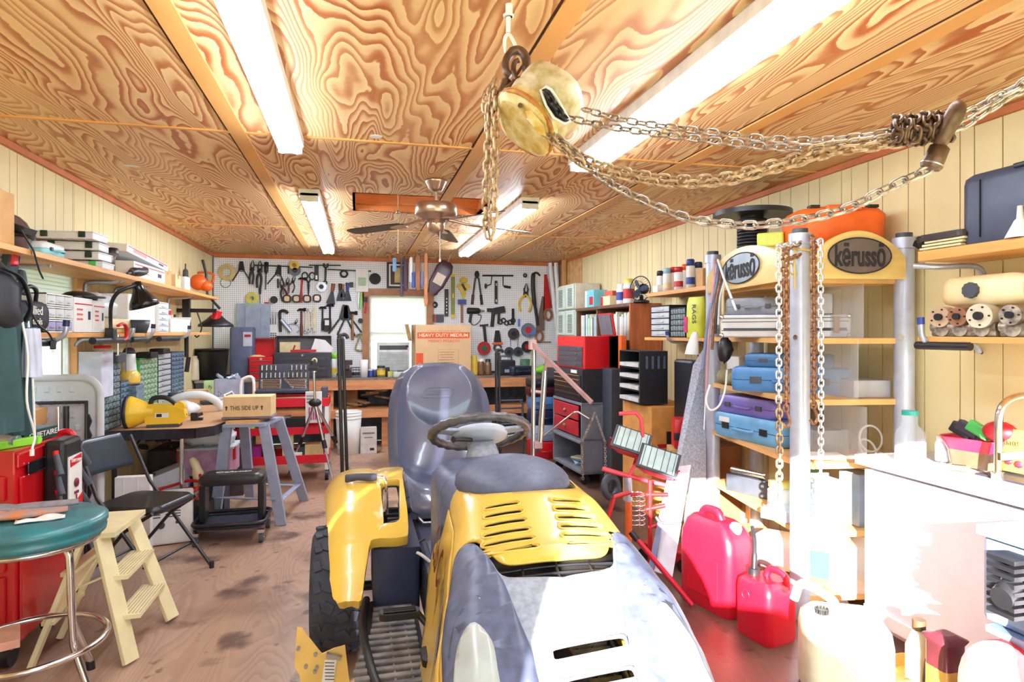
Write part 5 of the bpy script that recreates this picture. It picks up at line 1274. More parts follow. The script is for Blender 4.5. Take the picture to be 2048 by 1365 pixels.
for s in(-1,1):
 g=G();g.tube([CH(.27,s*.215,.01),CH(-.13,s*.215,.52),CH(-.25,s*.205,.80)],.0105,8);lg=t.p('front_leg_tube',g,m_cv,world=True)
 g=G();g.tube([CH(-.27,s*.20,.01),CH(.02,s*.20,.34),CH(.18,s*.20,.44)],.0105,8);t.p('rear_leg_tube',g,m_cv,world=True)
 for q in(CH(.27,s*.215,.01),CH(-.27,s*.20,.01)):
  g=G();g.cyl(q-Vector((0,0,.01)),q+Vector((0,0,.03)),.014);t.p('rubber_foot',g,m_blk,world=True)
g=G();g.tube([CH(.14,-.215,.15),CH(.14,.215,.15)],.008);g.tube([CH(-.16,-.2,.14),CH(-.16,.2,.14)],.008);t.p('stretcher',g,m_cv,world=True)
# white space heater under the chair
q=at(322,1092,z=.0)
t=T('space_heater','white electric heater with a dark dial under the folding chair','heater',(at(322,1094,z=0).x,at(322,1094,z=0).y+.10,0),12)
g=G();g.box((0,0,.17),(.34,.18,.33));bd=t.p('housing',g,m_wht,bevel=.014)
g=G()
for i in range(7):
 for x in(-.07,.05):g.box((x,-.0905,.30-.018*i),(.09,.004,.007))
t.p('vent_slots',g,m_dgrey)
g=G();g.cyl((-.02,-.09,.14),(-.02,-.108,.14),.022);t.p('dial',g,m_dgrey);g=G();g.box((.08,-.092,.15),(.03,.005,.018));t.p('switch',g,m('dark red switch',(120,20,24),.4))
g=G();g.box((0,0,.22),(.10,.26,.44));one('white_panel','white fluted panel standing behind the folding chair','panel',G().box((0,0,.26),(.20,.06,.52)).box((-.05,-.032,.26),(.006,.006,.5)).box((.03,-.032,.26),(.006,.006,.5)),m_wht,(at(268,1000,y=4.45).x,4.45,0),bevel=.004)
g=G();g.box((0,0,.05),(.14,.10,.12));t=T('fire_box','red and white case on the floor behind the heater','case',(at(378,1060,z=0).x,at(378,1060,z=0).y+.1,0));g=G();g.prism(rrect(.16,.12,.02),0,.15);t.p('body',g,m_red,bevel=.004);g=G();g.box((0,0,.19),(.14,.10,.07));t.p('upper_box',g,m_card2);g=G();g.box((-.02,-.061,.08),(.05,.003,.04));t.p('white_mark',g,m_wht)
# rolling creeper seat
t=T('creeper_seat','black rolling mechanic seat with tool tray in front of the sawhorse','rolling seat',(at(460,1085,z=0).x,at(460,1085,z=0).y+.12,0),0);t.o.scale=(1.14,1.1,1.1)
g=G();K=rrect(.37,.19,.04,5);g.loft([[(a*k,b*k,z) for a,b in K] for k,z in((.93,.345),(1,.36),(1,.385),(.93,.405),(.8,.412))]);t.p('cushion',g,m_cv)
g=G();M3=tr(0,0,.413)@rot(0,0,8);t.text('Craftsman',.055,m_wht,(0,0,.4125),(0,0,3),w=.20,shear=.3)
for s in(-1,1):
 g=G();g.box((s*.165,.0,.23),(.035,.12,.23));t.p('side_leg',g,m_blkm,bevel=.006)
g=G();K=rrect(.40,.34,.05,5)
g.loft([[(a*.9,b*.88,.085) for a,b in K],[(a*.9,b*.88,.10) for a,b in K]]);tray=t.p('tray',g,m('grey steel tray',(84,90,110),.35,metal=.4,var=.2))
g=G();g.tube([(a,b,.125) for a,b in K],.012,8,closed=True);g.tube([(a*.95,b*.95,.105) for a,b in K],.010,8,closed=True);t.p('tray_rim',g,m_blk,parent=tray)
for x,y in((-.18,-.15),(.18,-.15),(-.18,.15),(.18,.15)):
 g=G();g.cyl((x-.012,y,.032),(x+.012,y,.032),.032);w_=t.p('caster_wheel',g,m_dgrey);g=G();g.box((x,y,.07),(.035,.03,.02));g.cyl((x-.018,y,.032),(x+.018,y,.032),.008);t.p('caster_fork',g,m_chrome,parent=w_)
 # sawhorse
m_saw=m('slate painted sawhorse',(154,164,188),.5,var=.08);m_sawd=m('slate sawhorse inner face',(100,112,140),.5)
SHZ=.76
cL=at(455,838,z=SHZ);cR=at(548,830,z=SHZ)
t=T('sawhorse','slate blue steel sawhorse stand with a pine top in the left middle','sawhorse',((cL.x+cR.x)/2,(cL.y+cR.y)/2,0))
f1,f2,f3=at(562,1052,z=0),at(608,1003,z=0),at(428,1045,z=0)
f4=f2+(f3-f1)*.92
ta,tb=at(527,850,z=SHZ-.02),at(556,838,z=SHZ-.02);tc_=at(452,852,z=SHZ-.02);td=tb+(tc_-ta)
for a,b in((f1,ta),(f2,tb),(f3,tc_),(f4,td)):
 g=G();g.bar(a,b,.072,.012,up=(0,1,0));g.bar(a+Vector((.03,.03,0)),b+Vector((.03,.03,0)),.012,.06,up=(0,1,0));lg=t.p('leg',g,m_saw,world=True,bevel=.002)
g=G();g.bar(f1.lerp(ta,.26),f3.lerp(tc_,.26),.006,.045,up=(0,1,0));t.p('stretcher',g,m_saw,world=True,bevel=.002)
g=G();g.bar(f1.lerp(ta,.22),f2.lerp(tb,.22),.045,.006);t.p('side_strap',g,m_saw,world=True)
g=G();g.bar(f2.lerp(tb,.2),f4.lerp(td,.2),.006,.045,up=(0,1,0));t.p('stretcher',g,m_saw,world=True)
cc=(ta+tb+tc_+td)/4
g=G();L=(ta-tc_);ey=(tb-ta)
g.loft([[tc_+L*a+ey*b+Vector((0,0,z)) for a,b in((-.05,-.1),(1.08,-.1),(1.08,1.1),(-.05,1.1))] for z in(-.01,.012)],smooth=False);t.p('top_plate',g,m_saw,world=True,bevel=.004)
g=G();g.loft([[tc_+L*a+ey*b+Vector((0,0,z)) for a,b in((-.02,0),(.80,0),(.85,1),(.0,1))] for z in(.012,.032)],smooth=False);t.p('pine_pad',g,m_pine,world=True,bevel=.002)
q=tc_+L*.42+ey*.5
t=carton('tan cardboard box printed this side up on the slate sawhorse',.34,.22,.15,(q.x,q.y,SHZ+.035),math.degrees(math.atan2(L.y,L.x)),mat=m_card2,tape=False)
t.text('THIS SIDE UP',.045,m_ink,(-.02,-.1115,.065),w=.20)
for x in(-.145,.105):
 g=G();g.prism([(-.01,0),(-.004,0),(-.004,.02),(-.011,.02),(0,.034),(.011,.02),(.004,.02),(.004,0),(.01,0)],0,.0012,M=tr(x,-.1105,.05)@rot(90,0,0));t.p('arrow_mark',g,m_ink)
g=G();g.box((0,0,.008),(.36,.22,.014));one('cloth','dark cloth folded under the this-side-up box on the sawhorse','cloth',g,m('dusky cloth',(120,110,130),.9,var=.3),(q.x,q.y,SHZ+.018),rz=math.degrees(math.atan2(L.y,L.x)),bevel=.004)
# under the folding table: heaps
def under(px,py,y):return at(px,py,y=y)
q=under(420,905,5.6)
t=T('storage_tote','clear pink-tinted plastic tote with red clips under the folding table','storage tote',(q.x,5.6,.30))
g=G();g.prism(rrect(.40,.34,.03),0,.20);t.p('tub',g,m('rosy clear plastic',(206,160,190),.3,var=.2));g=G();g.prism(rrect(.42,.36,.03),.20,.215);t.p('lid',g,m_frost)
for s in(-1,1):g=G();g.box((s*.20,-.12,.16),(.03,.05,.10));t.p('clip',g,m_red,bevel=.004)
one('cloth_bundle','white crumpled cloth heaped on the pink tote under the folding table','cloth',crump(G(),(.20,.16,.08),22,8,(0,0,.07)),m_wht,(q.x,5.6,.516))
t=T('plastic_bucket','dark blue carton with white lettering on the floor under the folding table','carton',(under(418,960,5.3).x,5.35,0));g=G();g.box((0,0,.145),(.24,.22,.29));t.p('body',g,m('dark navy carton',(38,44,66),.5),bevel=.004);t.text('BLUE',.055,m_wht,(.06,-.112,.14),(90,90,0))
g=G();g.box((0,0,0),(.34,.26,.22));one('foam_block','white tilted polystyrene block under the folding table','foam block',g,m('pale polystyrene',(216,220,232),.8),(under(322,930,5.25).x,5.3,.26),r=(0,-20,10),bevel=.01)
g=G();g.tube(smooth_pts([(.16*math.cos(a)*(1+.1*math.sin(3*a)),.10*math.sin(a),.03*math.sin(a*2)+.010*a) for a in[i*PI/5 for i in range(22)]],3),.011,6);one('extension_cord','coiled red extension cord under the folding table','cord',g,m_red,(under(355,945,5.0).x,5.02,.22),r=(18,0,0))
g=G();g.box((0,0,.10),(.50,.34,.20));one('dark_case','black equipment case on the floor under the red cord','case',g,m('black equipment shell',(40,38,42),.5,var=.3),(under(345,990,5.0).x,5.1,0),bevel=.02)
g=G();heap(g,26,(0,0,0),(.30,.20,.12),21);one('scrap_heap','jumble of dark odds and ends heaped under the folding table','scrap',g,m('dark scrap',(72,64,66),.6,var=.4,scale=10),(under(360,905,6.1).x,6.0,.42));C.objects['scrap_heap']['kind']='stuff'
g=G();g.box((0,0,.21),(.75,.5,.42));one('wooden_crate','dark wooden crate deep under the folding table','crate',g,m('dark brown crate',(78,66,62),.7,var=.3),(XL+.42,6.2,0),bevel=.004)  # crate colour is a plain dark brown with random variation
g=G();g.cyl((0,0,0),(0,0,.36),.085);one('kraft_tube','brown cylindrical drum behind the folding chair under the table','drum',g,m('brown drum',(120,92,66),.6),(under(285,900,5.2).x,5.25,.0),bevel=.003)
g=G();g.tube(smooth_pts([(0,0,.0),(.02,0,.12),(0,0,.26),(-.04,.02,.33)],4),[.05]*4+[.04]*4+[.03]*4+[.02],12);one('glove_bundle','pale work glove standing between the cord and the navy carton','glove',g,m_cream,(under(392,930,5.1).x,5.12,.16))
# ---------------- back wall: pegboard tools ----------------
YT=YB-.035;SP1=8.38/FPX # metres per photo pixel at the pegboard
m_tool=m('dark steel tool',(44,46,54),.4,metal=.5,var=.3);m_toolb=m('black grip',(28,28,32),.5);m_redh=m('red tool grip',(190,30,34),.4);m_brnh=m('wooden handle',(150,104,66),.5,var=.15);m_yelh=m('yellow tool',(228,196,70),.45);m_blueh=m('blue grip',(46,66,150),.4)
def PT(name,label,cat,px,py,ang=0,y=None,group=None):
 p=at(px,py,y=y or YT);return T(name,label,cat,p,0,group,r=(0,ang,0))
def pliers(label,px,py,H,ang=0,hm=None,op=.3,name='pliers'):
 t=PT(name,label,name,px,py,ang);L=H*SP1
 g=G();g.sph((0,0,L*.12),(L*.10,.012,L*.10),10)
 for s in(-1,1):g.tube([(s*L*.05,0,L*.15),(s*L*.07,0,L*.3),(s*L*.015,0,L*.5)],[L*.06,L*.055,L*.02],6,flat=.5)
 t.p('jaws',g,m_tool)
 for s in(-1,1):
  g=G();g.tube(smooth_pts([(0,0,L*.12),(s*L*op*.55,0,-L*.1),(s*L*op*.6,0,-L*.3),(s*L*op*.45,0,-L*.5)],3),L*.042,6);t.p('handle',g,hm or m_toolb)
def clamp_spring(label,px,py,H,ang=0,hm=None):
 t=PT('spring_clamp',label,'clamp',px,py,ang);L=H*SP1
 g=G();g.prism([(-L*.08,L*.5),(L*.08,L*.5),(L*.15,L*.05),(-L*.15,L*.05)],-.01,.01,M=rot(90,0,0));g.torus((0,0,L*.08),L*.09,L*.02,M=rot(90,0,0),n=12);t.p('jaws',g,m_tool,bevel=.002)
 for s in(-1,1):
  g=G();g.bar((s*L*.08,0,L*.1),(s*L*.42,0,-L*.5),L*.06,.012,up=(0,1,0));t.p('handle',g,hm or m_toolb,bevel=.003)
def hammer(label,px,py,H,ang=0,hm=None,wd=.36,name='hammer'):
 t=PT(name,label,'hammer',px,py,ang);L=H*SP1
 g=G();g.tube([(-L*wd*.5,0,L*.40),(-L*wd*.2,0,L*.44),(L*wd*.2,0,L*.44),(L*wd*.22,0,L*.44),(L*wd*.5,0,L*.44)],[L*.02,L*.05,L*.045,L*.065,L*.065],8);t.p('head',g,m_tool)
 g=G();g.tube([(0,0,L*.45),(0,0,0),(0,0,-L*.2),(0,0,-L*.5)],[L*.035,L*.035,L*.055,L*.05],8);t.p('handle',g,hm or m_brnh)
def wrench(label,px,py,H,ang=0,mt=None,k=1,name='wrench'):
 t=PT(name,label,'wrench',px,py,ang);L=H*SP1
 g=G();g.prism([(-L*.03*k,-L*.4),(L*.03*k,-L*.4),(L*.04*k,L*.34),(-L*.04*k,L*.34)],-.004,.004,M=rot(90,0,0));g.torus((0,0,-L*.44),L*.055*k,L*.022*k,M=rot(90,0,0),n=12,k=6);g.torus((0,0,L*.42),L*.07*k,L*.028*k,M=rot(90,0,0),n=12,k=6,a0=130,a1=410)
 t.p('wrench_body',g,mt or m_chrome)
def screwdriver(label,px,py,H,ang=0,hm=None,name='screwdriver',cat=None,k=1):
 t=PT(name,label,cat or name,px,py,ang);L=H*SP1
 g=G();g.tube([(0,0,L*.5),(0,0,L*.46),(0,0,L*.15),(0,0,L*.08)],[L*.04*k,L*.08*k,L*.07*k,L*.04*k],8);t.p('handle',g,hm or m_redh)
 g=G();g.cyl((0,0,L*.1),(0,0,-L*.5),L*.022,L*.018,n=6);t.p('shaft',g,m_tool)
def tape(label,px,py,R_=8,mt=None):
 t=PT('tape_measure',label,'tape measure',px,py);r=R_*SP1
 g=G();g.prism(rrect(2*r,2*r*.95,r*.7,4),-.015,.02,M=rot(90,0,0));t.p('case',g,m_toolb,bevel=.004);g=G();g.prism(rrect(1.2*r,1.25*r,r*.4,4),.021,.024,M=rot(90,0,0));t.p('face',g,mt or m_chrome)
def roll(label,px,py,R_,r2,mt,cat='coil',name='wire_coil',n=3):
 t=PT(name,label,cat,px,py);g=G();R=R_*SP1
 for i in range(n):g.torus((0,-.004*i,0),R-i*r2*SP1*.8,r2*SP1*.6,M=rot(90,0,0),n=26,k=6)
 g.M=Matrix();t.p('coil',g,mt)
def scissors(label,px,py,H):
 t=PT('shears',label,'shears',px,py);L=H*SP1
 for s in(-1,1):
  g=G();g.torus((s*L*.14,0,L*.36),L*.11,L*.028,M=rot(90,0,0),n=16,k=6,sy=1.3);g.tube([(s*L*.08,0,L*.24),(-s*L*.02,0,0),(-s*L*.01,0,-L*.5)],[L*.03,L*.035,L*.008],6);t.p('blade_handle',g,m_tool)
def discs(label,px,py,R_,m1,m2=None,cat='disc',name='grinding_disc',th=.02):
 t=PT(name,label,cat,px,py);r=R_*SP1
 g=G();g.cyl((0,-th,0),(0,th*.3,0),r,n=26);t.p('disc',g,m1)
 g=G();g.cyl((0,-th-.012,0),(0,-th,0),r*.45,n=18);t.p('hub',g,m2 or m_tool)
def bars(name,label,cat,px,py,w,h,mt,ang=0,th=.02,extra=None,y=None):
 t=PT(name,label,cat,px,py,ang,y=y);g=G();g.box((0,0,0),(w*SP1,th,h*SP1));t.p('body',g,mt,bevel=.002)
 if extra:
  g=G()
  for(x,z,ww,hh) in extra[1]:g.box((x*SP1,-th/2-.004,z*SP1),(ww*SP1,.008,hh*SP1))
  t.p(extra[2] if len(extra)>2 else 'fitting',g,extra[0])
 return t
def drill(label,px,py,S,mt,ang=0,flip=1,name='power_drill'):
 t=PT(name,label,'power drill',px,py,ang);k=S*SP1*flip
 g=G();g.tube([(-.45*k,0,.15*abs(k)),(-.40*k,0,.15*abs(k)),(.15*k,0,.15*abs(k)),(.25*k,0,.15*abs(k))],[.13*abs(k),.17*abs(k),.16*abs(k),.09*abs(k)],12);t.p('motor_body',g,mt)
 g=G();g.tube([(.25*k,0,.15*abs(k)),(.38*k,0,.15*abs(k)),(.5*k,0,.15*abs(k))],[.08*abs(k),.07*abs(k),.02*abs(k)],8);t.p('chuck',g,m_steel)
 g=G();g.bar((-.22*k,0,.1*abs(k)),(-.3*k,0,-.45*abs(k)),.14*abs(k),.05,up=(0,1,0));t.p('grip',g,mt,bevel=.008)
 g=G();g.tube(smooth_pts([(-.3*k,0,-.42*abs(k)),(-.1*k,-.02,-.6*abs(k)),(.2*k,-.01,-.4*abs(k)),(.3*k,0,-.1*abs(k)),(.1*k,-.02,-.05*abs(k))],4),.006,6);t.p('cord',g,m_toolb)
def saw(label,px,py,H,ang,mt,hm):
 t=PT('hand_saw',label,'saw',px,py,ang);L=H*SP1
 g=G();g.prism([(-L*.03,L*.5),(L*.03,L*.5),(L*.10,-L*.22),(-L*.10,-L*.28)],-.0015,.0015,M=rot(90,0,0));t.p('blade',g,mt)
 g=G();g.torus((0,0,-L*.36),L*.075,L*.026,M=rot(90,0,0),n=16,k=6,sy=1.5);t.p('handle',g,hm)
W=' on the pegboard'
roll('coiled tan rope hung at the far left'+W,454,545,14,3,m('tan rope',(214,190,130),.8),name='rope_coil')
roll('thin dark wire loop below the tan rope'+W,451,566,9,.8,m_tool,n=1)
clamp_spring('black spring clamp right of the tan rope'+W,483,543,38)
pliers('long black nippers, second tool from the rope'+W,504,545,46,4,op=.12)
pliers('slim dark pliers with long handles, third from the rope'+W,519,549,52,3,op=.12)
screwdriver('silver driver hanging beside the slim pliers'+W,532,552,54,2,m_tool)
clamp_spring('black tilted spring clamp under the left rod'+W,556,551,40,8)
bars('steel_rod','long dark horizontal rod near the top left'+W,'rod',568,533,106,2.4,m_toolb,.8,th=.02)
bars('steel_rod','second dark horizontal rod meeting the first one'+W,'rod',650,531,60,2.2,m_toolb,-1,th=.02)
bars('steel_rod','dark rod with flared end above the white packet'+W,'rod',699,541,84,2.4,m_toolb,1,th=.02)
discs('yellow tape reel hung on the left rod'+W,589,531,9,m_yelh,m_brnh,'tape','tape_reel')
discs('grey round reel under the yellow tape reel'+W,590,541,11,m('dark grey disc',(104,108,116),.5),m_tool,th=.008)
pliers('dark locking pliers hanging below the tilted clamp'+W,566,580,44,-10,op=.2);pliers('brown handled pliers left of the red T tool'+W,574,572,34,8,m_brownw,.25);pliers('grey pruning pliers with open handles'+W,585,568,34,14,m_dgrey,.25)
bars('pry_tool','short black upright bar below the left rod'+W,'bar',556,567,3,18,m_toolb)
hammer('red handled T-shaped scraper between the reels and shears'+W,603,580,50,4,m_redh,.32,'scraper')
scissors('large dark shears with looped handles'+W,617,570,48)
bars('level','dark torpedo level hanging from the rod'+W,'level',633,546,8,32,m_tool,0,extra=(m_chrome,((0,-9,4,8),),'vial'))
wrench('large dark pipe wrench hung from the rod'+W,651,548,40,2,m_tool,1.5)
bars('torch_tool','straight black bar beside the grey reel'+W,'bar',577,541,2.4,14,m_toolb)
roll('black ring shaped clamp beside the dark rod'+W,688,548,7,2,m_toolb,name='ring_clamp',cat='clamp',n=2)
discs('round chrome gauge with dark face in the middle'+W,643,574,10,m_steel,m_toolb,'gauge','pressure_gauge')
for px,py,lab in((574,598,'tape measure, leftmost of the four in a row'),(593,598,'tape measure, second of the four in a row'),(614,598,'tape measure, third of the four in a row'),(634,597,'tape measure, rightmost of the four in a row')):tape('black and silver '+lab+W,px,py)
roll('yellow cord wound around black pliers'+W,504,597,10,3,m('yellow cord',(220,214,110),.6),name='cord_coil');pliers('black pliers held in the yellow cord coil'+W,503,594,16,10)
discs('black jagged cup brush above the electrical panel'+W,548,600,7,m_toolb,m_tool,'brush','cup_brush')
bars('safety_tag','small red tag hanging beside the grey panel'+W,'tag',533,615,8,20,m_redh,th=.01)
screwdriver('long dark driver hanging through the yellow cord area'+W,520,592,32,0,m_tool)
bars('electrical_panel','grey metal electrical panel door on the pegboard','electrical panel',507,642,60,66,m('light grey steel panel',(158,172,194),.5),th=.05,extra=(m('panel relief',(146,160,184),.5),((-14,0,2,50),(14,0,2,50),(22,-14,3,8)),'ridge'))
for i,(px,h,lab) in enumerate(((541,30,'first'),(546,33,'second'),(551,30,'third'))):screwdriver('thin silver chisel, %s of three beside the grey panel%s'%(lab,W),px,640,h,3*i-3,m_steel,name='chisel',k=.4)
bars('drill_index','small white and black bit holder under the silver chisels'+W,'bit holder',547,663,14,26,m_foam,extra=(m_toolb,tuple((-4+4*i,-4-4*j,2,2) for i in range(3) for j in range(3)),'sockets'))
t=PT('caulk_gun','black U-shaped clamp gun below the tape measures'+W,'clamp',566,645);g=G();g.tube(smooth_pts([at(561,664,y=YT)-t.o.location,at(560,640,y=YT)-t.o.location,at(560,624,y=YT)-t.o.location,at(570,622,y=YT)-t.o.location,at(576,627,y=YT)-t.o.location],4),.018,8);t.p('frame',g,m_toolb);g=G();g.tube([at(562,640,y=YT)-t.o.location,at(582,664,y=YT)-t.o.location],.026,8);t.p('lever',g,m_galv)
pliers('silver branched puller left of the brown hammer'+W,590,650,26,20,m_galv,.7,name='puller')
hammer('claw hammer with long red brown handle above the black toolbox'+W,603,645,56,0,m('mahogany handle',(110,40,34),.4),.3)
for i,(px,h,lab) in enumerate(((612,50,'longest'),(618,44,'middle'),(624,36,'shortest'))):wrench('silver combination wrench, %s of three near the brown hammer'%lab,px,642,h,2-2*i)
bars('folding_ruler','pale folding wooden ruler hanging among the wrenches'+W,'ruler',629,638,5,52,m('pale ruler',(238,226,190),.6))
hammer('black handled ball hammer right of the pale ruler'+W,645,637,48,0,m_toolb,.3);hammer('black rubber mallet with square head beside the ball hammer'+W,660,634,52,0,m_toolb,.3,'mallet')
bars('stud_finder','black and white handheld meter hanging below the mallet'+W,'meter',654,650,12,26,m_toolb,extra=(m_wht,((0,4,8,10),),'screen'))
for px,py,h,a,hm,lab in((664,588,40,8,m_brownw,'brown handled putty knife left of the orange one'),(680,585,34,0,m('dark brown handle',(70,44,36),.5),'dark handled putty knife, second in the row'),(686,582,26,0,m_brnh,'tan handled putty knife behind the dark one'),(695,584,36,0,m_blueh,'blue handled putty knife')):
 t=PT('putty_knife',lab+W,'putty knife',px,py,a);L=h*SP1;g=G();g.tube([(0,0,L*.5),(0,0,L*.1)],[L*.10,L*.08],8);t.p('handle',g,hm);g=G();g.prism([(-L*.07,L*.1),(L*.07,L*.1),(L*.22,-L*.5),(-L*.22,-L*.5)],-.003,.003,M=rot(90,0,0));t.p('blade',g,m_tool)
bars('mirror_tool','small black clip tool right of the blue putty knife'+W,'clip',703,570,7,10,m_toolb)
bars('packet','white hanging packet with green drawing near the window'+W,'packet',724,562,24,44,m_foam,th=.03,extra=(m('pale green print',(170,196,160),.6),((0,-2,15,16),),'printed_drawing'))
roll('black coiled cable hanging between the packet and the picture'+W,750,558,9,4,m_toolb,name='cable_coil')
t=bars('picture_frame','black framed picture with gold inner border on the pegboard','picture',795,551,42,52,m_toolb,th=.03);g=G();g.box((0,-.018,0),(34*SP1,.004,44*SP1));t.p('mat_board',g,m_foam);g=G();g.box((0,-.021,0),(28*SP1,.004,38*SP1));t.p('backing',g,m('dark picture ground',(70,50,40),.6));g=G();g.box((0,-.024,0),(12*SP1,.004,30*SP1));t.p('gold_panel',g,m('dull gold panel',(206,180,110),.5))
clamp_spring('black ratcheting bar clamp hanging in front of the hammers'+W,687,640,60,6);clamp_spring('second long dark clamp beside the bar clamp'+W,696,640,56,-6)
hammer('brown handled tack hammer nearest the window'+W,705,652,58,0,m_brnh,.34)
bars('hacksaw','curved red hacksaw frame beside the window'+W,'hacksaw',732,610,6,36,m_redh,6,extra=(m_toolb,((-2,10,8,10),),'grip'))
for i,(px,mt,lab) in enumerate(((717,m_steel,'silver'),(722,m_lime,'lime'),(726,m_wht,'white'))):bars('saw_blade','narrow %s blade hanging left of the red hacksaw%s'%(lab,W),'blade',px,602,3,34,mt,2)
discs('small dark pulley below the blades near the window'+W,721,642,5,m_toolb);t=PT('grapple','pale brass grapple hook near the lower window corner'+W,'hook',720,684);g=G()
for s in(-1,1):g.torus((0,0,.05),.05,.010,M=rot(90,0,0),n=10,a0=10,a1=170);g.tube(smooth_pts([(0,0,.09),(s*.03,0,0),(s*.06,0,-.09),(0,0,-.12)],3),.011,6)
t.p('hook_arms',g,m('dull brass',(160,150,110),.5))
bars('pry_bar','long grey bar leaning below the hammers over the bench','bar',684,712,9,74,m_dgrey,-2,y=YT-.05)
# right of the window
roll('small black pulley block at the window corner'+W,870,585,5,2.4,m_toolb,name='pulley',cat='pulley');roll('black looped strap below the pulley'+W,869,610,6,1.6,m_toolb,name='strap_loop')
bars('bar_clamp','black perforated bar clamp left of the green level'+W,'clamp',893,606,8,56,m_toolb,0,extra=(m_chrome,tuple((0,-20+7*i,1.6,3) for i in range(5)),'holes'))
bars('level','long olive green spirit level standing on the pegboard','level',906,592,8,90,m('olive green level',(134,140,60),.5),0,extra=(m_yelh,((0,42,9,6),(0,-42,9,6),(0,0,3,10)),'end_cap'))
t=PT('trowel','golden yellow bellows-shaped tool'+W,'trowel',927,575);g=G();g.prism([(-15*SP1,3*SP1),(-8*SP1,8*SP1),(8*SP1,8*SP1),(15*SP1,3*SP1),(6*SP1,-8*SP1),(2*SP1,-24*SP1),(-2*SP1,-24*SP1),(-6*SP1,-8*SP1)],-.01,.02,M=rot(90,0,0));g.sph((0,0,15*SP1),(.06,.025,.04),12);t.p('body',g,m_yelh,bevel=.004);g=G();g.box((0,-.03,0),(.03,.01,.10),r=(0,-30,0));t.p('dark_insert',g,m_toolb)
bars('brush','dust brush with dark bristles and wooden handle below the yellow tool'+W,'brush',924,624,5,46,m_brnh,0,extra=(m_blueh,((0,20,18,10),),'bristles'))
t=PT('bolt_cutters','large bolt cutters with dark red grips'+W,'bolt cutters',954,577);L=68*SP1
g=G();g.sph((0,0,L*.42),(L*.08,.02,L*.12),10);t.p('jaws',g,m_toolb)
for s in(-1,1):
 g=G();g.cyl((s*L*.05,0,L*.32),(s*L*.12,0,-L*.2),L*.03);t.p('arm',g,m_dgrey);g=G();g.cyl((s*L*.12,0,-L*.2),(s*L*.15,0,-L*.5),L*.045);t.p('grip',g,m('maroon grip',(84,24,44),.4) if s<0 else m_toolb)
t=PT('brace_drill','dark hand brace drill mounted horizontally'+W,'brace',995,552);k=SP1
g=G();g.tube([(-32*k,0,0),(34*k,0,1*k)],1.8*k,8);t.p('rod',g,m_tool);g=G();g.tube([(-12*k,0,0),(-14*k,0,-18*k),(-24*k,0,-22*k)],1.2*k,6);g.tube([(12*k,0,0),(12*k,0,-21*k),(26*k,0,-23*k)],1.2*k,6);t.p('crank',g,m_tool);g=G();g.sph((-25*k,0,-22*k),(3*k,.02,6*k),10);g.cyl((14*k,0,-22*k),(28*k,0,-24*k),2.6*k);t.p('knob',g,m_toolb)
bars('level','short black torpedo level under the brace drill'+W,'level',992,585,6,48,m_toolb,0,extra=(m_chrome,((0,-18,3,6),(0,16,3,6)),'vial'))
pliers('cream and yellow large pipe clamp'+W,1051,596,60,4,m_yelh,.35,name='pipe_clamp');roll('thin wire scroll above the pipe clamp'+W,1050,551,4,1.2,m_tool,name='wire_hook')
t=PT('pick_hammer','long dark pry bar with a curved claw'+W,'pry bar',1070,600);g=G();g.tube(smooth_pts([at(a,b,y=YT)-t.o.location for a,b in((1080,552),(1074,546),(1067,549),(1066,570),(1068,600),(1072,625),(1075,652))],4),[.014]*8+[.03]*10+[.022]*7,8);t.p('bar',g,m_toolb)
saw('red framed hand saw with long blade'+W,1094,596,100,-4,m_redh,m_brownw);saw('old brown hand saw leaning behind the red saw'+W,1082,640,100,6,m('rusty saw blade',(110,90,76),.5),m_brownw)
drill('black corded power drill'+W,951,628,40,m_toolb);t=PT('grease_gun','black grease gun with dangling parts'+W,'grease gun',984,628);g=G();g.box((0,0,.05),(.14,.04,.05));g.box((.10,0,.05),(.16,.05,.09),r=(0,-10,0));g.cyl((.02,0,.05),(.0,0,-.18),.025);g.cyl((.10,0,.05),(.09,0,-.14),.018);t.p('body',g,m_toolb,bevel=.004)
t=PT('chain_wrench','dark hooked chain links beside the grease gun'+W,'hook',1012,640);g=G();[g.torus((.045*i-.08,0,.02*math.sin(i*2)-.03),.03,.009,M=rot(90,0,0),n=12,k=6) for i in range(5)];t.p('links',g,m_tool)
bars('file_tool','slim dark file hanging above the round dark disc'+W,'file',1026,634,5,34,m_tool,0)
discs('dark round sanding disc in the middle'+W,1027,668,12,m('dark brown disc',(60,52,50),.6));discs('blue grey round saw disc beside the dark disc'+W,1056,661,15,m('blue grey disc',(110,120,140),.4),m_redh);bars('label_card','blue paper label on the blue grey disc'+W,'label',1063,665,18,10,m('blue paper',(80,130,200),.6),th=.06)
discs('black and red grinding disc below the blue label'+W,1054,694,12,m_toolb,m_redh)
for px,lab in((1018,'left'),(1036,'right')):
 discs('small dark round pan, %s of the hanging pair%s'%(lab,W),px,704,10,m_dgrey);bars('wire_hanger','thin wire holding the %s small round pan%s'%(lab,W),'wire',px+(3 if px<1030 else 0),683,1,24,m_tool,4 if px>1030 else-4,th=.008)
discs('red and green cord reel with black handle'+W,968,697,14,m_redh,m('bottle green',(40,100,70),.4),'reel','cord_reel');bars('trimmer_handle','black handled tool above the red and green reel'+W,'tool handle',970,672,6,44,m_toolb,-6,extra=(m_toolb,((0,22,18,4),),'claw'))
t=PT('staple_gun','orange and black jigsaw shaped tool'+W,'jigsaw',995,676);g=G();g.prism([(-.03,.10),(.02,.10),(.05,-.06),(-.05,-.06)],-.03,.03,M=rot(90,0,0));t.p('body',g,m_toolb,bevel=.01);g=G();g.box((0,0,-.08),(.14,.07,.03));t.p('base',g,m_orange,bevel=.004)
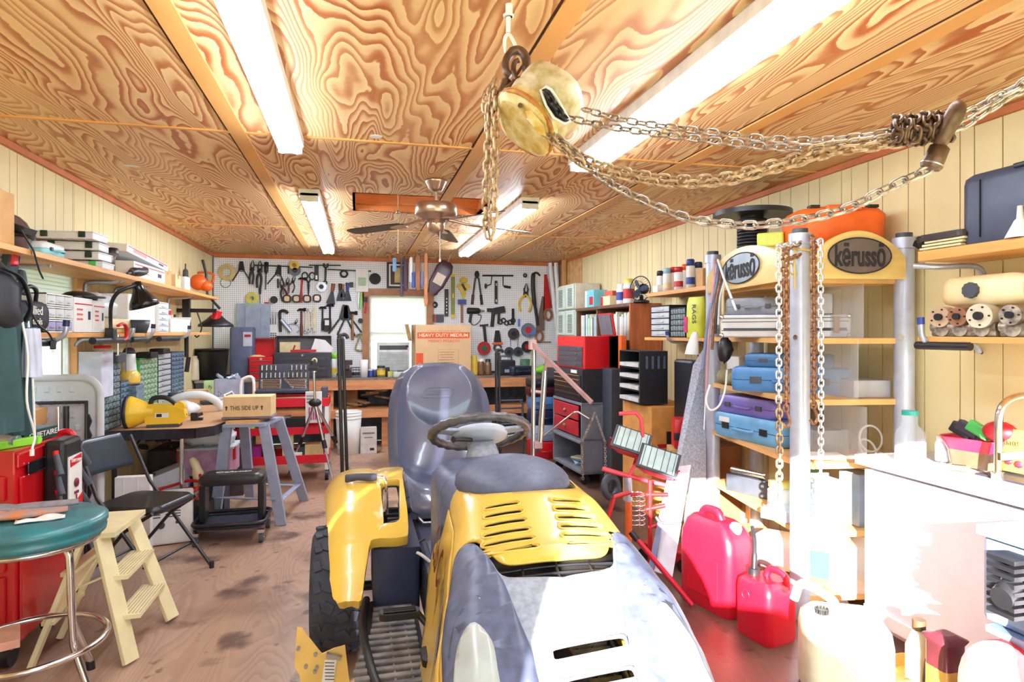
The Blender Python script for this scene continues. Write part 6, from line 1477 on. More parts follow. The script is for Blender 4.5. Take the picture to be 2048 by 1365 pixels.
discs('grey round sander lying under the orange jigsaw'+W,995,696,9,m_dgrey,m_wht,'sander','sander');bars('label_card','small blue paper strip right of the slim file'+W,'label',1038,646,5,16,m('blue paper',(80,130,200),.6),th=.008);bars('level','thin silver horizontal bar near the lower right'+W,'bar',1087,684,32,2,m_chrome,1)
bars('small_tool','little silver hanging screwdrivers left of the green level'+W,'tool',876,637,24,16,m_dgrey,0,extra=(m_redh,((-6,0,3,16),),'handle'))
# PVC pipes in the corner
for i,(a,b) in enumerate((((1100,526),(1118,690)),((1112,526),(1120,690)))):
 p,q=at(*a,y=YB-.10-.06*i),at(*b,y=YB-.12-.06*i);g=G();g.cyl(p-q,(0,0,0),.030,n=12);one('plastic_pipe','white plastic pipe leaning in the back right corner, %s of two'%('left' if i==0 else 'right'),'pipe',g,m_wht,q)
 # hanging row in front of the window
for i,(px,py,w,h,mt,lab) in enumerate(((789,530,8,26,m('light blue strap',(120,170,210),.6),'light blue strap'),(803,555,5,74,m('slate strap',(76,72,92),.6),'long slate grey strap'),(811,550,8,62,m('maroon strap',(74,44,58),.6),'maroon leather strap'),(822,540,7,48,m_wht,'white strap'),(827,560,7,30,m_blueh,'blue strap'),(836,546,10,66,m_brownw,'brown tool belt strap'),(844,560,6,30,m('grey blue strap',(100,110,150),.6),'grey blue strap'),(852,560,7,100,m('tan striped strap',(196,130,84),.6),'long tan and maroon strap'))):
 y_=8.1-.02*i;p=at(px,py,y=y_);g=G();hh=h*SP1;ww=w*SP1
 g.loft([[(a*k,b,z) for a,b in rrect(ww,.03,.012,2)] for k,z in((.6,hh/2),(1,hh*.42),(.9,0),(1.05,-hh*.42),(.7,-hh/2))],smooth=False)
 t=T('hanging_strap',lab+' hanging in front of the back window','strap',p,0,'straps hanging in a row before the back window');t.p('strap',g,mt,bevel=.003)
 g=G();tp_=H-p.z;g.cyl((0,0,hh/2-.01),(0,0,tp_-.0),.003,n=5);t.p('hanger_wire',g,m('tan wire',(200,140,90),.5))
p=at(880,555,y=8.0);t=T('tool_pouch','dark maroon tool pouch with a tan patch hanging right of the straps','tool pouch',p,0,r=(0,28,0))
g=G();g.loft([[(a,b*k,z) for a,b in rrect(w_,.08,.03,3)] for w_,k,z in((.10,.6,-.24),(.20,1,-.10),(.22,1,.12),(.16,.8,.20),(.10,.5,.22))]);t.p('pouch',g,m('maroon leather',(66,44,54),.4));g=G();g.box((0,-.045,-.03),(.12,.006,.14));t.p('patch',g,m('tan patch',(196,176,156),.6));g=G();g.cyl((0,0,.2),(-.02,0,.36),.004,n=5);t.p('hanger',g,m_wht)
bars('hanging_bar','thin rail carrying the hanging straps under the ceiling','rail',825,512,84,1.6,m_brownw,0,y=8.05,th=.015)
# air conditioner in the window
p=at(786,708,y=YB-.16);t=T('air_conditioner','white window air conditioner in the lower back window','air conditioner',(p.x,YB-.18,EYE-.53+.02))
w_=62*SP1
g=G();g.box((0,0,.20),(w_,.22,.38));t.p('housing',g,m('off white appliance',(222,226,222),.4),bevel=.008)
g=G();g.box((0,-.112,.325),(w_*.86,.006,.055));t.p('outlet_grille',g,m_dgrey);g=G()
for i in range(14):g.box((0,-.113,.04+.017*i),(w_*.88,.006,.007))
t.p('intake_grille',g,m_grey);g=G();g.box((w_*.42,-.116,.34),(.03,.006,.03));t.p('control',g,m_toolb)
# ---------------- work bench ----------------
BZ=.87;BY=8.0
m_beam=m('raw bench lumber',(204,138,90),.55,var=.18,scale=6,stretch=(.6,3,3))
bx0,bx1=at(440,757,y=BY).x,at(1108,757,y=BY).x
t=T('workbench','long rough lumber workbench along the back wall','workbench',((bx0+bx1)/2,BY,0))
g=G();g.box(((bx0+bx1)/2,(BY+YB-.03)/2,BZ-.012),(bx1-bx0,YB-.03-BY,.024));t.p('worktop',g,m('grimy worktop',(120,106,98),.6,var=.25),world=True)
g=G();g.box(((bx0+bx1)/2,BY+.02,BZ-.085),(bx1-bx0,.04,.12));t.p('front_beam',g,m_beam,world=True,bevel=.003)
g=G();g.box(((bx0+bx1)/2,BY+.02,.43),(bx1-bx0,.04,.10));t.p('lower_beam',g,m_beam,world=True,bevel=.003)
g=G();g.box(((bx0+bx1)/2,BY+.27,.475),(bx1-bx0,.50,.02));t.p('lower_shelf_board',g,m_beam,world=True)
for px in(520,660,796,940,1060):
 x=at(px,800,y=BY+.08).x;g=G();g.box((x,BY+.08,.41),(.085,.085,.80));t.p('post',g,m_beam,world=True,bevel=.003)
x=at(770,870,y=BY+.1).x;g=G();g.box((x,BY+.12,.2),(.08,.04,.40));t.p('post',g,m_beam,world=True)
def BX(px,y=8.2):return at(px,740,y=y).x
def onb(px,y=8.25):return(BX(px,y),y,BZ)
# grey tall case
p=at(476,700,y=7.9);t=T('jerry_can','tall grey plastic equipment case standing at the left end of the workbench','case',(p.x,8.22,BZ));g=G();g.loft([[(a,b,z) for a,b in rrect(.27,.20,.04,4)] for z in(0,.60)]+[[(a*.9,b*.9,.625) for a,b in rrect(.27,.20,.04,4)]]);t.p('body',g,m('blue grey case',(86,94,120),.5));g=G();g.box((.07,-.103,.48),(.10,.006,.17));t.p('label_panel',g,m('pale label',(190,196,214),.5));g=G();g.box((.07,-.107,.52),(.07,.004,.03));t.p('label_stripe',g,m_redh)
def toolbox(label,px0,px1,pyt,pym,y,mat,lidm=None,drawers=2,d=.30,inner=None,z0=BZ,open_=True,rz=0,group=None):
 a,b=at(px0,700,y=y).x,at(px1,700,y=y).x;w=b-a;z1=at((px0+px1)/2,pym,y=y).z-z0;z2=at((px0+px1)/2,pyt,y=y).z-z0
 t=T('toolbox',label,'toolbox',((a+b)/2,y,z0),rz,group)
 g=G();g.box((0,d/2,z1/2),(w,d,z1));bd=t.p('body',g,mat,bevel=.005)
 for i in range(drawers):
  hh=z1*.78/drawers;g=G();g.box((0,-.004,.02+hh*(i+.5)),(w*.94,.012,hh*.86));dr=t.p('drawer',g,mat,bevel=.003);g=G();g.box((0,-.014,.02+hh*(i+.8)),(w*.8,.010,.010));t.p('drawer_pull',g,m_dgrey if drawers<5 else m_steel,parent=dr)
 g=G();g.cyl((0,-.012,z1*.9),(0,0,z1*.9),.014);t.p('lock',g,m_chrome)
 if open_:
  g=G();h=z2-z1;g.box((0,d-.02,z1+h/2),(w,.014,h));g.box((-w/2+.005,d-.06,z1+h/2),(.01,.09,h));g.box((w/2-.005,d-.06,z1+h/2),(.01,.09,h));g.box((0,d-.06,z2-.005),(w,.09,.01));lid=t.p('lid',g,lidm or mat,bevel=.003)
  if inner:g=G();g.box((0,d-.03,z1+h*.5),(w*.93,.006,h*.86));t.p('lid_lining',g,inner,parent=lid)
 return t,w,z1,z2
toolbox('small red toolbox with its lid open beside the grey case on the workbench',498,546,678,714,8.05,m_red,drawers=3,d=.28)
one('cloth_bundle','yellow and white rag lying on the open red toolbox','rag',crump(G(),(.10,.05,.03),14,4),m('yellow rag',(222,214,150),.8),(BX(514,8.1),8.12,BZ+.26))
tb,w_,z1,z2=toolbox('large charcoal toolbox with its lid open in the middle of the workbench',547,661,672,706,8.02,m('charcoal toolbox',(54,54,62),.45),drawers=2,d=.34,inner=m('grey lid lining',(96,94,100),.7))
x_=tb.o.location.x
g=G();g.box((0,0,.06),(.24,.01,.13));one('paper_note','yellowish paper sheet propped in the charcoal toolbox lid','paper',g,m('manila paper',(226,212,160),.7),(BX(580,8.3),8.30,BZ+z1));g=G();g.prism([(-.12,0),(.14,0),(.16,.05),(.06,.15),(-.06,.17),(-.08,.1)],-.02,.02,M=rot(90,0,0));one('glove_bundle','white striped glove lying in the charcoal toolbox','glove',g,m_foam,(BX(640,8.25),8.25,BZ+z1),bevel=.015)
g=G();g.box((0,0,.02),(.30,.04,.03));g.cyl((-.12,0,.03),(-.1,0,.09),.01);one('caulk_tool','red handled tool across the top of the charcoal toolbox','tool',g,m_redh,(BX(607,8.15),8.15,BZ+z1),bevel=.004)
# things on the bench, left to right
spray('lime and white spray can beside the charcoal toolbox on the workbench',onb(668),.035,.30,m_foam,m_lime,m_yelh,group='items on the workbench');t=T('bench_vise','dark bench vise on the workbench left of the window','vise',onb(695,8.12));g=G();g.box((0,0,.05),(.10,.12,.10));g.box((0,0,.13),(.05,.16,.06));g.box((0,-.05,.19),(.12,.03,.06));g.cyl((0,-.05,.12),(0,-.17,.12),.012);g.cyl((-.06,-.16,.12),(.06,-.16,.12),.006);t.p('vise_body',g,m('brown vise iron',(70,52,54),.5,metal=.4),bevel=.006)
t=T('wire_basket','small wire basket on the workbench left of the white cup','basket',onb(712,8.2));g=G()
for i in range(5):g.tube([(.07*math.cos(a)*(.8+.05*i),.05*math.sin(a)*(.8+.05*i),.03*i) for a in[j*PI/6 for j in range(12)]],.0025,4,closed=True)
for j in range(12):a=j*PI/6;g.cyl((.056*math.cos(a),.04*math.sin(a),0),(.07*math.cos(a),.05*math.sin(a),.12),.002,n=4)
t.p('wire_cage',g,m_tool)
g=G();g.lathe([(0,0),(.045,0),(.052,.22),(.048,.22),(.04,.01),(0,.01)]);one('cup','plain white plastic cup on the workbench below the window','cup',g,m_foam,onb(728,8.12))
for px,r,h,mt,ld,lab in((741,.032,.10,m_blueh,m_foam,'blue and white jar'),(750,.03,.09,m_navy,m_blueh,'navy jar'),(762,.055,.14,m('amber jar',(150,130,70),.3),m_toolb,'wide dark jar with a yellow label'),(775,.03,.12,m_tool,m_toolb,'small black bottle')):jar('%s on the workbench below the air conditioner'%lab,r,h,onb(px,8.18),mt,ld,labelm=m_yelh if 'yellow' in lab else None,lidk=.9)
g=G();g.box((0,0,.035),(.16,.12,.07));one('carton','yellow and green carton lying on the workbench below the air conditioner','carton',g,m('yellow green carton',(200,200,110),.6),onb(786,8.2),rz=14,bevel=.003)
t=T('battery_charger','pale grey charger case on the workbench left of the big cardboard box','charger',onb(803,8.1));g=G();g.box((0,0,.035),(.22,.20,.07));t.p('body',g,m('pale grey green plastic',(186,200,190),.5),bevel=.015);g=G();g.torus((.0,-.02,.072),.05,.008);t.p('ring',g,m_dgrey)
# big moving box
bxw=108*SP1
p=at(886,650,y=8.12);xc_=at(886,700,y=8.05).x
t=carton('large cardboard moving box lettered HEAVY DUTY MEDIUM on the workbench behind the seat',bxw,.40,p.z-BZ,(xc_,8.26,BZ),3,mat=m('kraft moving box',(222,184,140),.75,var=.03),tape=False)
hh=p.z-BZ;m_or=m('orange box print',(222,84,40),.6);f_=-.2012
g=G();g.box((0,f_,hh-.135),(bxw*.94,.002,.075));bn_=t.p('orange_banner',g,m_or);t.text('HEAVY DUTY MEDIUM',.06,m('cream print',(246,222,180),.6),(0,f_-.002,hh-.135),w=bxw*.88,bold=.0015);t.text('MEDIO PESADO',.05,m_or,(0,f_-.001,hh-.21),w=bxw*.56);t.text('U-HAUL MOVING BOX 18',.018,m_or,(0,f_-.001,hh-.08),w=bxw*.6)
g=G();g.box((-bxw*.43,f_,hh*.25),(.09,.002,.27));t.p('orange_panel',g,m_or);t.text('BOX',.04,m('cream print',(246,222,180),.6),(-bxw*.43,f_-.002,hh*.2),(90,-90,0))
g=G();[g.box((.06+x,f_,z_),(a,.002,b)) for x,z_,a,b in((0,hh*.52,.26,.002),(0,hh*.14,.26,.002),(-.13,hh*.33,.002,.25),(.13,hh*.33,.002,.25))];[g.box((.04,f_,hh*(.47-.05*i)),(.2-.02*(i%3),.002,.006)) for i in range(6)];t.p('printed_table',g,m('brown print',(150,100,70),.6))
g=G();g.box((-bxw/2-.06,.05,hh-.10),(.004,.36,.22),r=(0,-12,0));t.p('side_flap',g,m_card)
# right of the big box on the bench
for px,r,h,mt,ld,lab in((948,.05,.26,m_yelh,m_yelh,'yellow tin with square shoulders'),(962,.045,.22,m('amber brown glass',(120,86,60),.25),m_foam,'amber brown jar, left of two'),(976,.045,.21,m('amber brown glass',(120,86,60),.25),m_toolb,'amber brown jar, right of two')):jar('%s right of the moving box on the workbench'%lab,r,h,onb(px,8.2),mt,ld)
t=T('battery_pack','black battery charger unit with a pale screen on the workbench','battery charger',onb(1012,8.12));g=G();g.box((0,0,.10),(.22,.18,.20));t.p('body',g,m_blk,bevel=.02);g=G();g.box((0,-.092,.06),(.08,.006,.04));t.p('screen',g,m_galv,bevel=.004);g=G();g.tube([(-.08,0,.19),(-.07,0,.25),(.07,0,.25),(.08,0,.19)],.014);t.p('handle',g,m_dgrey)
g=G();g.box((0,0,.07),(.40,.06,.02));g.box((0,0,.03),(.36,.05,.06));one('storage_tray','green and clear tray on the workbench in the right corner','tray',g,m_green,onb(1078,8.35),bevel=.004);g=G();g.lathe([(0,0),(.06,0),(.07,.2),(0,.2)]);one('bucket','dark green pail on the workbench right side','pail',g,m('dark green pail',(70,110,80),.5),onb(1050,8.3))
t=T('leaf_blower','black and lime handheld tool lying at the right end of the workbench','power tool',onb(1092,8.1));g=G();g.tube([(-.15,0,.06),(-.05,0,.07),(.1,0,.06)],[.03,.06,.05],10);t.p('body',g,m_lime);g=G();g.tube([(-.05,0,.1),(0,0,.15),(.08,0,.1)],.014);t.p('handle',g,m_blk)
# under the bench
g=G();[g.box((rnd.uniform(-.25,.25),rnd.uniform(-.1,.1),.02+.035*i),(rnd.uniform(.18,.36),rnd.uniform(.06,.12),.022),r=(rnd.uniform(-8,8),rnd.uniform(-10,10),rnd.uniform(-50,50))) for i in range(9)]
one('scrap_lumber','loose pile of wood offcuts on the shelf under the workbench','wood offcuts',g,m('mixed offcuts',(196,156,110),.6,col2=(110,84,66),scale=6),(BX(737,8.25),8.25,.485));C.objects['scrap_lumber']['kind']='stuff'
for i,px in enumerate((778,784)):g=G();g.box((0,0,.17),(.018,.10,.34));one('scrap_board','thin board leaning on the shelf under the workbench, %s of two'%('left','right')[i],'board',g,m_pine,(BX(px,8.2),8.2,.485),r=(0,14,0))
for px,w_,h_,mt,lab in((701,.20,.22,m_brownw,'brown wooden block'),(722,.16,.10,m_dgrey,'dark gearbox lump'),(870,.3,.25,m_dgrey,'dark grey crate'),(975,.22,.24,m_blk,'black carton'),(640,.3,.2,m_dgrey,'grey metal case')):g=G();g.box((0,0,h_/2),(w_,.2,h_));one('storage_block',lab+' on the shelf under the workbench','block',g,mt,(BX(px,8.28),8.28+.04*(px%3),.485),rz=px%20-8,bevel=.006)
t=T('bucket','tall white plastic bucket on the floor in front of the workbench','bucket',(at(697,912,z=0).x,at(697,912,z=0).y+.15,0));g=G();g.lathe([(0,0),(.125,0),(.150,.50),(.145,.50),(.12,.01),(0,.01)],n=30);bk_=t.p('bucket_body',g,m_foam);g=G();[g.torus((0,0,z),.149,.006,n=30,k=6) for z in(.49,.455,.42)];t.p('rim_rings',g,m_foam,parent=bk_)
carton('grey white carton with black print standing right of the white bucket',.19,.14,.30,(at(736,895,z=0).x,7.75,0),0,mat=m('grey white carton',(206,200,196),.7),tape=False,marks=((m('grey print',(120,112,110),.7),0,.24,.14,.02),(m('grey print',(120,112,110),.7),0,.19,.10,.012),(m_ink,.04,.05,.05,.03)))
g=G();g.lathe([(0,0),(.09,0),(.11,.16),(0,.17)]);t=T('paint_can','dark red can heaped with rags on the floor beside the seat','can',(BX(800,7.7),7.7,0));t.p('can',g,m('dark red can',(110,26,30),.4));t.p('rag',crump(G(),(.10,.08,.07),14,6,(0,0,.21)),m_redh);t.p('white_rag',crump(G(),(.05,.06,.04),12,7,(-.04,-.06,.26)),m_foam)
# tripod
t=T('tripod','silver camera tripod standing in front of the red cart','tripod',(at(625,960,z=0).x,at(625,960,z=0).y,0));D_=5.9
def W3(px,py,d=D_):return at(px,py,d=d)
g=G();g.cyl(W3(628,742),W3(630,815),.012,n=10);g.cyl(W3(628,735),W3(629,745),.02);t.p('center_column',g,m_chrome,world=True)
g=G();g.box((0,0,0),(.09,.07,.035),M=tr(*W3(627,738)));g.tube([W3(627,730),W3(627,722)],[.03,.025],10);g.cyl(W3(618,722),W3(626,728),.008);t.p('pan_head',g,m_blk,world=True);g=G();g.torus(tuple(W3(629,722)),.018,.009,M=rot(80,0,0),n=14);t.p('mount_plate',g,m('brass plate',(190,180,140),.4),world=True)
g=G();g.sph(tuple(W3(630,806)),(.06,.05,.04),10);t.p('hub',g,m_blk,world=True)
for foot in(at(576,915,d=6.3),at(668,975,z=.01),at(705,935,d=6.4)):
 foot.z=max(.01,foot.z);foot.z=.01 if foot.z<.2 else .01
 top=W3(630,808);mid=top.lerp(foot,.5);g=G();g.cyl(top,mid,.014,n=8);lg=t.p('leg',g,m_chrome,world=True);g=G();g.cyl(mid,foot,.009,n=8);t.p('lower_tube',g,m_galv,parent=lg,world=True);g=G();g.cyl(top.lerp(foot,.44),top.lerp(foot,.54),.021,n=8);t.p('clip',g,m_blk,parent=lg,world=True)
 # red service cart
t=T('service_cart','red three-shelf service cart with white corner posts below the toolboxes','service cart',(-.72,6.55,0));ox,oy=-.72,6.6
m_cart=m('bright red cart steel',(216,24,44),.35,var=.05)
for z,h in((.735,.08),(.47,.07),(.19,.08)):
 g=G();W2,D2=.88,.42
 g.box((ox,oy,z),(W2,D2,.012))
 for s in(-1,1):g.box((ox,oy+s*D2/2,z+h/2-.02),(W2,.010,h));g.box((ox+s*W2/2,oy,z+h/2-.02),(.010,D2,h))
 t.p('tray_shelf',g,m_cart,world=True,bevel=.002)
for sx in(-1,1):
 for sy in(-1,1):
  g=G();g.box((ox+sx*.425,oy+sy*.19,.44),(.035,.035,.68));t.p('corner_post',g,m_foam,world=True);g=G();g.cyl((ox+sx*.425-.015,oy+sy*.19,.05),(ox+sx*.425+.015,oy+sy*.19,.05),.05);cw_=t.p('caster',g,m_blk,world=True)
g=G();g.tube([(ox-.44,oy-.18,.75),(ox-.5,oy-.18,.84),(ox-.5,oy+.18,.84),(ox-.44,oy+.18,.75)],.010);t.p('push_handle',g,m_foam,world=True)
def oncart(px,z,dy=0):return(at(px,800,y=oy+dy-.1).x,oy+dy,z)
# wrench and socket set
a,b=at(516,764,y=6.62),at(617,764,y=6.62)
t=T('socket_set','open black case of sockets and chrome wrenches propped on the red cart','tool set',((a.x+b.x)/2,6.66,.83),0,r=(-14,0,0));sw_=b.x-a.x;m_case=m('dark slate case',(44,52,66),.5)
g=G();g.box((0,0,.14),(sw_,.05,.29));t.p('case_lid',g,m_case,bevel=.008);g=G();g.box((0,-.12,.0),(sw_,.24,.03),r=(14,0,0));t.p('case_base',g,m_case,bevel=.008)
for z,n,h in((.245,8,.05),(.17,11,.05)):
 for i in range(n):
  x=-sw_/2+sw_*(i+.7)/(n+.4)
  if z>.2:x=(-sw_*.44+sw_*.09*i) if i<4 else(sw_*.15+sw_*.095*(i-4))
  g=G();g.cyl((x,-.035,z-h/2),(x,-.035,z+h/2),.009,n=8);t.p('socket',g,m_chrome)
for i in range(6):
 for s in(-1,1):
  z=.125-.016*i;x0,x1=s*sw_*.07+.0*s,s*sw_*(.44)
  if s>0:x0=sw_*(.02+.03*i)
  g=G();g.box(((x0+x1)/2,-.030,z),(abs(x1-x0),.006,.006));g.torus((x0,-.03,z),.008,.003,M=rot(90,0,0),n=8,k=4);g.torus((x1,-.03,z),.008,.003,M=rot(90,0,0),n=8,k=4);t.p('wrench',g,m_chrome)
g=G();g.tube([(-.2,0,.0),(.2,0,.0)],.012,8);g.torus((-.22,0,0),.02,.008,n=12,k=6);g.torus((.22,0,0),.022,.008,n=12,k=6,a0=20,a1=330);one('wrench','long chrome wrench lying along the front of the red cart top','wrench',g,m_chrome,oncart(575,.80,-.19));g=G();g.tube(smooth_pts([(-.06,0,0),(-.055,0,.15),(-.03,0,.2),(.05,0,.2),(.06,0,0)],4),.014,8);one('handle_bar','white U-shaped grab handle behind the this-side-up box','handle',g,m_foam,oncart(491,.79,-.12))
t=carry_case('narrow white and black bit case standing upright on the red cart',.06,.20,.34,oncart(648,.55,-.05),0,m('grey white bit case',(180,186,200),.5),m_dgrey,name='bit_case')
t=T('tool_packet','white and magenta retail packet hanging at the right of the red cart','packet',oncart(626,.60,-.225));g=G();g.box((0,0,.11),(.15,.03,.30));t.p('card',g,m_foam,bevel=.003);g=G();[g.box((-.04+.02*i,-.018,.05),(.01,.004,.12)) for i in range(5)];t.p('magenta_tools',g,m('magenta print',(190,40,110),.5));g=G();[g.box((-.03,-.018,.16+.03*i),(.07,.004,.014)) for i in range(3)];t.p('grey_print',g,m_grey)
for px,z,dy,w_,h_,mt,lab in((555,.482,-.08,.14,.10,m_grey,'pale grey box on the middle shelf'),(590,.482,-.1,.18,.12,m('black bit tray',(30,30,34),.4),'black tray of silver bits on the middle shelf'),(573,.482,-.05,.06,.13,m_foam,'white slim box on the middle shelf'),(574,.20,-.1,.10,.26,m('pale lime sheet',(226,232,170),.6),'pale lime folder on the bottom shelf'),(627,.20,-.08,.17,.14,m('pale wood block',(226,206,150),.6),'pale yellow block on the bottom shelf'),(606,.20,-.08,.10,.12,m_dgrey,'dark grey box on the bottom shelf'),(590,.20,-.12,.12,.07,m_foam,'white machine part on the bottom shelf'),(505,.20,-.08,.14,.14,m('magenta box',(170,40,140),.5),'magenta box on the bottom shelf'),(530,.20,-.02,.16,.10,m_blk,'black box on the bottom shelf'),(497,.482,-.1,.10,.10,m_lime,'lime green box on the middle shelf'),(520,.482,-.06,.16,.12,m('dark teal box',(50,80,90),.5),'dark teal box on the middle shelf')):
 g=G();g.box((0,0,h_/2),(w_,.14,h_))
 if 'bits' in lab:[g.cyl((-.06+.04*i,-.06,h_*.2+.05*(i%2)),(-.06+.04*i,-.075,h_*.2+.05*(i%2)),.01,n=6) for i in range(4)]
 one('small_box',lab+' of the red cart','box',g,mt,oncart(px,z,dy),rz=px%9-4,bevel=.004)
 # ---------------- right wall ----------------
def RY(px,x):return at(px,667,x=x).y
def blk(label,w,d,h,loc,mat,rz=0,name='box',cat='box',bev=.004,extra=None,group=None,r=None):
 t=T(name,label,cat,loc,rz,group,r=r);g=G();g.box((0,0,h/2),(w,d,h));t.p('body',g,mat,bevel=bev)
 for(nm,mt,c,s) in(extra or()):g=G();g.box(c,s);t.p(nm,g,mt,bevel=.001)
 return t
m_lou=m('pale mint steel',(206,220,206),.5,var=.05)
for k in range(3):
 y0,y1,z0=6.98,7.62,1.08+.31*k
 t=T('louvred_cabinet','pale mint louvred locker in the back right corner, %s of three stacked'%('bottom','middle','top')[k],'locker',(2.44,(y0+y1)/2,z0),-90,'stacked louvred lockers')
 g=G();g.box((0,.16,.152),(y1-y0,.30,.304));t.p('cabinet_body',g,m_lou if k<2 else m('pale beige steel',(222,214,196),.5),bevel=.004)
 for s in(-1,1):
  g=G();g.box((s*.158,0,.15),(.30,.02,.28));dr=t.p('door',g,m_lou,bevel=.003);g=G()
  for i in range(12):g.box((s*.158+s*.02,-.011,.045+.018*i),(.15,.004,.008))
  t.p('louvre',g,m('dark louvre gap',(60,70,66),.6),parent=dr)
blk('dark steel cabinet under the mint lockers',.5,.64,1.075,(2.70-.16,7.30,0),m_dgrey,cat='cabinet',name='base_cabinet')
t=T('bookcase','dark wooden bookcase along the right wall with a knotty pine end panel','bookcase',(2.61,6.2,0))
m_shelfd=m('dark stained shelf wood',(110,76,54),.5,var=.2);m_redw=m('red cedar panel',(186,104,62),.5,var=.22,scale=5,stretch=(5,5,.6))
g=G();g.box((2.61,5.47,.85),(.32,.03,1.70));t.p('end_panel',g,m_redw,world=True,bevel=.003)
for nm,z in(('top_board',1.69),('shelf_board',1.34),('shelf_board',.9),('bottom_board',.08)):g=G();g.box((2.61,6.23,z),(.32,1.50,.028));t.p(nm,g,m_shelfd,world=True)
g=G();g.box((2.755,6.23,.86),(.02,1.5,1.66));t.p('back_panel',g,m_shelfd,world=True);g=G();g.box((2.61,6.97,.85),(.30,.03,1.68));g.box((2.61,6.33,1.515),(.30,.03,.32));t.p('divider',g,m_shelfd,world=True)
y=6.93;k=0;bm_=[(m('book %s'%n_,c_,.6)) for n_,c_ in(('white',(236,236,230)),('mint',(150,200,176)),('teal',(40,110,104)),('cream',(230,224,190)),('dark green',(30,84,60)),('pale blue',(170,196,214)),('grey',(150,156,160)))]
nm_=('white','mint','teal','cream','dark green','pale blue','grey')
while y>5.55:
 if abs(y-6.33)<.04:y-=.05;continue
 w_=rnd.choice((.022,.03,.04,.028));c_=rnd.choice(range(7)) if y>6.33 else rnd.choice((0,0,3,6,5));h_=rnd.uniform(.22,.28)
 t=T('book','%s spined book in the %s half of the bookcase, %d%s from the far end'%(nm_[c_],'far' if y>6.33 else 'near',k+1,{1:'st',2:'nd',3:'rd'}.get((k+1)%10 if k+1 not in(11,12,13) else 0,'th')),'book',(2.50,y-w_/2,1.355),0,'books in the right wall bookcase')
 g=G();g.box((.09,0,h_/2),(.18,w_-.002,h_));t.p('cover',g,bm_[c_]);g=G();g.box((.094,0,h_/2),(.176,w_-.008,h_+.002));t.p('pages',g,m_foam);y-=w_;k+=1
BT=1.705
t=blk('cyan and red picture carton on the bookcase top',.26,.16,.19,(2.56,RY(1182,2.5),BT),m('cyan picture print',(120,200,220),.5),-90,cat='carton',name='carton',extra=(('red_print',m_redh,(.06,-.082,.07),(.10,.003,.09)),('white_end',m_foam,(-.10,-.082,.095),(.05,.003,.18))))
blk('cream and red carton beside the cyan one on the bookcase top',.24,.14,.10,(2.56,RY(1212,2.5),BT),m_cream,-90,cat='carton',name='carton',extra=(('red_end',m_redh,(-.09,-.072,.05),(.06,.003,.09)),));blk('orange brown box lying on the cream carton on the bookcase top',.16,.12,.05,(2.57,RY(1215,2.5)+.02,BT+.102),m('rust carton',(196,84,60),.6),-80,cat='carton',name='carton')
jar('white square bottle with blue label on the bookcase top',.045,.20,(2.52,RY(1238,2.5),BT),m_foam,m_foam,cat='bottle',name='bottle',labelm=m_blueh);jar('white jug with yellow cap on the bookcase top',.055,.24,(2.54,RY(1250,2.5),BT),m_foam,m('pale yellow cap',(236,220,110),.4),cat='bottle',name='bottle',labelm=m_redh)
# desk fan
p=at(1283,578,x=2.56);t=T('desk_fan','small black desk fan on the near end of the bookcase','desk fan',(2.56,p.y,BT),-62);fc=(0,-.02,p.z-BT+.0);R_=.115
g=G()
for i in range(26):a=i*PI/13;g.tube([(math.cos(a)*R_*q,fc[1]-.05*(1-q*q)-.0,fc[2]+math.sin(a)*R_*q) for q in(.25,.7,1.0)],.0013,4)
for q in(.3,.6,1.0):g.torus((0,fc[1]-.05*(1-q*q),fc[2]),R_*q,.0022 if q<1 else .005,M=rot(90,0,0),n=28,k=5)
t.p('wire_guard',g,m_blk);g=G();g.sph((0,.03,fc[2]),(.05,.06,.05),14);t.p('motor',g,m_blk);g=G()
for i in range(3):a=i*2*PI/3;g.prism(ell(.045,.03,12),0,.003,M=tr(0,fc[1]-.01,fc[2])@rot(0,math.degrees(a),0)@tr(.05,0,0)@rot(65,0,0))
t.p('blade',g,m('smoky blue blade',(70,86,110),.3));g=G();g.lathe([(0,0),(.075,0),(.07,.02),(.02,.03),(.016,.07),(0,.07)]);t.p('base',g,m_blk)
# upper right shelf with spray cans
SZ=1.77
g=G();g.box((0,0,-.016),(.31,1.06,.032));one('wall_shelf','pine wall shelf carrying spray cans on the right wall, farther upper one','shelf',g,m_pineY,(2.625,4.62,SZ),bevel=.003)
g=G();g.box((0,0,-.013),(.31,1.0,.026));one('wall_shelf','pine wall shelf carrying drawer boxes on the right wall, farther lower one','shelf',g,m_pineY,(2.625,4.70,1.385),bevel=.003)
for px,x,r,h,b_,c_,bd,lab in((1320,2.54,.03,.19,m_foam,m_blk,None,'white can with black cap'),(1334,2.54,.035,.20,m_foam,m('sky blue cap',(150,190,216),.4),m_cream,'white can with pale blue cap'),(1347,2.60,.033,.21,m_foam,m_redh,None,'white can with red cap, left of two'),(1358,2.54,.04,.19,m_foam,m_redh,m_redh,'stout white can with red cap, right of two'),(1370,2.58,.028,.21,m_foam,m_orange,None,'narrow white can with orange cap'),(1381,2.53,.034,.23,m_foam,m_blueh,m_blueh,'tall white can with royal blue cap'),(1397,2.60,.033,.21,m_foam,m_navy,None,'white can with navy cap')):spray(lab+' on the right wall shelf',(x,RY(px,x),SZ),r,h,b_,c_,bd)
blk('small kraft box in front of the navy capped can on the right shelf',.10,.10,.14,(2.56,RY(1401,2.52),SZ),m_card,-90,cat='carton',name='carton');blk('low white carton at the far end of the spray can shelf',.09,.06,.06,(2.50,RY(1316,2.5),SZ),m_foam,-90,cat='carton',name='carton')
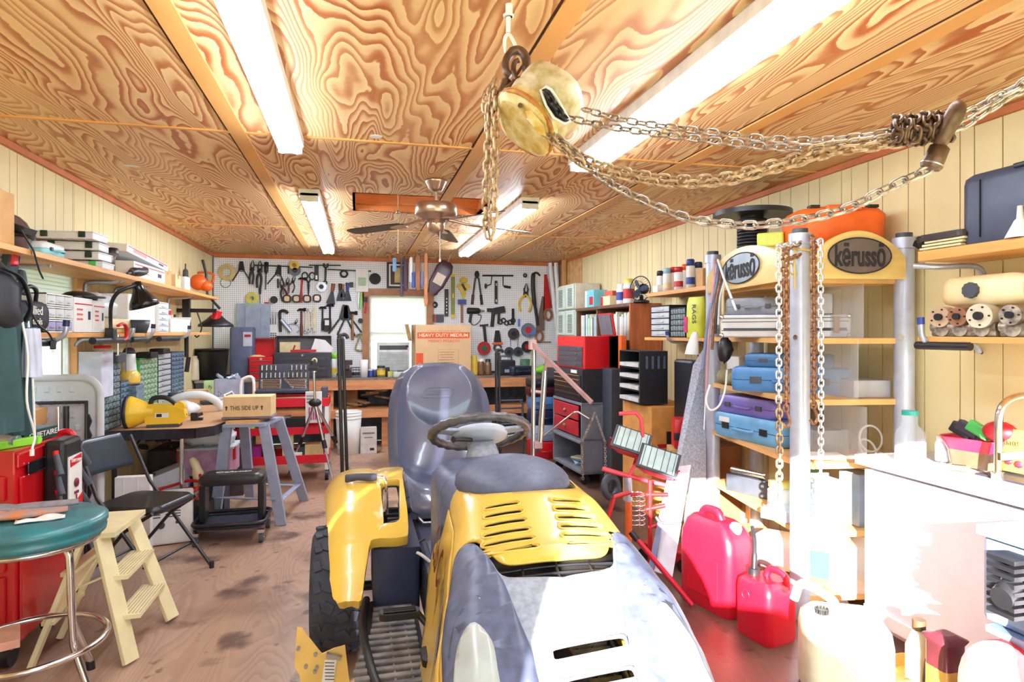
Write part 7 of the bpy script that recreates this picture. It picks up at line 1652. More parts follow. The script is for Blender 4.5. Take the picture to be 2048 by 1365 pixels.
organizer('black drawer unit with five pale drawers on the lower right shelf',RY(1302,2.50)-RY(1339,2.50),.24,.27,1,5,(2.62,(RY(1302,2.5)+RY(1339,2.5))/2,1.386),-90,m_blk,m('pale grey drawer',(196,200,204),.4));organizer('small clear organizer in a black frame on the lower right shelf',RY(1341,2.50)-RY(1371,2.50),.22,.24,3,5,(2.61,(RY(1341,2.5)+RY(1371,2.5))/2,1.386),-90,m_blk,m_smoke)
t=T('rag_bag','yellow printed bag standing at the near end of the lower right shelf','bag',(2.50,RY(1388,2.48),1.386),-80);g=G();g.loft([[(a*k,b*k2,z) for a,b in rrect(.19,.09,.04,3)] for k,k2,z in((.9,.9,0),(1,1,.1),(1,.7,.25),(.95,.15,.31))]);t.p('bag',g,m('yellow bag print',(206,210,60),.5));t.text('RAGS',.06,m_ink,(.03,-.05,.18),(90,90,0));g=G();g.box((-.07,-.046,.10),(.04,.004,.12));t.p('magenta_print',g,m('magenta print',(190,40,110),.5))
t=T('paper_hat','white paper cap with red strings hanging from the lower right shelf','cap',(2.46,RY(1383,2.45),1.26),-80);g=G();g.loft([[(a*k+ox,b*k,z) for a,b in ell(.075,.03,14)] for k,z,ox in((1,0,-.01),(.85,.06,0),(.55,.14,.02),(.3,.17,.03))]);t.p('cap',g,m_foam);g=G();g.tube(smooth_pts([(.06,0,0),(.08,0,-.08),(.05,-.01,-.16)],4),.008,6,flat=.3);t.p('red_string',g,m_redh)
tube_bracket('grey pipe bracket with blue cap below the black drawer unit',RY(1339,2.46),1.36,XR-.012,-1,cap=m_blueh,reach=.31,drop=.05,up=.07)
# paper tray and crate
t=T('paper_tray','black stacked paper tray unit on a wooden crate by the right wall','paper tray',(2.26,4.80,.86),-90)
g=G();g.box((0,.11,.21),(.42,.02,.42));g.box((-.205,0,.21),(.01,.22,.42));g.box((.205,0,.21),(.012,.24,.42));[g.box((0,0,z),(.42,.22,.008)) for z in(.004,.10,.19,.28,.415)];t.p('tray_frame',g,m_blk,bevel=.002)
for i,z in enumerate((.012,.108,.198,.288)):g=G();g.box((0,-.02,z+.018),(.36,.20,.03));t.p('paper_stack',g,m('grey white paper',(206,204,200),.7))
g=G();[g.box((.213,-.06+.05*i,.33),(.004,.018,.10)) for i in range(4)];t.p('side_slots',g,m('slate side relief',(84,96,120),.3))
t=T('wooden_crate','golden cardboard crate with a red strap below the black paper tray','crate',(2.40,4.76,0),-90);g=G();g.box((0,0,.425),(.55,.42,.85));t.p('body',g,m('golden carton',(214,150,76),.6,var=.12),bevel=.005);g=G();g.box((.276,.02,.55),(.004,.36,.03));g.box((.05,-.212,.55),(.4,.004,.03));t.p('red_strap',g,m_redh);g=G();g.box((.28,-.06,.60),(.012,.05,.12));t.p('black_buckle',g,m_blk)
# black chest, red chest and grey cart
A,B,Cc=at(1106,938,z=0),at(1163,972,z=0),at(1250,955,z=0)
dw=(B-A).normalized();W_=(B-A).length;dd=Vector((-dw.y,dw.x,0));D_=min(.42,abs((Cc-B).dot(dd)))
CZ=math.degrees(math.atan2(dw.y,dw.x));cen=(A+B)/2+dd*D_/2
def CL(label,name,z,cat):return T(name,label,cat,(cen.x,cen.y,z),CZ)
t=CL('grey steel tool cart with two red drawers, right of the chrome hoist','tool_cart',0,'tool cart')
m_gs=m('battleship grey steel',(120,124,134),.45,var=.12,scale=10)
g=G();[g.box((s*(W_/2-.01),0,.43),(.02,D_,.66)) for s in(-1,1)];g.box((0,D_/2-.01,.43),(W_,.02,.66));[g.box((0,0,z),(W_,D_,.025)) for z in(.11,.42,.755)];g.box((0,-D_/2-.01,.40),(W_+.04,.03,.02));t.p('cart_body',g,m_gs,bevel=.003)
for z in(.665,.515):g=G();g.box((0,-D_/2-.004,z),(W_*.84,.014,.135));dr=t.p('drawer',g,m('dull red drawer',(176,40,50),.4),bevel=.003);g=G();g.sph((0,-D_/2-.02,z),.018,10);t.p('knob',g,m_brnh,parent=dr)
for sx in(-1,1):
 for sy in(-1,1):g=G();g.cyl((sx*(W_/2-.04)-.015,sy*(D_/2-.05),.045),(sx*(W_/2-.04)+.015,sy*(D_/2-.05),.045),.045);t.p('caster',g,m_blk)
for i in range(5):blk('%s booklet lying in the open shelf of the grey tool cart'%('pale blue','white','blue','light grey','cream')[i],.16,.12,.012,(cen.x-dd.x*.06,cen.y-dd.y*.06,.125+.0135*i),(m('pale blue booklet',(150,190,226),.5),m_foam,m_blue,m_galv,m_cream)[i],CZ+12*i-20,cat='booklet',name='booklet',bev=.001,group='booklets in the grey cart')
t=CL('black rolling tool chest with chrome drawer bars standing on the grey cart','tool_chest',.768,'tool chest');W2,D2=W_*.96,D_*.94
g=G();g.box((0,0,.155),(W2,D2,.31));t.p('chest_body',g,m('black crackle steel',(40,42,48),.4,var=.3,scale=40),bevel=.004)
for i,z in enumerate((.045,.11,.155,.195,.235)):g=G();g.box((0,-D2/2-.005,z),(W2*.94,.012,.036 if i else .07));dr=t.p('drawer',g,m_blk,bevel=.002);g=G();g.box((0,-D2/2-.014,z+.016),(W2*.9,.012,.009));t.p('drawer_bar',g,m_chrome,parent=dr)
g=G();g.box((W2*.25,-D2/2-.008,.285),(W2*.2,.004,.03));t.p('badge',g,m_foam)
t=CL('red tool chest with grey drawers and its lid raised above the black chest','tool_chest',1.08,'tool chest');t.o.location+=dd*.02
W3_,D3=W_*.95,D_*.9
g=G();g.box((0,0,.155),(W3_,D3,.31));t.p('chest_body',g,m_red,bevel=.005)
for i in range(4):g=G();g.box((0,-D3/2-.004,.04+.05*i),(W3_*.86,.012,.044));dr=t.p('drawer',g,m_dgrey,bevel=.002);g=G();g.cyl((W3_*.25,-D3/2-.02,.045+.05*i),(W3_*.25,-D3/2,.045+.05*i),.008,n=8);t.p('knob',g,m_steel,parent=dr)
g=G();g.box((W3_*.5,D3*.1,.42),(.30,.02,.22),r=(10,0,0));lid=t.p('raised_lid',g,m_red,bevel=.004);g=G();g.box((W3_*.5,D3*.1-.013,.42),(.27,.01,.19),r=(10,0,0));t.p('lid_lining',g,m('grey lid lining',(96,94,100),.7),parent=lid)
for i,mt,c_ in((0,m_foam,'white'),(1,m_redh,'red'),(2,m_orange,'orange')):blk('%s ring binder standing right of the red tool chest'%c_,.05,.26,.30,(2.34,5.48+.065*(2-i),1.10),mt,0,cat='binder',name='binder',bev=.003)
blk('dark steel stand carrying the ring binders',.20,.30,1.095,(2.34,5.55,0),m_dgrey,cat='stand',name='stand')
# stacked cases between hoist and cart
ys=7.0;xs=at(1088,850,y=ys).x
for i,(z,w_,h_,mt,lab) in enumerate(((0,.36,.19,m_red,'red toolbox at the bottom'),(.20,.34,.18,m('white blue case',(170,190,220),.4),'pale blue box, second from the bottom'),(.39,.34,.16,m_navy,'navy case, third from the bottom'),(.56,.36,.14,m_blue,'blue case, fourth from the bottom'),(.71,.40,.10,m('dark maroon case',(70,26,34),.35),'dark maroon case, fifth from the bottom'),(.815,.38,.09,m_blk,'black case on top'))):carry_case('%s of the stack behind the steering wheel'%lab,w_,.26,h_,(xs,ys,z),4*(i%3)-4,mt,name='tool_case')
t=T('hand_truck','black tubular frame standing behind the steering wheel','hand truck',(at(1020,850,y=6.6).x,6.6,0));g=G()
for s in(-1,1):g.tube(smooth_pts([(s*.14,0,.02),(s*.14,0,.6),(s*.14,0,.66),(s*.10,0,.70)],4),.012,8)
[g.tube([(-.14,0,z),(.14,0,z)],.010,8) for z in(.3,.45,.62,.70)];t.p('frame',g,m_dgrey);g=G();g.box((0,-.1,.012),(.3,.2,.012));t.p('toe_plate',g,m_dgrey)
t=carry_case('black and blue curved equipment case lying on the right end of the workbench',.34,.24,.12,(BX(1045,7.9),8.12,BZ),20,m('blue black shell',(36,44,62),.3));
for px,lab,top,lean in((684,'left',678,0),(990,'right',706,0)):
 y_=3.62 if px<700 else 4.3;p=at(px,950,y=y_);q=at(px-7 if px<700 else px+2,top,y=y_);t=T('steel_pole','tall black twin pole rising behind the tractor, %s of the seat'%lab,'pole',(p.x+.02,y_,0));g=G();g.cyl((0,0,0),(q.x-p.x-.02,0,q.z),.010,n=10);t.p('pole',g,m_blk)
 g=G();g.cyl((.028,.01,0),(q.x-p.x+.002,.01,q.z),.009,n=10);t.p('second_pole',g,m_blk)
 g=G();g.tube(smooth_pts([(q.x-p.x-.02,0,q.z),(q.x-p.x-.01,0,q.z+.02),(q.x-p.x+.02,0,q.z+.02),(q.x-p.x+.03,0,q.z)],3),.010,8);t.p('top_bend',g,m_blk)
 # engine hoist
t=T('engine_hoist','chrome engine hoist with pinkish boom and hanging chain behind the steering wheel','engine hoist',(at(1063,900,d=4.6).x,at(1063,900,d=4.6).y,0));HD=4.6
m_pink=m('faded pink steel',(206,168,168),.4,metal=.3,var=.15)
def E(px,py,d=HD):return at(px,py,d=d)
f_=E(1064,915);g=G();g.tube([Vector((f_.x,f_.y,.0)),E(1068,690)],.017,12);t.p('column',g,m_chrome,world=True);g=G();g.bar(E(1060,684),E(1184,806,4.3),.022,.030);t.p('boom',g,m_pink,world=True,bevel=.004)
g=G();g.cyl(E(1090,742),E(1080,885),.022,n=12);t.p('ram_body',g,m_chrome,world=True);g=G();g.cyl(E(1092,728),E(1090,745),.012);g.box(tuple(E(1098,728)),(.05,.03,.05));t.p('ram_rod',g,m_pink,world=True);g=G();g.cyl(E(1062,782),E(1086,786),.012);g.box(tuple(E(1075,890)),(.06,.05,.05));g.box(tuple(E(1065,690)),(.05,.05,.07));t.p('bracket',g,m_pink,world=True,bevel=.003)
g=G();g.tube([E(1088,872),E(1148,826,4.4),E(1156,824,4.4),E(1178,838,4.4)],.008,8);t.p('pump_handle',g,m_chrome,world=True);b_=Vector((f_.x,f_.y,.04));g=G();g.box((b_.x,b_.y+.0,.03),(.5,.07,.06));g.box((b_.x,b_.y+.4,.03),(.07,.8,.06));t.p('base',g,m_pink,world=True)
tip=E(1190,826,4.3);g=G()
for px in(1164,1210):chain(g,[tip,E(px,885,4.3),E(px,890,4.3),E(px+2,960 if px<1200 else 990,4.3)],.026,.018,.0026)
t.p('chain',g,m_chain,world=True)
# twin halogen work light on red stand
t=T('work_light','twin red halogen work lights on a red stand in front of the grey cart','work light',(at(1262,1120,z=0).x,at(1262,1120,z=0).y,0));m_pr=m('sun faded red',(226,70,84),.4);WD=3.75
base=t.o.location
for(px,py,sc) in((1262,885,1),(1316,925,1.05)):
 c=at(px,py,d=WD-(.1 if px>1300 else 0));M=tr(*c)@rot(0,0,-12)@rot(48,0,0)@rot(0,0,-22)
 g=G(M);a,b_,h_=.105*sc,.075*sc,.09;g.loft([[(x*k,y*k,z) for x,y in((-a,-b_),(a,-b_),(a,b_),(-a,b_))] for k,z in((.55,-h_),(.95,-.01),(1,.012))],smooth=False);hd_=t.p('lamp_housing',g,m_pr,world=True,bevel=.004)
 g=G(M);g.box((0,0,.017),(a*2.1,b_*2.1,.012));t.p('lamp_bezel',g,m_dgrey,parent=hd_,world=True,bevel=.003);g=G(M);g.box((0,0,.026),(a*1.8,b_*1.75,.008));t.p('lamp_glass',g,m('pale lamp glass',(190,214,216),.1),parent=hd_,world=True)
 g=G(M);[g.cyl((x*a,-b_,.036),(x*a,b_,.036),.0016,n=4) for x in(-.8,-.5,-.2,.2,.5,.8)];t.p('wire_guard',g,m_dgrey,parent=hd_,world=True);g=G(M);g.tube([(-a*1.15,0,-.02),(-a*1.15,0,-h_*1.3),(a*1.15,0,-h_*1.3),(a*1.15,0,-.02)],.006,6);t.p('yoke',g,m_redh,parent=hd_,world=True)
def WL(px,py,d=WD):return at(px,py,d=d)
bs=Vector((WL(1258,1060).x,WL(1258,1060).y,.0))
g=G();g.tube([bs,WL(1257,1003)],.020,10);t.p('stand_pole',g,m_orange,world=True);g=G();g.cyl(WL(1257,1003),WL(1256,955),.023);t.p('pole_sleeve',g,m_galv,world=True);g=G();g.tube([WL(1256,955),WL(1288,900),WL(1282,838),WL(1272,826),WL(1238,828)],.012,8);t.p('grab_bar',g,m_pr,world=True);g=G();g.tube([WL(1205,938),WL(1255,952),WL(1345,975)],.014,8);t.p('crossbar',g,m_pr,world=True);g=G();[g.cyl(bs,bs+Vector((math.cos(a)*.3,math.sin(a)*.3,.0))+Vector((0,0,.012)),.012,n=8) for a in(.5,2.6,4.2)];t.p('stand_foot',g,m_orange,world=True)
# red engine stand / frame, springs and jack handle
t=T('engine_stand','red steel frame with springs and a spare wheel beside the work light','frame',(bs.x+.15,bs.y-.05,0));g=G()
for a,b_ in(((1215,1040),(1228,995)),((1228,995),(1260,985)),((1290,1020),(1330,1012)),((1300,960),(1300,1075)),((1262,990),(1335,990)),((1295,1055),(1325,1050))):g.cyl(at(*a,d=3.6),at(*b_,d=3.6),.013,n=8)
q=at(1300,1075,d=3.6);g.cyl(q,Vector((q.x,q.y,0)),.013,n=8);q=at(1215,1040,d=3.6);g.cyl(q,Vector((q.x,q.y,0)),.013,n=8);t.p('frame_tubes',g,m_redh,world=True)
for px in(1272,1282):c=at(px,1020,d=3.55);g=G();g.tube([c+Vector((.022*math.cos(i*.8),.022*math.sin(i*.8),-.10+.0034*i)) for i in range(60)],.004,5);t.p('coil_spring',g,m_chrome,world=True)
g=G();c=at(1222,975,d=3.9);g.torus(tuple(c),.06,.022,M=rot(80,0,25),n=22);t.p('spare_wheel',g,m_dgrey,world=True)
a_,b_=at(1262,1065,d=3.5),at(1385,1212,z=.02);b_.z=max(.02,b_.z);t=T('jack_handle','long red jack handle lying slanted between tractor and red fuel can','jack handle',b_);g=G();g.tube([a_,b_],.014,10);t.p('bar',g,m('dark crimson bar',(176,20,48),.35),world=True);g=G();g.cyl(a_,a_.lerp(b_,.12),.018);t.p('grip',g,m_blk,world=True)
t=T('floor_jack','low black and red floor jack beside the slanted red handle','floor jack',(at(1345,1110,z=.05).x,at(1345,1110,z=.05).y,0),30);g=G();g.box((0,0,.07),(.16,.36,.07));t.p('jack_body',g,m_redh,bevel=.008);[t.p('wheel',G().cyl((s*.09,y_,.04),(s*.11,y_,.04),.04),m_blk) for s in(-1,1) for y_ in(-.14,.14)]
# leaning ramps
def lean(name,label,cat,pts,d,mat,th=.03,dz=None):
 P_=[at(px,py,d=q) for px,py,q in pts];t=T(name,label,cat,tuple(P_[0]));nn=(P_[1]-P_[0]).cross(P_[2]-P_[0]).normalized();
 if nn.y<0:nn=-nn
 g=G();g.loft([P_,[p+nn*th for p in P_]],smooth=False);t.p('panel',g,mat,world=True,bevel=.004);return t,P_,nn
m_gran=m('speckled grey sheet',(150,156,176),.5,col2=(196,200,212),scale=80)
t,P_,nn=lean('metal_ramp','tall grey speckled ramp leaning against the right wall behind the left rack post','ramp',((1388,728,4.55),(1412,690,4.6),(1412,1000,4.2),(1322,1085,3.95)),0,m_gran)
t,P_,nn=lean('metal_ramp','white and grey aluminium ramp standing between work light and red fuel can','ramp',((1345,935,3.75),(1382,930,3.75),(1345,1155,3.45),(1300,1140,3.5)),0,m('pale aluminium sheet',(206,208,220),.4,metal=.3));
g=G();g.bar(at(1345,935,d=3.72),at(1302,1140,d=3.47),.03,.02);t.p('edge_rail',g,m('blue grey rail',(110,120,150),.5),world=True);g=G();g.tube(smooth_pts([at(1312,1035,d=3.5),at(1320,1045,d=3.48),at(1340,1048,d=3.45),at(1362,1044,d=3.44)],4),.008,6);t.p('handle',g,m_steel,world=True)
blk('black upright case leaning behind the grey ramp',.10,.28,.62,(2.42,4.34,.60),m('black hard case',(32,34,40),.4),0,cat='case',name='hard_case',bev=.02);blk('low wooden bench under the black upright case',.34,.36,.59,(2.58,4.34,0),m_brownw,cat='bench',name='low_bench')
blk('red and black power tool case behind the left rack post',.26,.16,.20,(at(1395,880,y=3.98).x,4.06,.62),m_red,-20,cat='case',name='power_tool_case',extra=(('black_band',m_blk,(0,-.082,.08),(.27,.006,.05)),));blk('tan carton under the red power tool case',.30,.22,.61,(at(1395,880,y=3.98).x,4.08,0),m_card,-20,cat='carton',name='carton')
blk('beige toolbox with rounded top in front of the left rack post',.20,.12,.42,(at(1408,950,y=3.52).x,3.55,0),m_cream,-20,cat='case',name='metal_case',bev=.03,extra=(('clasp',m_steel,(0,-.064,.30),(.05,.01,.03)),))
# ---------------- display rack ----------------
P1,P2,P3,P4=Vector((2.36,3.9,0)),Vector((2.15,2.75,0)),Vector((2.70,2.67,0)),Vector((2.70,3.9,0))
t=T('display_rack','display rack of grey pipe posts and pine shelves with two oval lettered signs','rack',tuple(P2));m_post=m('pale grey steel pipe',(188,196,214),.35,metal=.25,var=.06,scale=20)
for p,zt,px in((P1,at(1427,512,x=P1.x).z,0),(P2,at(1601,470,x=P2.x).z,0),(P3,at(1812,478,x=P3.x).z,0),(P4,1.9,0)):
 g=G();g.cyl((p.x,p.y,0),(p.x,p.y,zt),.047,n=24);po=t.p('post',g,m_post,world=True);g=G();g.cyl((p.x,p.y,zt-.05),(p.x,p.y,zt+.005),.054,n=24);t.p('post_collar',g,m_post,parent=po,world=True);g=G();g.cyl((p.x,p.y,zt),(p.x,p.y,zt+.03),.038,n=16);t.p('post_cap',g,m_dgrey,parent=po,world=True)
 g=G();g.cyl((p.x-.05,p.y-.03,1.40),(p.x-.03,p.y-.02,1.40),.012);t.p('bolt',g,m_chrome,parent=po,world=True)
LV=(.10,.42,.765,1.085,1.395,1.70)
for z in LV:g=G();o_=[P1+Vector((-.02,0,0)),P2+Vector((.02,-.0,0)),P3,P4];g.prism([(v.x,v.y) for v in o_],z-.028,z);t.p('shelf',g,m_pine,world=True,bevel=.002)
def sign(a,b,ov,lab,oc,om,bx,tsz):
 d_=(b-a);L=d_.length;d_.normalize();ang=math.degrees(math.atan2(d_.y,d_.x));M=tr(a.x,a.y,1.70)@rot(0,0,ang)
 o_=[(0.03,-.01)]+[(L-.03,-.01)]+[(L-.03-(L-.06)*i/16,.10+.13*math.sin(PI*i/16)**.8) for i in range(17)]
 g=G(M);g.prism(o_,.03,.052,M=rot(90,0,0));sg=t.p('sign_board',g,m('varnished pine sign',(232,200,124),.25,var=.12,scale=4,stretch=(1,1,4),coat=.5),world=True,bevel=.003)
 g=G(M);g.prism(ell(ov[0],ov[1],40,bx*L,.105),.052,.060,M=rot(90,0,0));t.p('oval_plate',g,om,parent=sg,world=True);g=G(M);g.tube([(bx*L+ov[0]*math.cos(q),-.061,.105+ov[1]*math.sin(q)) for q in[2*PI*i/44 for i in range(44)]],.0035,5,closed=True);t.p('oval_rim',g,m_ink,parent=sg,world=True)
 p=t.inv@(M@Vector((bx*L,-.0635,.100)));tx=t.text('k\u0113russ\u014d',tsz,m_ink,p,(90,0,ang),w=ov[0]*1.6,bold=.003)
 tx.scale=(1,1.25,1);tx.parent=sg
sign(P1,P2,(.26,.088),'grey',0,m('brushed grey plate',(150,162,176),.35),.50,.13)
sign(P2,P3,(.165,.088),'brown',0,m('taupe plate',(112,98,90),.4),.50,.12)
for(x0,y0,x1,y1,z,h_) in((2.50,2.72,2.50,3.0,1.395,.30),(2.45,2.70,2.45,3.0,1.085,.30),(2.50,2.70,2.50,3.0,.765,.28)):g=G();g.box(((x0+x1)/2,(y0+y1)/2,z+h_/2),(.006,y1-y0,h_));t.p('acrylic_panel',g,m_clear,world=True)
# load of the rack
def onr(x,y,k):return(x,y,LV[k]+.001)
t=T('cable_spool','large black cable spool on top of the display rack','cable spool',(2.50,3.66,1.701));t.p('flange',G().cyl((0,0,0),(0,0,.02),.20,n=30),m_blk);g=G();g.cyl((0,0,.48),(0,0,.51),.245,n=36);t.p('flange',g,m('black spool plastic',(44,52,62),.4));g=G();[g.torus((0,0,.03+.021*i),.085,.0115,n=26,k=6) for i in range(21)];g.cyl((0,0,0),(0,0,.48),.07);t.p('cable_winding',g,m_blk)
t=T('orange_case','orange moulded tool case on top of the display rack behind the brown sign','tool case',(2.49,2.93,1.872),-16);g=G();g.loft([[(a*k,b*k,z) for a,b in rrect(.46,.28,.06,4)] for k,z in((.86,0),(.98,.05),(1,.14),(1.02,.15),(1.02,.17),(.9,.20),(.6,.215))]);t.p('case_shell',g,m_orange);g=G();g.box((0,-.13,.20),(.18,.04,.03));t.p('handle',g,m_orange,bevel=.01);[t.p('latch',G().box((x,-.10,.212),(.05,.05,.016)),m_blk,bevel=.003) for x in(-.14,.16)]
blk('plain carton holding up the orange case on top of the rack',.40,.22,.17,(2.49,2.95,1.701),m_card,-16,cat='carton',name='carton');blk('little carton under the lime green tool on top of the rack',.12,.10,.20,(2.25,3.12,1.701),m_card,-40,cat='carton',name='carton')
blk('lime green measuring tool on top of the rack left of the middle post',.14,.08,.08,(2.25,3.12,1.902),m('lime tool',(200,214,80),.4),-40,cat='measuring tool',name='laser_level',extra=(('grey_window',m_grey,(0,-.031,.04),(.07,.004,.04)),),bev=.01)
m_alu=m('ribbed aluminium case',(206,208,214),.35,metal=.5,var=.06)
t=T('aluminium_case','long ribbed aluminium case on the highest inner rack shelf','aluminium case',onr(2.40,3.20,4),-42);g=G();g.box((0,0,.065),(.68,.24,.13));cs=t.p('case_body',g,m_alu,bevel=.008);g=G();[g.box((0,-.121,z),(.66,.004,.004)) for z in(.04,.09,.11)];g.box((0,-.122,.048),(.64,.003,.012));t.p('dark_seam',g,m_dgrey,parent=cs);[t.p('latch',G().box((x,-.128,.07),(.03,.014,.09)),m('brass latch',(176,140,110),.4,metal=.4),bevel=.002) for x in(.13,.27)];[t.p('corner',G().sph((x,-.118,z),.016,8),m_chrome) for x in(-.33,.33) for z in(.012,.118)]
carry_case('grey plastic case lying on the aluminium case, left of the middle post',.30,.20,.10,(2.30,3.34,LV[4]+.132),-42,m('mid grey case',(130,134,144),.5));blk('milky grey box on the aluminium case right of the middle post',.17,.16,.11,(2.48,3.04,LV[4]+.132),m('cloudy grey plastic',(176,178,184),.4),-42,name='storage_box')
m_kh=m('khaki cloth',(150,142,100),.8,var=.2)
one('cloth_bundle','khaki work gloves bundled at the left end of the highest inner shelf','gloves',crump(G(),(.06,.09,.09),16,12,(0,0,.10)),m_kh,(2.37,3.72,LV[4]))
carry_case('large blue tool case on the rack shelf below the aluminium case',.62,.26,.14,onr(2.41,3.16,3),-42,m_blue,name='tool_case');carry_case('smaller blue tool case on top of the large blue one in the rack',.46,.22,.075,(2.40,3.16,LV[3]+.143),-42,m('mid blue case',(60,110,160),.4),name='tool_case')
blk('milky stacked trays at the right end of the blue case shelf',.20,.18,.09,onr(2.60,2.84,3),m('cloudy grey plastic',(176,178,184),.4),-10,name='plastic_tray');one('glove_bundle','olive work shoes and straps heaped at the left end of the blue case shelf','shoe',crump(crump(G(),(.05,.10,.05),16,14,(0,0,.05)),(.05,.08,.04),14,15,(-.02,-.12,.04)),m_kh,onr(2.34,3.70,3));one('cable_coil','black cable and trigger tool hanging beside the left rack post','cable',crump(G(),(.05,.05,.08),16,16),m_blk,tuple(at(1450,700,d=3.9)));one('small_box','white carton standing at the left end of the blue case shelf','carton',G().box((0,0,.09),(.10,.14,.18)),m_foam,onr(2.46,3.74,3),bevel=.003)
carry_case('sky blue tool case with a white label on the third rack shelf',.60,.26,.15,onr(2.40,3.42,2),-84,m('sky blue case',(108,168,212),.4),name='tool_case',lab=1,latch=m_blk);carry_case('purple tool case stacked on the sky blue case',.50,.24,.11,(2.41,3.46,LV[2]+.152),-84,m_purp,name='tool_case')
t=blk('clear acrylic bin holding brass fittings right of the middle post',.20,.18,.14,onr(2.44,2.95,2),m_clear,0,name='acrylic_bin');one('cord_coil','coiled white power cord on the rack shelf right of the acrylic bin','cord',G().torus((0,0,.10),.085,.006,M=rot(80,0,10),n=26,sy=.8).torus((-.02,0,.05),.05,.006,M=rot(60,10,0),n=22).torus((0,0,.02),.06,.006,n=22),m_foam,onr(2.62,2.80,2));one('board','white slanted board lying on the third rack shelf front','board',G().box((0,0,.02),(.22,.12,.02),r=(0,0,-20)),m_foam,onr(2.32,2.82,2))
jar('big white jar with pale yellow lid on the fourth rack shelf',.07,.17,onr(2.30,3.10,1),m_foam,m('pale yellow lid',(226,214,120),.4),lidk=.95);blk('clear compartment box on the fourth rack shelf before the white jar',.26,.16,.06,onr(2.25,2.95,1),m('pale blue clear plastic',(190,206,226),.2,alpha=.9),-60,name='compartment_box');one('flashlight','chrome tube flashlight lying on the fourth rack shelf','flashlight',G().tube([(-.13,0,.03),(.10,0,.03),(.12,0,.03)],[.018,.018,.024],12),m_chrome,(2.34,3.45,LV[1]+.11),rz=-70);blk('dark box under the chrome flashlight on the fourth rack shelf',.30,.14,.105,onr(2.40,3.5,1),m_dgrey,-70,name='small_box')
for(x,y_,w_,h_,mt,lab) in((2.33,2.80,.14,.25,m('pale aqua bin',(196,226,220),.5),'pale aqua bin'),(2.56,2.82,.12,.27,m('steel grey bin',(150,160,180),.4),'tall grey bin'),(2.44,3.02,.10,.24,m('aqua lidded bin',(150,210,200),.5),'aqua lidded bin')):blk('%s on the fourth rack shelf'%lab,w_,.14,h_,onr(x,y_,1),mt,0,cat='bin',name='plastic_bin');
g=G();[g.cyl((0,0,.05+.012*i),(.22,.1,.02+.022*i),.003,n=5) for i in range(8)];one('welding_rods','fan of copper welding rods beside the tall grey bin','rods',g,m('copper rod',(176,110,84),.4,metal=.5),onr(2.38,2.90,1))
t=T('paper_sack','white sack with a blue printed end on the lowest rack shelf','sack',onr(2.36,3.05,0),-50);g=G();g.loft([[(x,b*k,.10+c_*k) for b,c_ in rrect(.24,.18,.06,4)] for x,k in((-.22,.7),(-.18,1),(.18,1),(.22,.8))]);t.p('sack',g,m_foam);g=G();g.box((.13,-.122,.10),(.12,.004,.14));t.p('blue_print',g,m('royal blue print',(50,70,180),.5));g=G();g.cyl((-.05,-.18,.05),(-.05,-.24,.05),.05);one('chrome_gear','chrome reel lying in front of the white sack under the rack','reel',g,m_chrome,(2.05,2.92,.02),bevel=.003)
blk('clear storage bin at the bottom right of the rack',.16,.2,.24,onr(2.52,2.80,0),m_clear,0,cat='bin',name='storage_bin')
# chains and ropes hanging on the rack
def hang(label,px,py0,py1,d,mat,L=.045,W=.030,r=.0045,hook=False,cat='chain'):
 P_=[at(px,py0,d=d),at(px+1,(py0+py1)/2,d=d),at(px,py1,d=d)];t=T('hanging_chain',label,cat,tuple(P_[0]));g=G();chain(g,([Vector((2.15+(.03 if px>1600 else-.03),2.71,P_[0].z+.03))] if 'lower half' not in label else[])+P_,L,W,r);t.p('links',g,mat,world=True)
 if hook:q=P_[-1];g=G();g.tube(smooth_pts([q,q+Vector((.015,0,-.03)),q+Vector((.02,0,-.06)),q+Vector((0,0,-.08)),q+Vector((-.018,0,-.06))],4),.007,8);t.p('hook',g,mat,world=True)
hang('bright silver chain hanging from the rack post, left outermost',1557,492,806,3.02,m_zinc,.048,.032,.0048);hang('rusty lower half of the left hanging chain on the rack',1558,808,1010,3.0,m_rust,.052,.036,.0058)
hang('rusty chain with a hook left of the middle rack post',1572,520,822,3.08,m_rust2,.044,.030,.0052,True);hang('rusty chain right of the middle rack post',1627,480,815,3.05,m_rust2,.044,.032,.0056,True);hang('bright silver chain hanging right of the middle rack post',1641,485,1030,3.0,m_zinc,.046,.030,.0046)
hang('thin rusty chain beside the middle rack post',1566,500,690,3.12,m_rust2,.036,.024,.004)
g=G();c=Vector((2.15,2.75,at(1601,500,x=2.15).z));t=T('wire_twist','yellow electrical wire wrapped around the middle rack post','wire',tuple(c));g.torus(tuple(c),.056,.005,M=rot(8,6,0));g.torus(tuple(c+Vector((-.07,-.03,-.10))),.028,.004,M=rot(80,0,20),n=18);g.tube([c+Vector((-.05,-.03,0)),c+Vector((-.07,-.05,-.08)),c+Vector((-.06,-.04,-.2))],.005,5);t.p('wire',g,m('yellow wire',(226,190,90),.5),world=True)
t=T('rope_bundle','bundle of coloured ropes and cables hanging at the left rack post','ropes',tuple(at(1432,530,d=4.1)))
for i,(px,px2,y1,mt,nm) in enumerate(((1428,1412,800,m('pink striped rope',(196,150,160),.7),'pink_rope'),(1434,1405,740,m('grey blue rope',(120,130,160),.7),'grey_rope'),(1440,1424,700,m_rust2,'brown_rope'),(1448,1436,650,m_foam,'white_rope'),(1452,1446,630,m_cream,'cream_rope'),(1430,1408,860,m_foam,'thin_cord'),(1445,1430,668,m_dgrey,'dark_cable'))):
 g=G();g.tube(smooth_pts([at(px+2,520,d=4.15),at(px,560,d=4.02),at((px+px2)/2-3,(540+y1)/2,d=4.0),at(px2,y1,d=4.0)],5),.0045 if 'thin' in nm else .010,6);t.p(nm,g,mt,world=True)
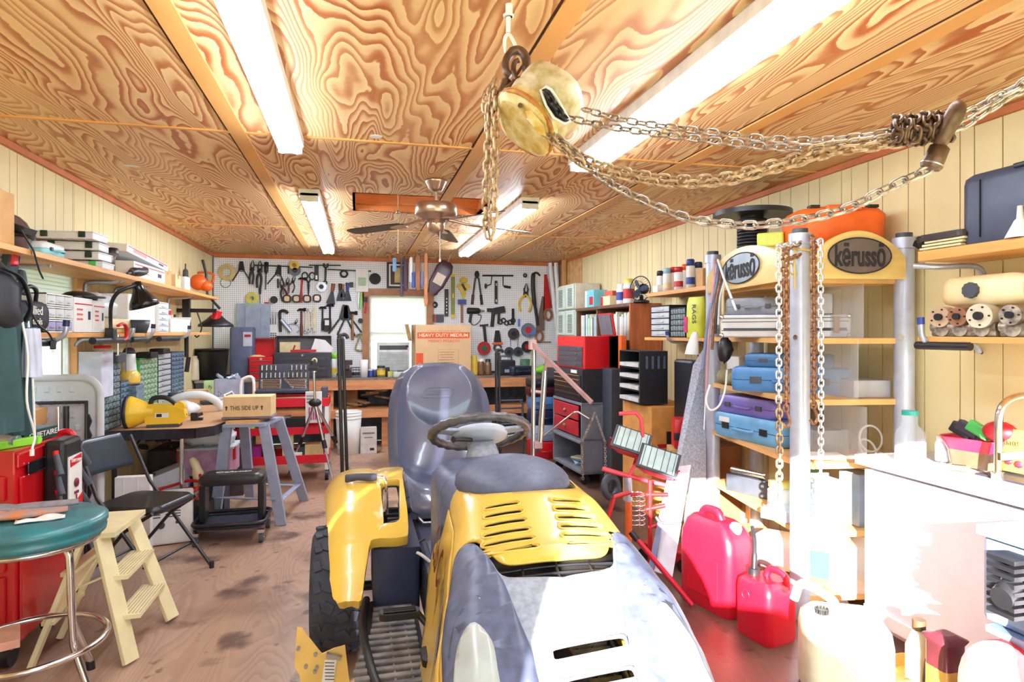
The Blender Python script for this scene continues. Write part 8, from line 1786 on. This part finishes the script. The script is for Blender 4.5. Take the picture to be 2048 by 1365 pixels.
g=G();g.tube(smooth_pts([at(1454,740,d=3.9),at(1450,780,d=3.9),at(1438,812,d=3.9),at(1420,820,d=3.9),at(1412,800,d=3.9),at(1420,770,d=3.9)],5),.007,6);t.p('cable_loop',g,m_foam,world=True)
g=G();g.tube([at(1436,520,d=4.1),at(1449,560,d=3.9),at(1472,620,d=3.7)],.008,6);t.p('white_strap',g,m_foam,world=True)
# ---------------- near right wall shelves ----------------
g=G();g.box((0,0,-.022),(.31,1.5,.045));one('wall_shelf','thick knotty pine shelf on the right wall nearest the camera, upper one','shelf',g,m('knotty honey pine',(230,168,92),.4,var=.18,scale=4,stretch=(3,.5,4)),(2.625,1.62,1.79),bevel=.004)
g=G();g.box((0,0,-.013),(.31,1.5,.026));one('wall_shelf','thin pine shelf on the right wall nearest the camera, lower one','shelf',g,m_pineY,(2.625,1.62,1.405),bevel=.003)
tube_bracket('grey pipe bracket with blue cap at the near lower right shelf',RY(1842,2.44),1.385,XR-.012,-1,cap=m_blueh,reach=.31,drop=.05,up=.10)
g=G();g.cyl((0,-.13,0),(0,.13,0),.018,n=12);one('foam_sleeve','black foam sleeve below the near lower right shelf','pipe sleeve',g,m_blk,(2.47,RY(1885,2.47),1.365))
t=T('pipe_bracket','grey pipe arm under the near upper right shelf','bracket',(2.5,RY(1880,2.5),1.72));g=G();g.tube(smooth_pts([(-.02,.12,.01),(.05,.05,.0),(.2,.0,.0),(.25,0,-.06)],4),.013,8);t.p('pipe',g,m_galv)
t=T('hard_case','big black moulded case standing on the near upper right shelf','case',(2.63,RY(2010,2.55),1.791),-90);g=G();K=rrect(.36,.22,.05,5);g.loft([[(a*k,b*k,z) for a,b in K] for k,z in((.96,0),(1,.03),(1,.26),(.97,.285),(.85,.30))]);t.p('case_shell',g,m('blue black moulded case',(62,70,92),.4,var=.08));g=G();g.box((.14,-.09,.29),(.16,.06,.02));t.p('handle_recess',g,m_blk,bevel=.006);g=G();g.box((-.08,-.112,.15),(.004,.01,.24));t.p('rib',g,m_blk)
g=G();g.lathe([(.050,0),(.046,.01),(.018,.07),(.012,.075),(.009,.125),(.006,.125)],n=20);one('funnel','white plastic funnel upside down on the near upper right shelf','funnel',g,m_foam,(2.50,RY(2032,2.48),1.791))
t=T('tray_stack','black trays stacked over cream pads on the near upper right shelf','trays',(2.58,RY(1892,2.54),1.791),-88);g=G();[g.box((.01*i,0,.012+.014*i),(.20-.005*i,.16,.010)) for i in range(3)];t.p('cream_pads',g,m_cream,bevel=.002);g=G();g.prism(rrect(.24,.18,.03),.046,.062);g.prism(rrect(.22,.16,.03),.064,.076);t.p('black_tray',g,m('black brown tray',(46,34,32),.3),bevel=.003)
g=G();heap(g,10,(0,0,.03),(.08,.05,.03),31);one('scrap_metal','small dark metal bits at the rack end of the near upper right shelf','metal bits',g,m_tool,(2.6,RY(1850,2.56),1.791));C.objects['scrap_metal']['kind']='stuff'
t=T('fuel_tank','cream plastic fuel tank with a black cap lying on engines on the right shelf','fuel tank',(2.60,RY(1958,2.54),1.535),-88);g=G();g.loft([[(x,b*k,.065+c_*k) for b,c_ in rrect(.20,.13,.045,4)] for x,k in((-.165,.62),(-.15,.86),(-.11,1),(.14,1),(.19,.8))]);t.p('tank',g,m('aged cream plastic',(232,204,148),.4,col2=(238,222,180),scale=5));g=G();g.prism([(math.cos(q)*(.034 if i%2 else .031),math.sin(q)*(.034 if i%2 else .031)) for i,q in enumerate([2*PI*j/20 for j in range(20)])],.098,.118,M=tr(0,0,.065)@rot(90,0,0));t.p('cap',g,m_dgrey)
m_eng=m('greasy cast engine',(110,100,92),.45,metal=.6,col2=(190,182,170),scale=30);m_engb=m('tan cast housing',(196,166,136),.5,var=.15)
for i,(px,x,r_,mt,lab) in enumerate(((1888,2.50,.045,m_engb,'tan rounded motor housing'),(1924,2.50,.04,m('copper brown motor',(150,100,70),.5),'copper brown motor end'),(1968,2.50,.05,m('cream motor plate',(216,206,184),.5),'cream round motor plate'),(2030,2.49,.04,m_eng,'grey cast carburettor'))):
 t=T('engine_part','%s on the near lower right shelf under the cream tank'%lab,'engine part',(x,RY(px,x),1.406),-78);g=G();g.box((0,.05,.03),(.10,.12,.06));g.cyl((0,-.02,.03),(0,.08,.03),.03);g.cyl((-.05,0,.04),(.05,0,.04),.02);t.p('engine_block',g,m_eng,bevel=.008);g=G();g.cyl((0,-.035,.085),(0,.03,.085),r_,n=22);fc_=t.p('round_housing',g,mt,bevel=.003);g=G();g.cyl((0,-.05,.085),(0,-.035,.085),r_*.35,n=12);[g.cyl((math.cos(a)*r_*.75,-.04,.085+math.sin(a)*r_*.75),(math.cos(a)*r_*.75,-.034,.085+math.sin(a)*r_*.75),.004,n=6) for a in(0,1.2,2.4,3.6,4.8)];t.p('shaft',g,m_tool,parent=fc_)
 # ---------------- white cabinet and counter ----------------
KZ=.835;KX=2.36
t=T('base_cabinet','white base cabinet with speckled counter at the right, lit by the sun','cabinet',(KX,1.8,0));g=G();g.box(((KX+XR-.05)/2,1.62,.42),(XR-.05-KX,1.88,.70));t.p('cabinet_body',g,m('chalk white cabinet paint',(236,230,238),.5,var=.02),world=True,bevel=.003);g=G();g.box(((KX+XR)/2+.03,1.62,.04),(XR-KX-.10,1.82,.08));t.p('toe_kick',g,m_foam,world=True)
g=G();g.box((KX-.008,1.62,.10),(.012,1.86,.06));t.p('base_trim',g,m_foam,world=True);g=G();o_=arcs([(KX-.03,.66),(KX-.03,2.0),(KX-.02,2.55),(KX+.02,2.58),(XR-.02,2.58)],3)+[(XR-.02,.66)];g.prism(o_,KZ-.045,KZ);t.p('counter_top',g,m('speckled grey laminate',(150,156,166),.35,col2=(224,226,230),scale=140),world=True,bevel=.006)
g=G();g.box(((KX+.12+XR-.02)/2,1.4,KZ+.004),(XR-.02-KX-.12,1.4,.008));one('rubber_mat','black rubber mat lying on the speckled counter','mat',g,m('black rubber mat',(40,42,54),.6))
def onk(px,py):p=at(px,py,z=KZ);return(min(p.x,XR-.09),p.y,KZ+.001)
t=T('glass_jug','clear glass jug with a teal lid on the counter corner','jug',(2.44,2.38,KZ+.001));g=G();g.loft([[(a*k,b*k,z) for a,b in rrect(.11,.10,.03,5)] for k,z in((.94,0),(1,.01),(1,.11),(.9,.14),(.55,.165),(.50,.18),(.52,.19),(.56,.215))]);t.p('jug_glass',g,m('jug glass',(200,212,224),.05,alpha=.32));g=G();g.cyl((0,0,.212),(0,0,.232),.034,n=20);t.p('lid',g,m_teal);g=G();g.loft([[(a*.9,b*.9,z) for a,b in rrect(.11,.10,.03,5)] for z in(.005,.04)]);t.p('contents',g,m_clear);g=G();g.box((0,-.0515,.06),(.07,.002,.07));t.p('measuring_label',g,m_galv)
jar('small white pill bottle beside the glass jug on the counter',.026,.11,(2.56,RY(1883,2.56),KZ+.009),m('lilac white plastic',(216,210,230),.4),m_foam,cat='bottle',name='pill_bottle',lidk=.75)
t=T('plastic_bin','clear bin with a red rim full of tools on the counter','bin',(2.62,RY(1945,2.58),KZ+.009),-80);g=G();g.loft([[(a*k,b*k,z) for a,b in rrect(.22,.18,.04,4)] for k,z in((.85,0),(.95,.08))],cap=False);t.p('clear_body',g,m('smoky brown plastic',(120,90,70),.2,alpha=.8));g=G();g.loft([[(a*k,b*k,z) for a,b in rrect(.22,.18,.04,4)] for k,z in((.94,.07),(1.14,.12),(1.16,.125),(1.1,.12))],cap=False);t.p('red_rim',g,m('hot red plastic',(214,36,70),.35))
for x,z,mt,lab in((-.08,.14,m_blk,'black plastic box lid'),(-.05,.15,m('purple black plastic',(60,50,70),.4),'dark violet plastic piece'),(.0,.155,m_green,'green plastic handle')):q=t.o.location;one('plastic_piece','%s sticking out of the red rimmed bin'%lab,'plastic piece',G().box((0,0,0),(.04,.10,.05)),mt,(q.x+.0,q.y-x,q.z+z),r=(25,10,10),bevel=.006)
g=G();g.sph((0,0,0),(.05,.07,.045),16);one('red_cap','red and navy cap lying on top of the red rimmed bin','cap',g,m('crimson cap',(200,30,46),.5),(2.62,RY(1985,2.58),KZ+.17))
blk('yellow printed matchbox on the counter before the red rimmed bin',.075,.045,.02,(2.46,RY(1918,2.46),KZ+.009),m('yellow matchbox',(236,226,90),.5),-50,name='matchbox',extra=(('black_print',m_ink,(0,0,.0205),(.05,.025,.001)),))
t=T('handlebar','thick chrome handlebar frame standing on the counter at the right edge','handlebar',(2.44,1.72,KZ));q0=at(1995,955,z=KZ+.01);g=G();g.tube(smooth_pts([q0,at(1996,890,y=q0.y),at(1997,840,y=q0.y),at(2006,810,y=q0.y),at(2030,795,y=q0.y),at(2062,790,y=q0.y)],6),.0135,12);t.p('tube',g,m_chrome,world=True);g=G();g.cyl(q0-Vector((0,0,.01)),q0+Vector((0,0,.02)),.022);g.box(tuple(at(2020,912,y=q0.y-.01)),(.12,.02,.03));t.p('foot_plate',g,m_chrome,world=True)
t=T('plant_food_bag','yellow plant food bag with flowers behind the chrome handlebar','bag',(2.62,RY(2040,2.60),KZ+.02),-85);g=G();g.loft([[(a*k,b*k2,z) for a,b in rrect(.16,.06,.025,3)] for k,k2,z in((.95,1,0),(1,1,.06),(1,.5,.14),(.98,.15,.17))]);t.p('bag',g,m('yellow bag',(222,190,70),.5));t.text('Plant',.035,m_ink,(-.03,-.033,.12));g=G();g.sph((-.04,-.03,.04),(.018,.008,.014),8);g.sph((0,-.03,.035),(.02,.008,.016),8);t.p('flower_print',g,m('red flower print',(206,40,60),.5))
# ---------------- fuel cans ----------------
def canbox(name,label,a,b,h,dep,mat,cat='fuel can'):
 A,B=at(*a,z=0),at(*b,z=0);u=(B-A).normalized();v=Vector((-u.y,u.x,0));c=(A+B)/2+v*dep/2
 return T(name,label,cat,(c.x,c.y,0),math.degrees(math.atan2(u.y,u.x))),(B-A).length
m_can=m('red fuel can plastic',(206,20,44),.35,var=.04)
t,w_=canbox('fuel_can','large red fuel can beside the tractor hood',(1355,1190),(1458,1246),.44,.2,m_can);d_=.20
g=G();K=rrect(w_,d_,.05,5);g.loft([[(a*k+ox,b*k,z) for a,b in K] for k,z,ox in((.95,0,0),(1,.02,0),(1,.31,0),(.97,.37,0),(.80,.43,-.01),(.6,.455,-.02))]);cb_=t.p('can_body',g,m_can);g=G();g.tube(smooth_pts([(-w_*.30,0,.43),(-w_*.22,0,.48),(w_*.02,0,.485),(w_*.12,0,.43)],4),.022,10);t.p('handle',g,m_can);g=G();g.cyl((w_*.30,0,.38),(w_*.36,0,.44),.032);g.cyl((w_*.36,0,.44),(w_*.37,0,.455),.026);t.p('cap',g,m('pinkish cap',(200,140,150),.5));g=G();g.box((0,-d_/2-.002,.17),(w_*.6,.006,.20));t.p('panel_relief',g,m_can,parent=cb_,bevel=.004)
t,w_=canbox('fuel_can','small red fuel can with a black spout in front of the large red one',(1466,1262),(1536,1302),.27,.2,m_can);d_=.19;g=G();K=rrect(w_,d_,.035,4);g.loft([[(a*k,b*k,z) for a,b in K] for k,z in((.95,0),(1,.015),(1,.22),(.95,.255),(.7,.275))]);cb_=t.p('can_body',g,m_can);g=G();g.tube(smooth_pts([(-w_*.1,.02,.26),(.0,.03,.31),(w_*.35,.04,.30),(w_*.42,.04,.24)],4),.016,10);t.p('handle',g,m_can);g=G();g.cyl((-w_*.25,-.02,.26),(-w_*.25,-.02,.305),.028);sp_=t.p('spout_collar',g,m_blk);g=G();g.tube(smooth_pts([(-w_*.25,-.02,.30),(-w_*.28,-.01,.36),(-w_*.42,.02,.42),(-w_*.62,.05,.47)],4),[.014]*5+[.011]*5+[.009]*3,10);t.p('spout',g,m_blk,parent=sp_);g=G();g.torus((-w_*.15,-d_/2-.001,.20),.022,.003,M=rot(90,0,0));t.p('emblem',g,m_can,parent=cb_);t.text('GAS',.02,m_can,(-w_*.12,-d_/2-.003,.15))
t,w_=canbox('fuel_can','cream fuel can in full sun at the bottom right beside the white cabinet',(1625,1418),(1790,1440),.30,.26,m_can);m_yc=m('pale cream can plastic',(240,230,196),.4);d_=.26;g=G();K=rrect(w_*1.1,d_,.05,4);g.loft([[(a*k,b*k,z) for a,b in K] for k,z in((.95,0),(1,.02),(1,.24),(.95,.29),(.75,.32))]);t.p('can_body',g,m_yc);g=G();g.tube(smooth_pts([(-.02,.02,.31),(-.04,.03,.36),(-.14,.06,.40),(-.17,.07,.33)],4),.018,10);t.p('handle',g,m_yc);g=G();[g.cyl((-w_*.30+.02*math.cos(a),-.02+.02*math.sin(a),.30),(-w_*.30+.024*math.cos(a),-.02+.024*math.sin(a),.34),.004,n=5) for a in[i*PI/6 for i in range(12)]];g.cyl((-w_*.3,-.02,.30),(-w_*.3,-.02,.335),.02);t.p('ribbed_cap',g,m_blk)
q=at(1835,1330,z=.0);t=T('oil_bottle','cream oil bottle with a brown cap at the foot of the white cabinet','bottle',(2.18,RY(1838,2.18),0));g=G();g.loft([[(a*k,b*k,z) for a,b in rrect(.09,.07,.02,4)] for k,z in((.95,0),(1,.01),(1,.17),(.6,.22),(.35,.24))]);t.p('bottle',g,m_cream);g=G();g.cyl((0,0,.235),(0,0,.275),.024);t.p('cap',g,m('brown cap',(90,70,50),.5));g=G();g.tube(smooth_pts([(.02,0,.23),(.03,-.01,.19),(-.01,-.04,.12),(-.02,-.04,.05)],4),.005,6);t.p('drip_tube',g,m_dgrey)
t=T('oil_jug','dark maroon and gold jug standing beside the white cabinet at the bottom right','jug',(2.16,1.95,0));g=G();g.loft([[(a*k,b*k,z) for a,b in rrect(.10,.10,.02,4)] for k,z in((1,0),(1,.16))]);t.p('lower_body',g,m('gold brown label',(176,140,60),.4));g=G();g.loft([[(a*k,b*k,z) for a,b in rrect(.10,.10,.02,4)] for k,z in((.98,.16),(.98,.25),(1.2,.27),(.5,.285))]);t.p('upper_body',g,m('maroon jug plastic',(90,34,46),.4))
g=G();g.loft([[(a*k,b*k,z) for a,b in rrect(.26,.18,.03,4)] for k,z in((.8,0),(1,.05),(1.03,.05),(.97,.045),(.78,.008))]);one('drip_tray','gold coloured tray on the floor at the bottom right','tray',g,m('gold tray',(214,170,80),.3),(2.16,2.16,0))
# compressor at the bottom right corner
t=T('air_compressor','grey motor on a pink and white tank with a white hose, bottom right corner','compressor',(2.15,1.60,0));t.o.scale=(.9,.9,1.12);g=G();g.tube([(-.17,.02,.20),(-.15,.02,.20),(.20,.02,.20),(.22,.02,.20)],[.13,.17,.17,.13],28);t.p('tank',g,m('pale pink tank',(236,190,200),.35));g=G();g.tube([(-.12,.02,.20),(-.10,.02,.20)],.172,28);g.tube([(.1,.02,.20),(.12,.02,.20)],.172,28);t.p('red_band',g,m_redh);m_mot=m('blue grey motor',(120,138,168),.4,metal=.3)
g=G();g.box((.05,.04,.52),(.24,.24,.26));t.p('motor_housing',g,m_mot,bevel=.02);g=G();g.box((.05,.04,.665),(.28,.26,.03));t.p('top_plate',g,m_mot,bevel=.004);g=G();g.box((.06,-.083,.50),(.16,.006,.12));t.p('rating_plate',g,m_foam,bevel=.003);g=G();[g.box((-.13,0,.47+.022*i),(.10,.10,.012)) for i in range(8)];g.cyl((-.2,-.02,.52),(-.12,0,.55),.035);t.p('cooling_fins',g,m_blk);g=G();g.tube(smooth_pts([(-.06,-.08,.64),(-.13,-.10,.58),(-.15,-.12,.45),(-.19,-.14,.34),(-.16,-.17,.22),(.0,-.2,.14),(.15,-.2,.12)],6),.022,12);t.p('white_hose',g,m_foam);g=G();g.box((.05,.02,.38),(.3,.2,.02));t.p('saddle',g,m_mot)
g=G();[g.cyl((x,.02,0),(x,.02,.06),.03) for x in(-.1,.15)];t.p('foot',g,m_blk)
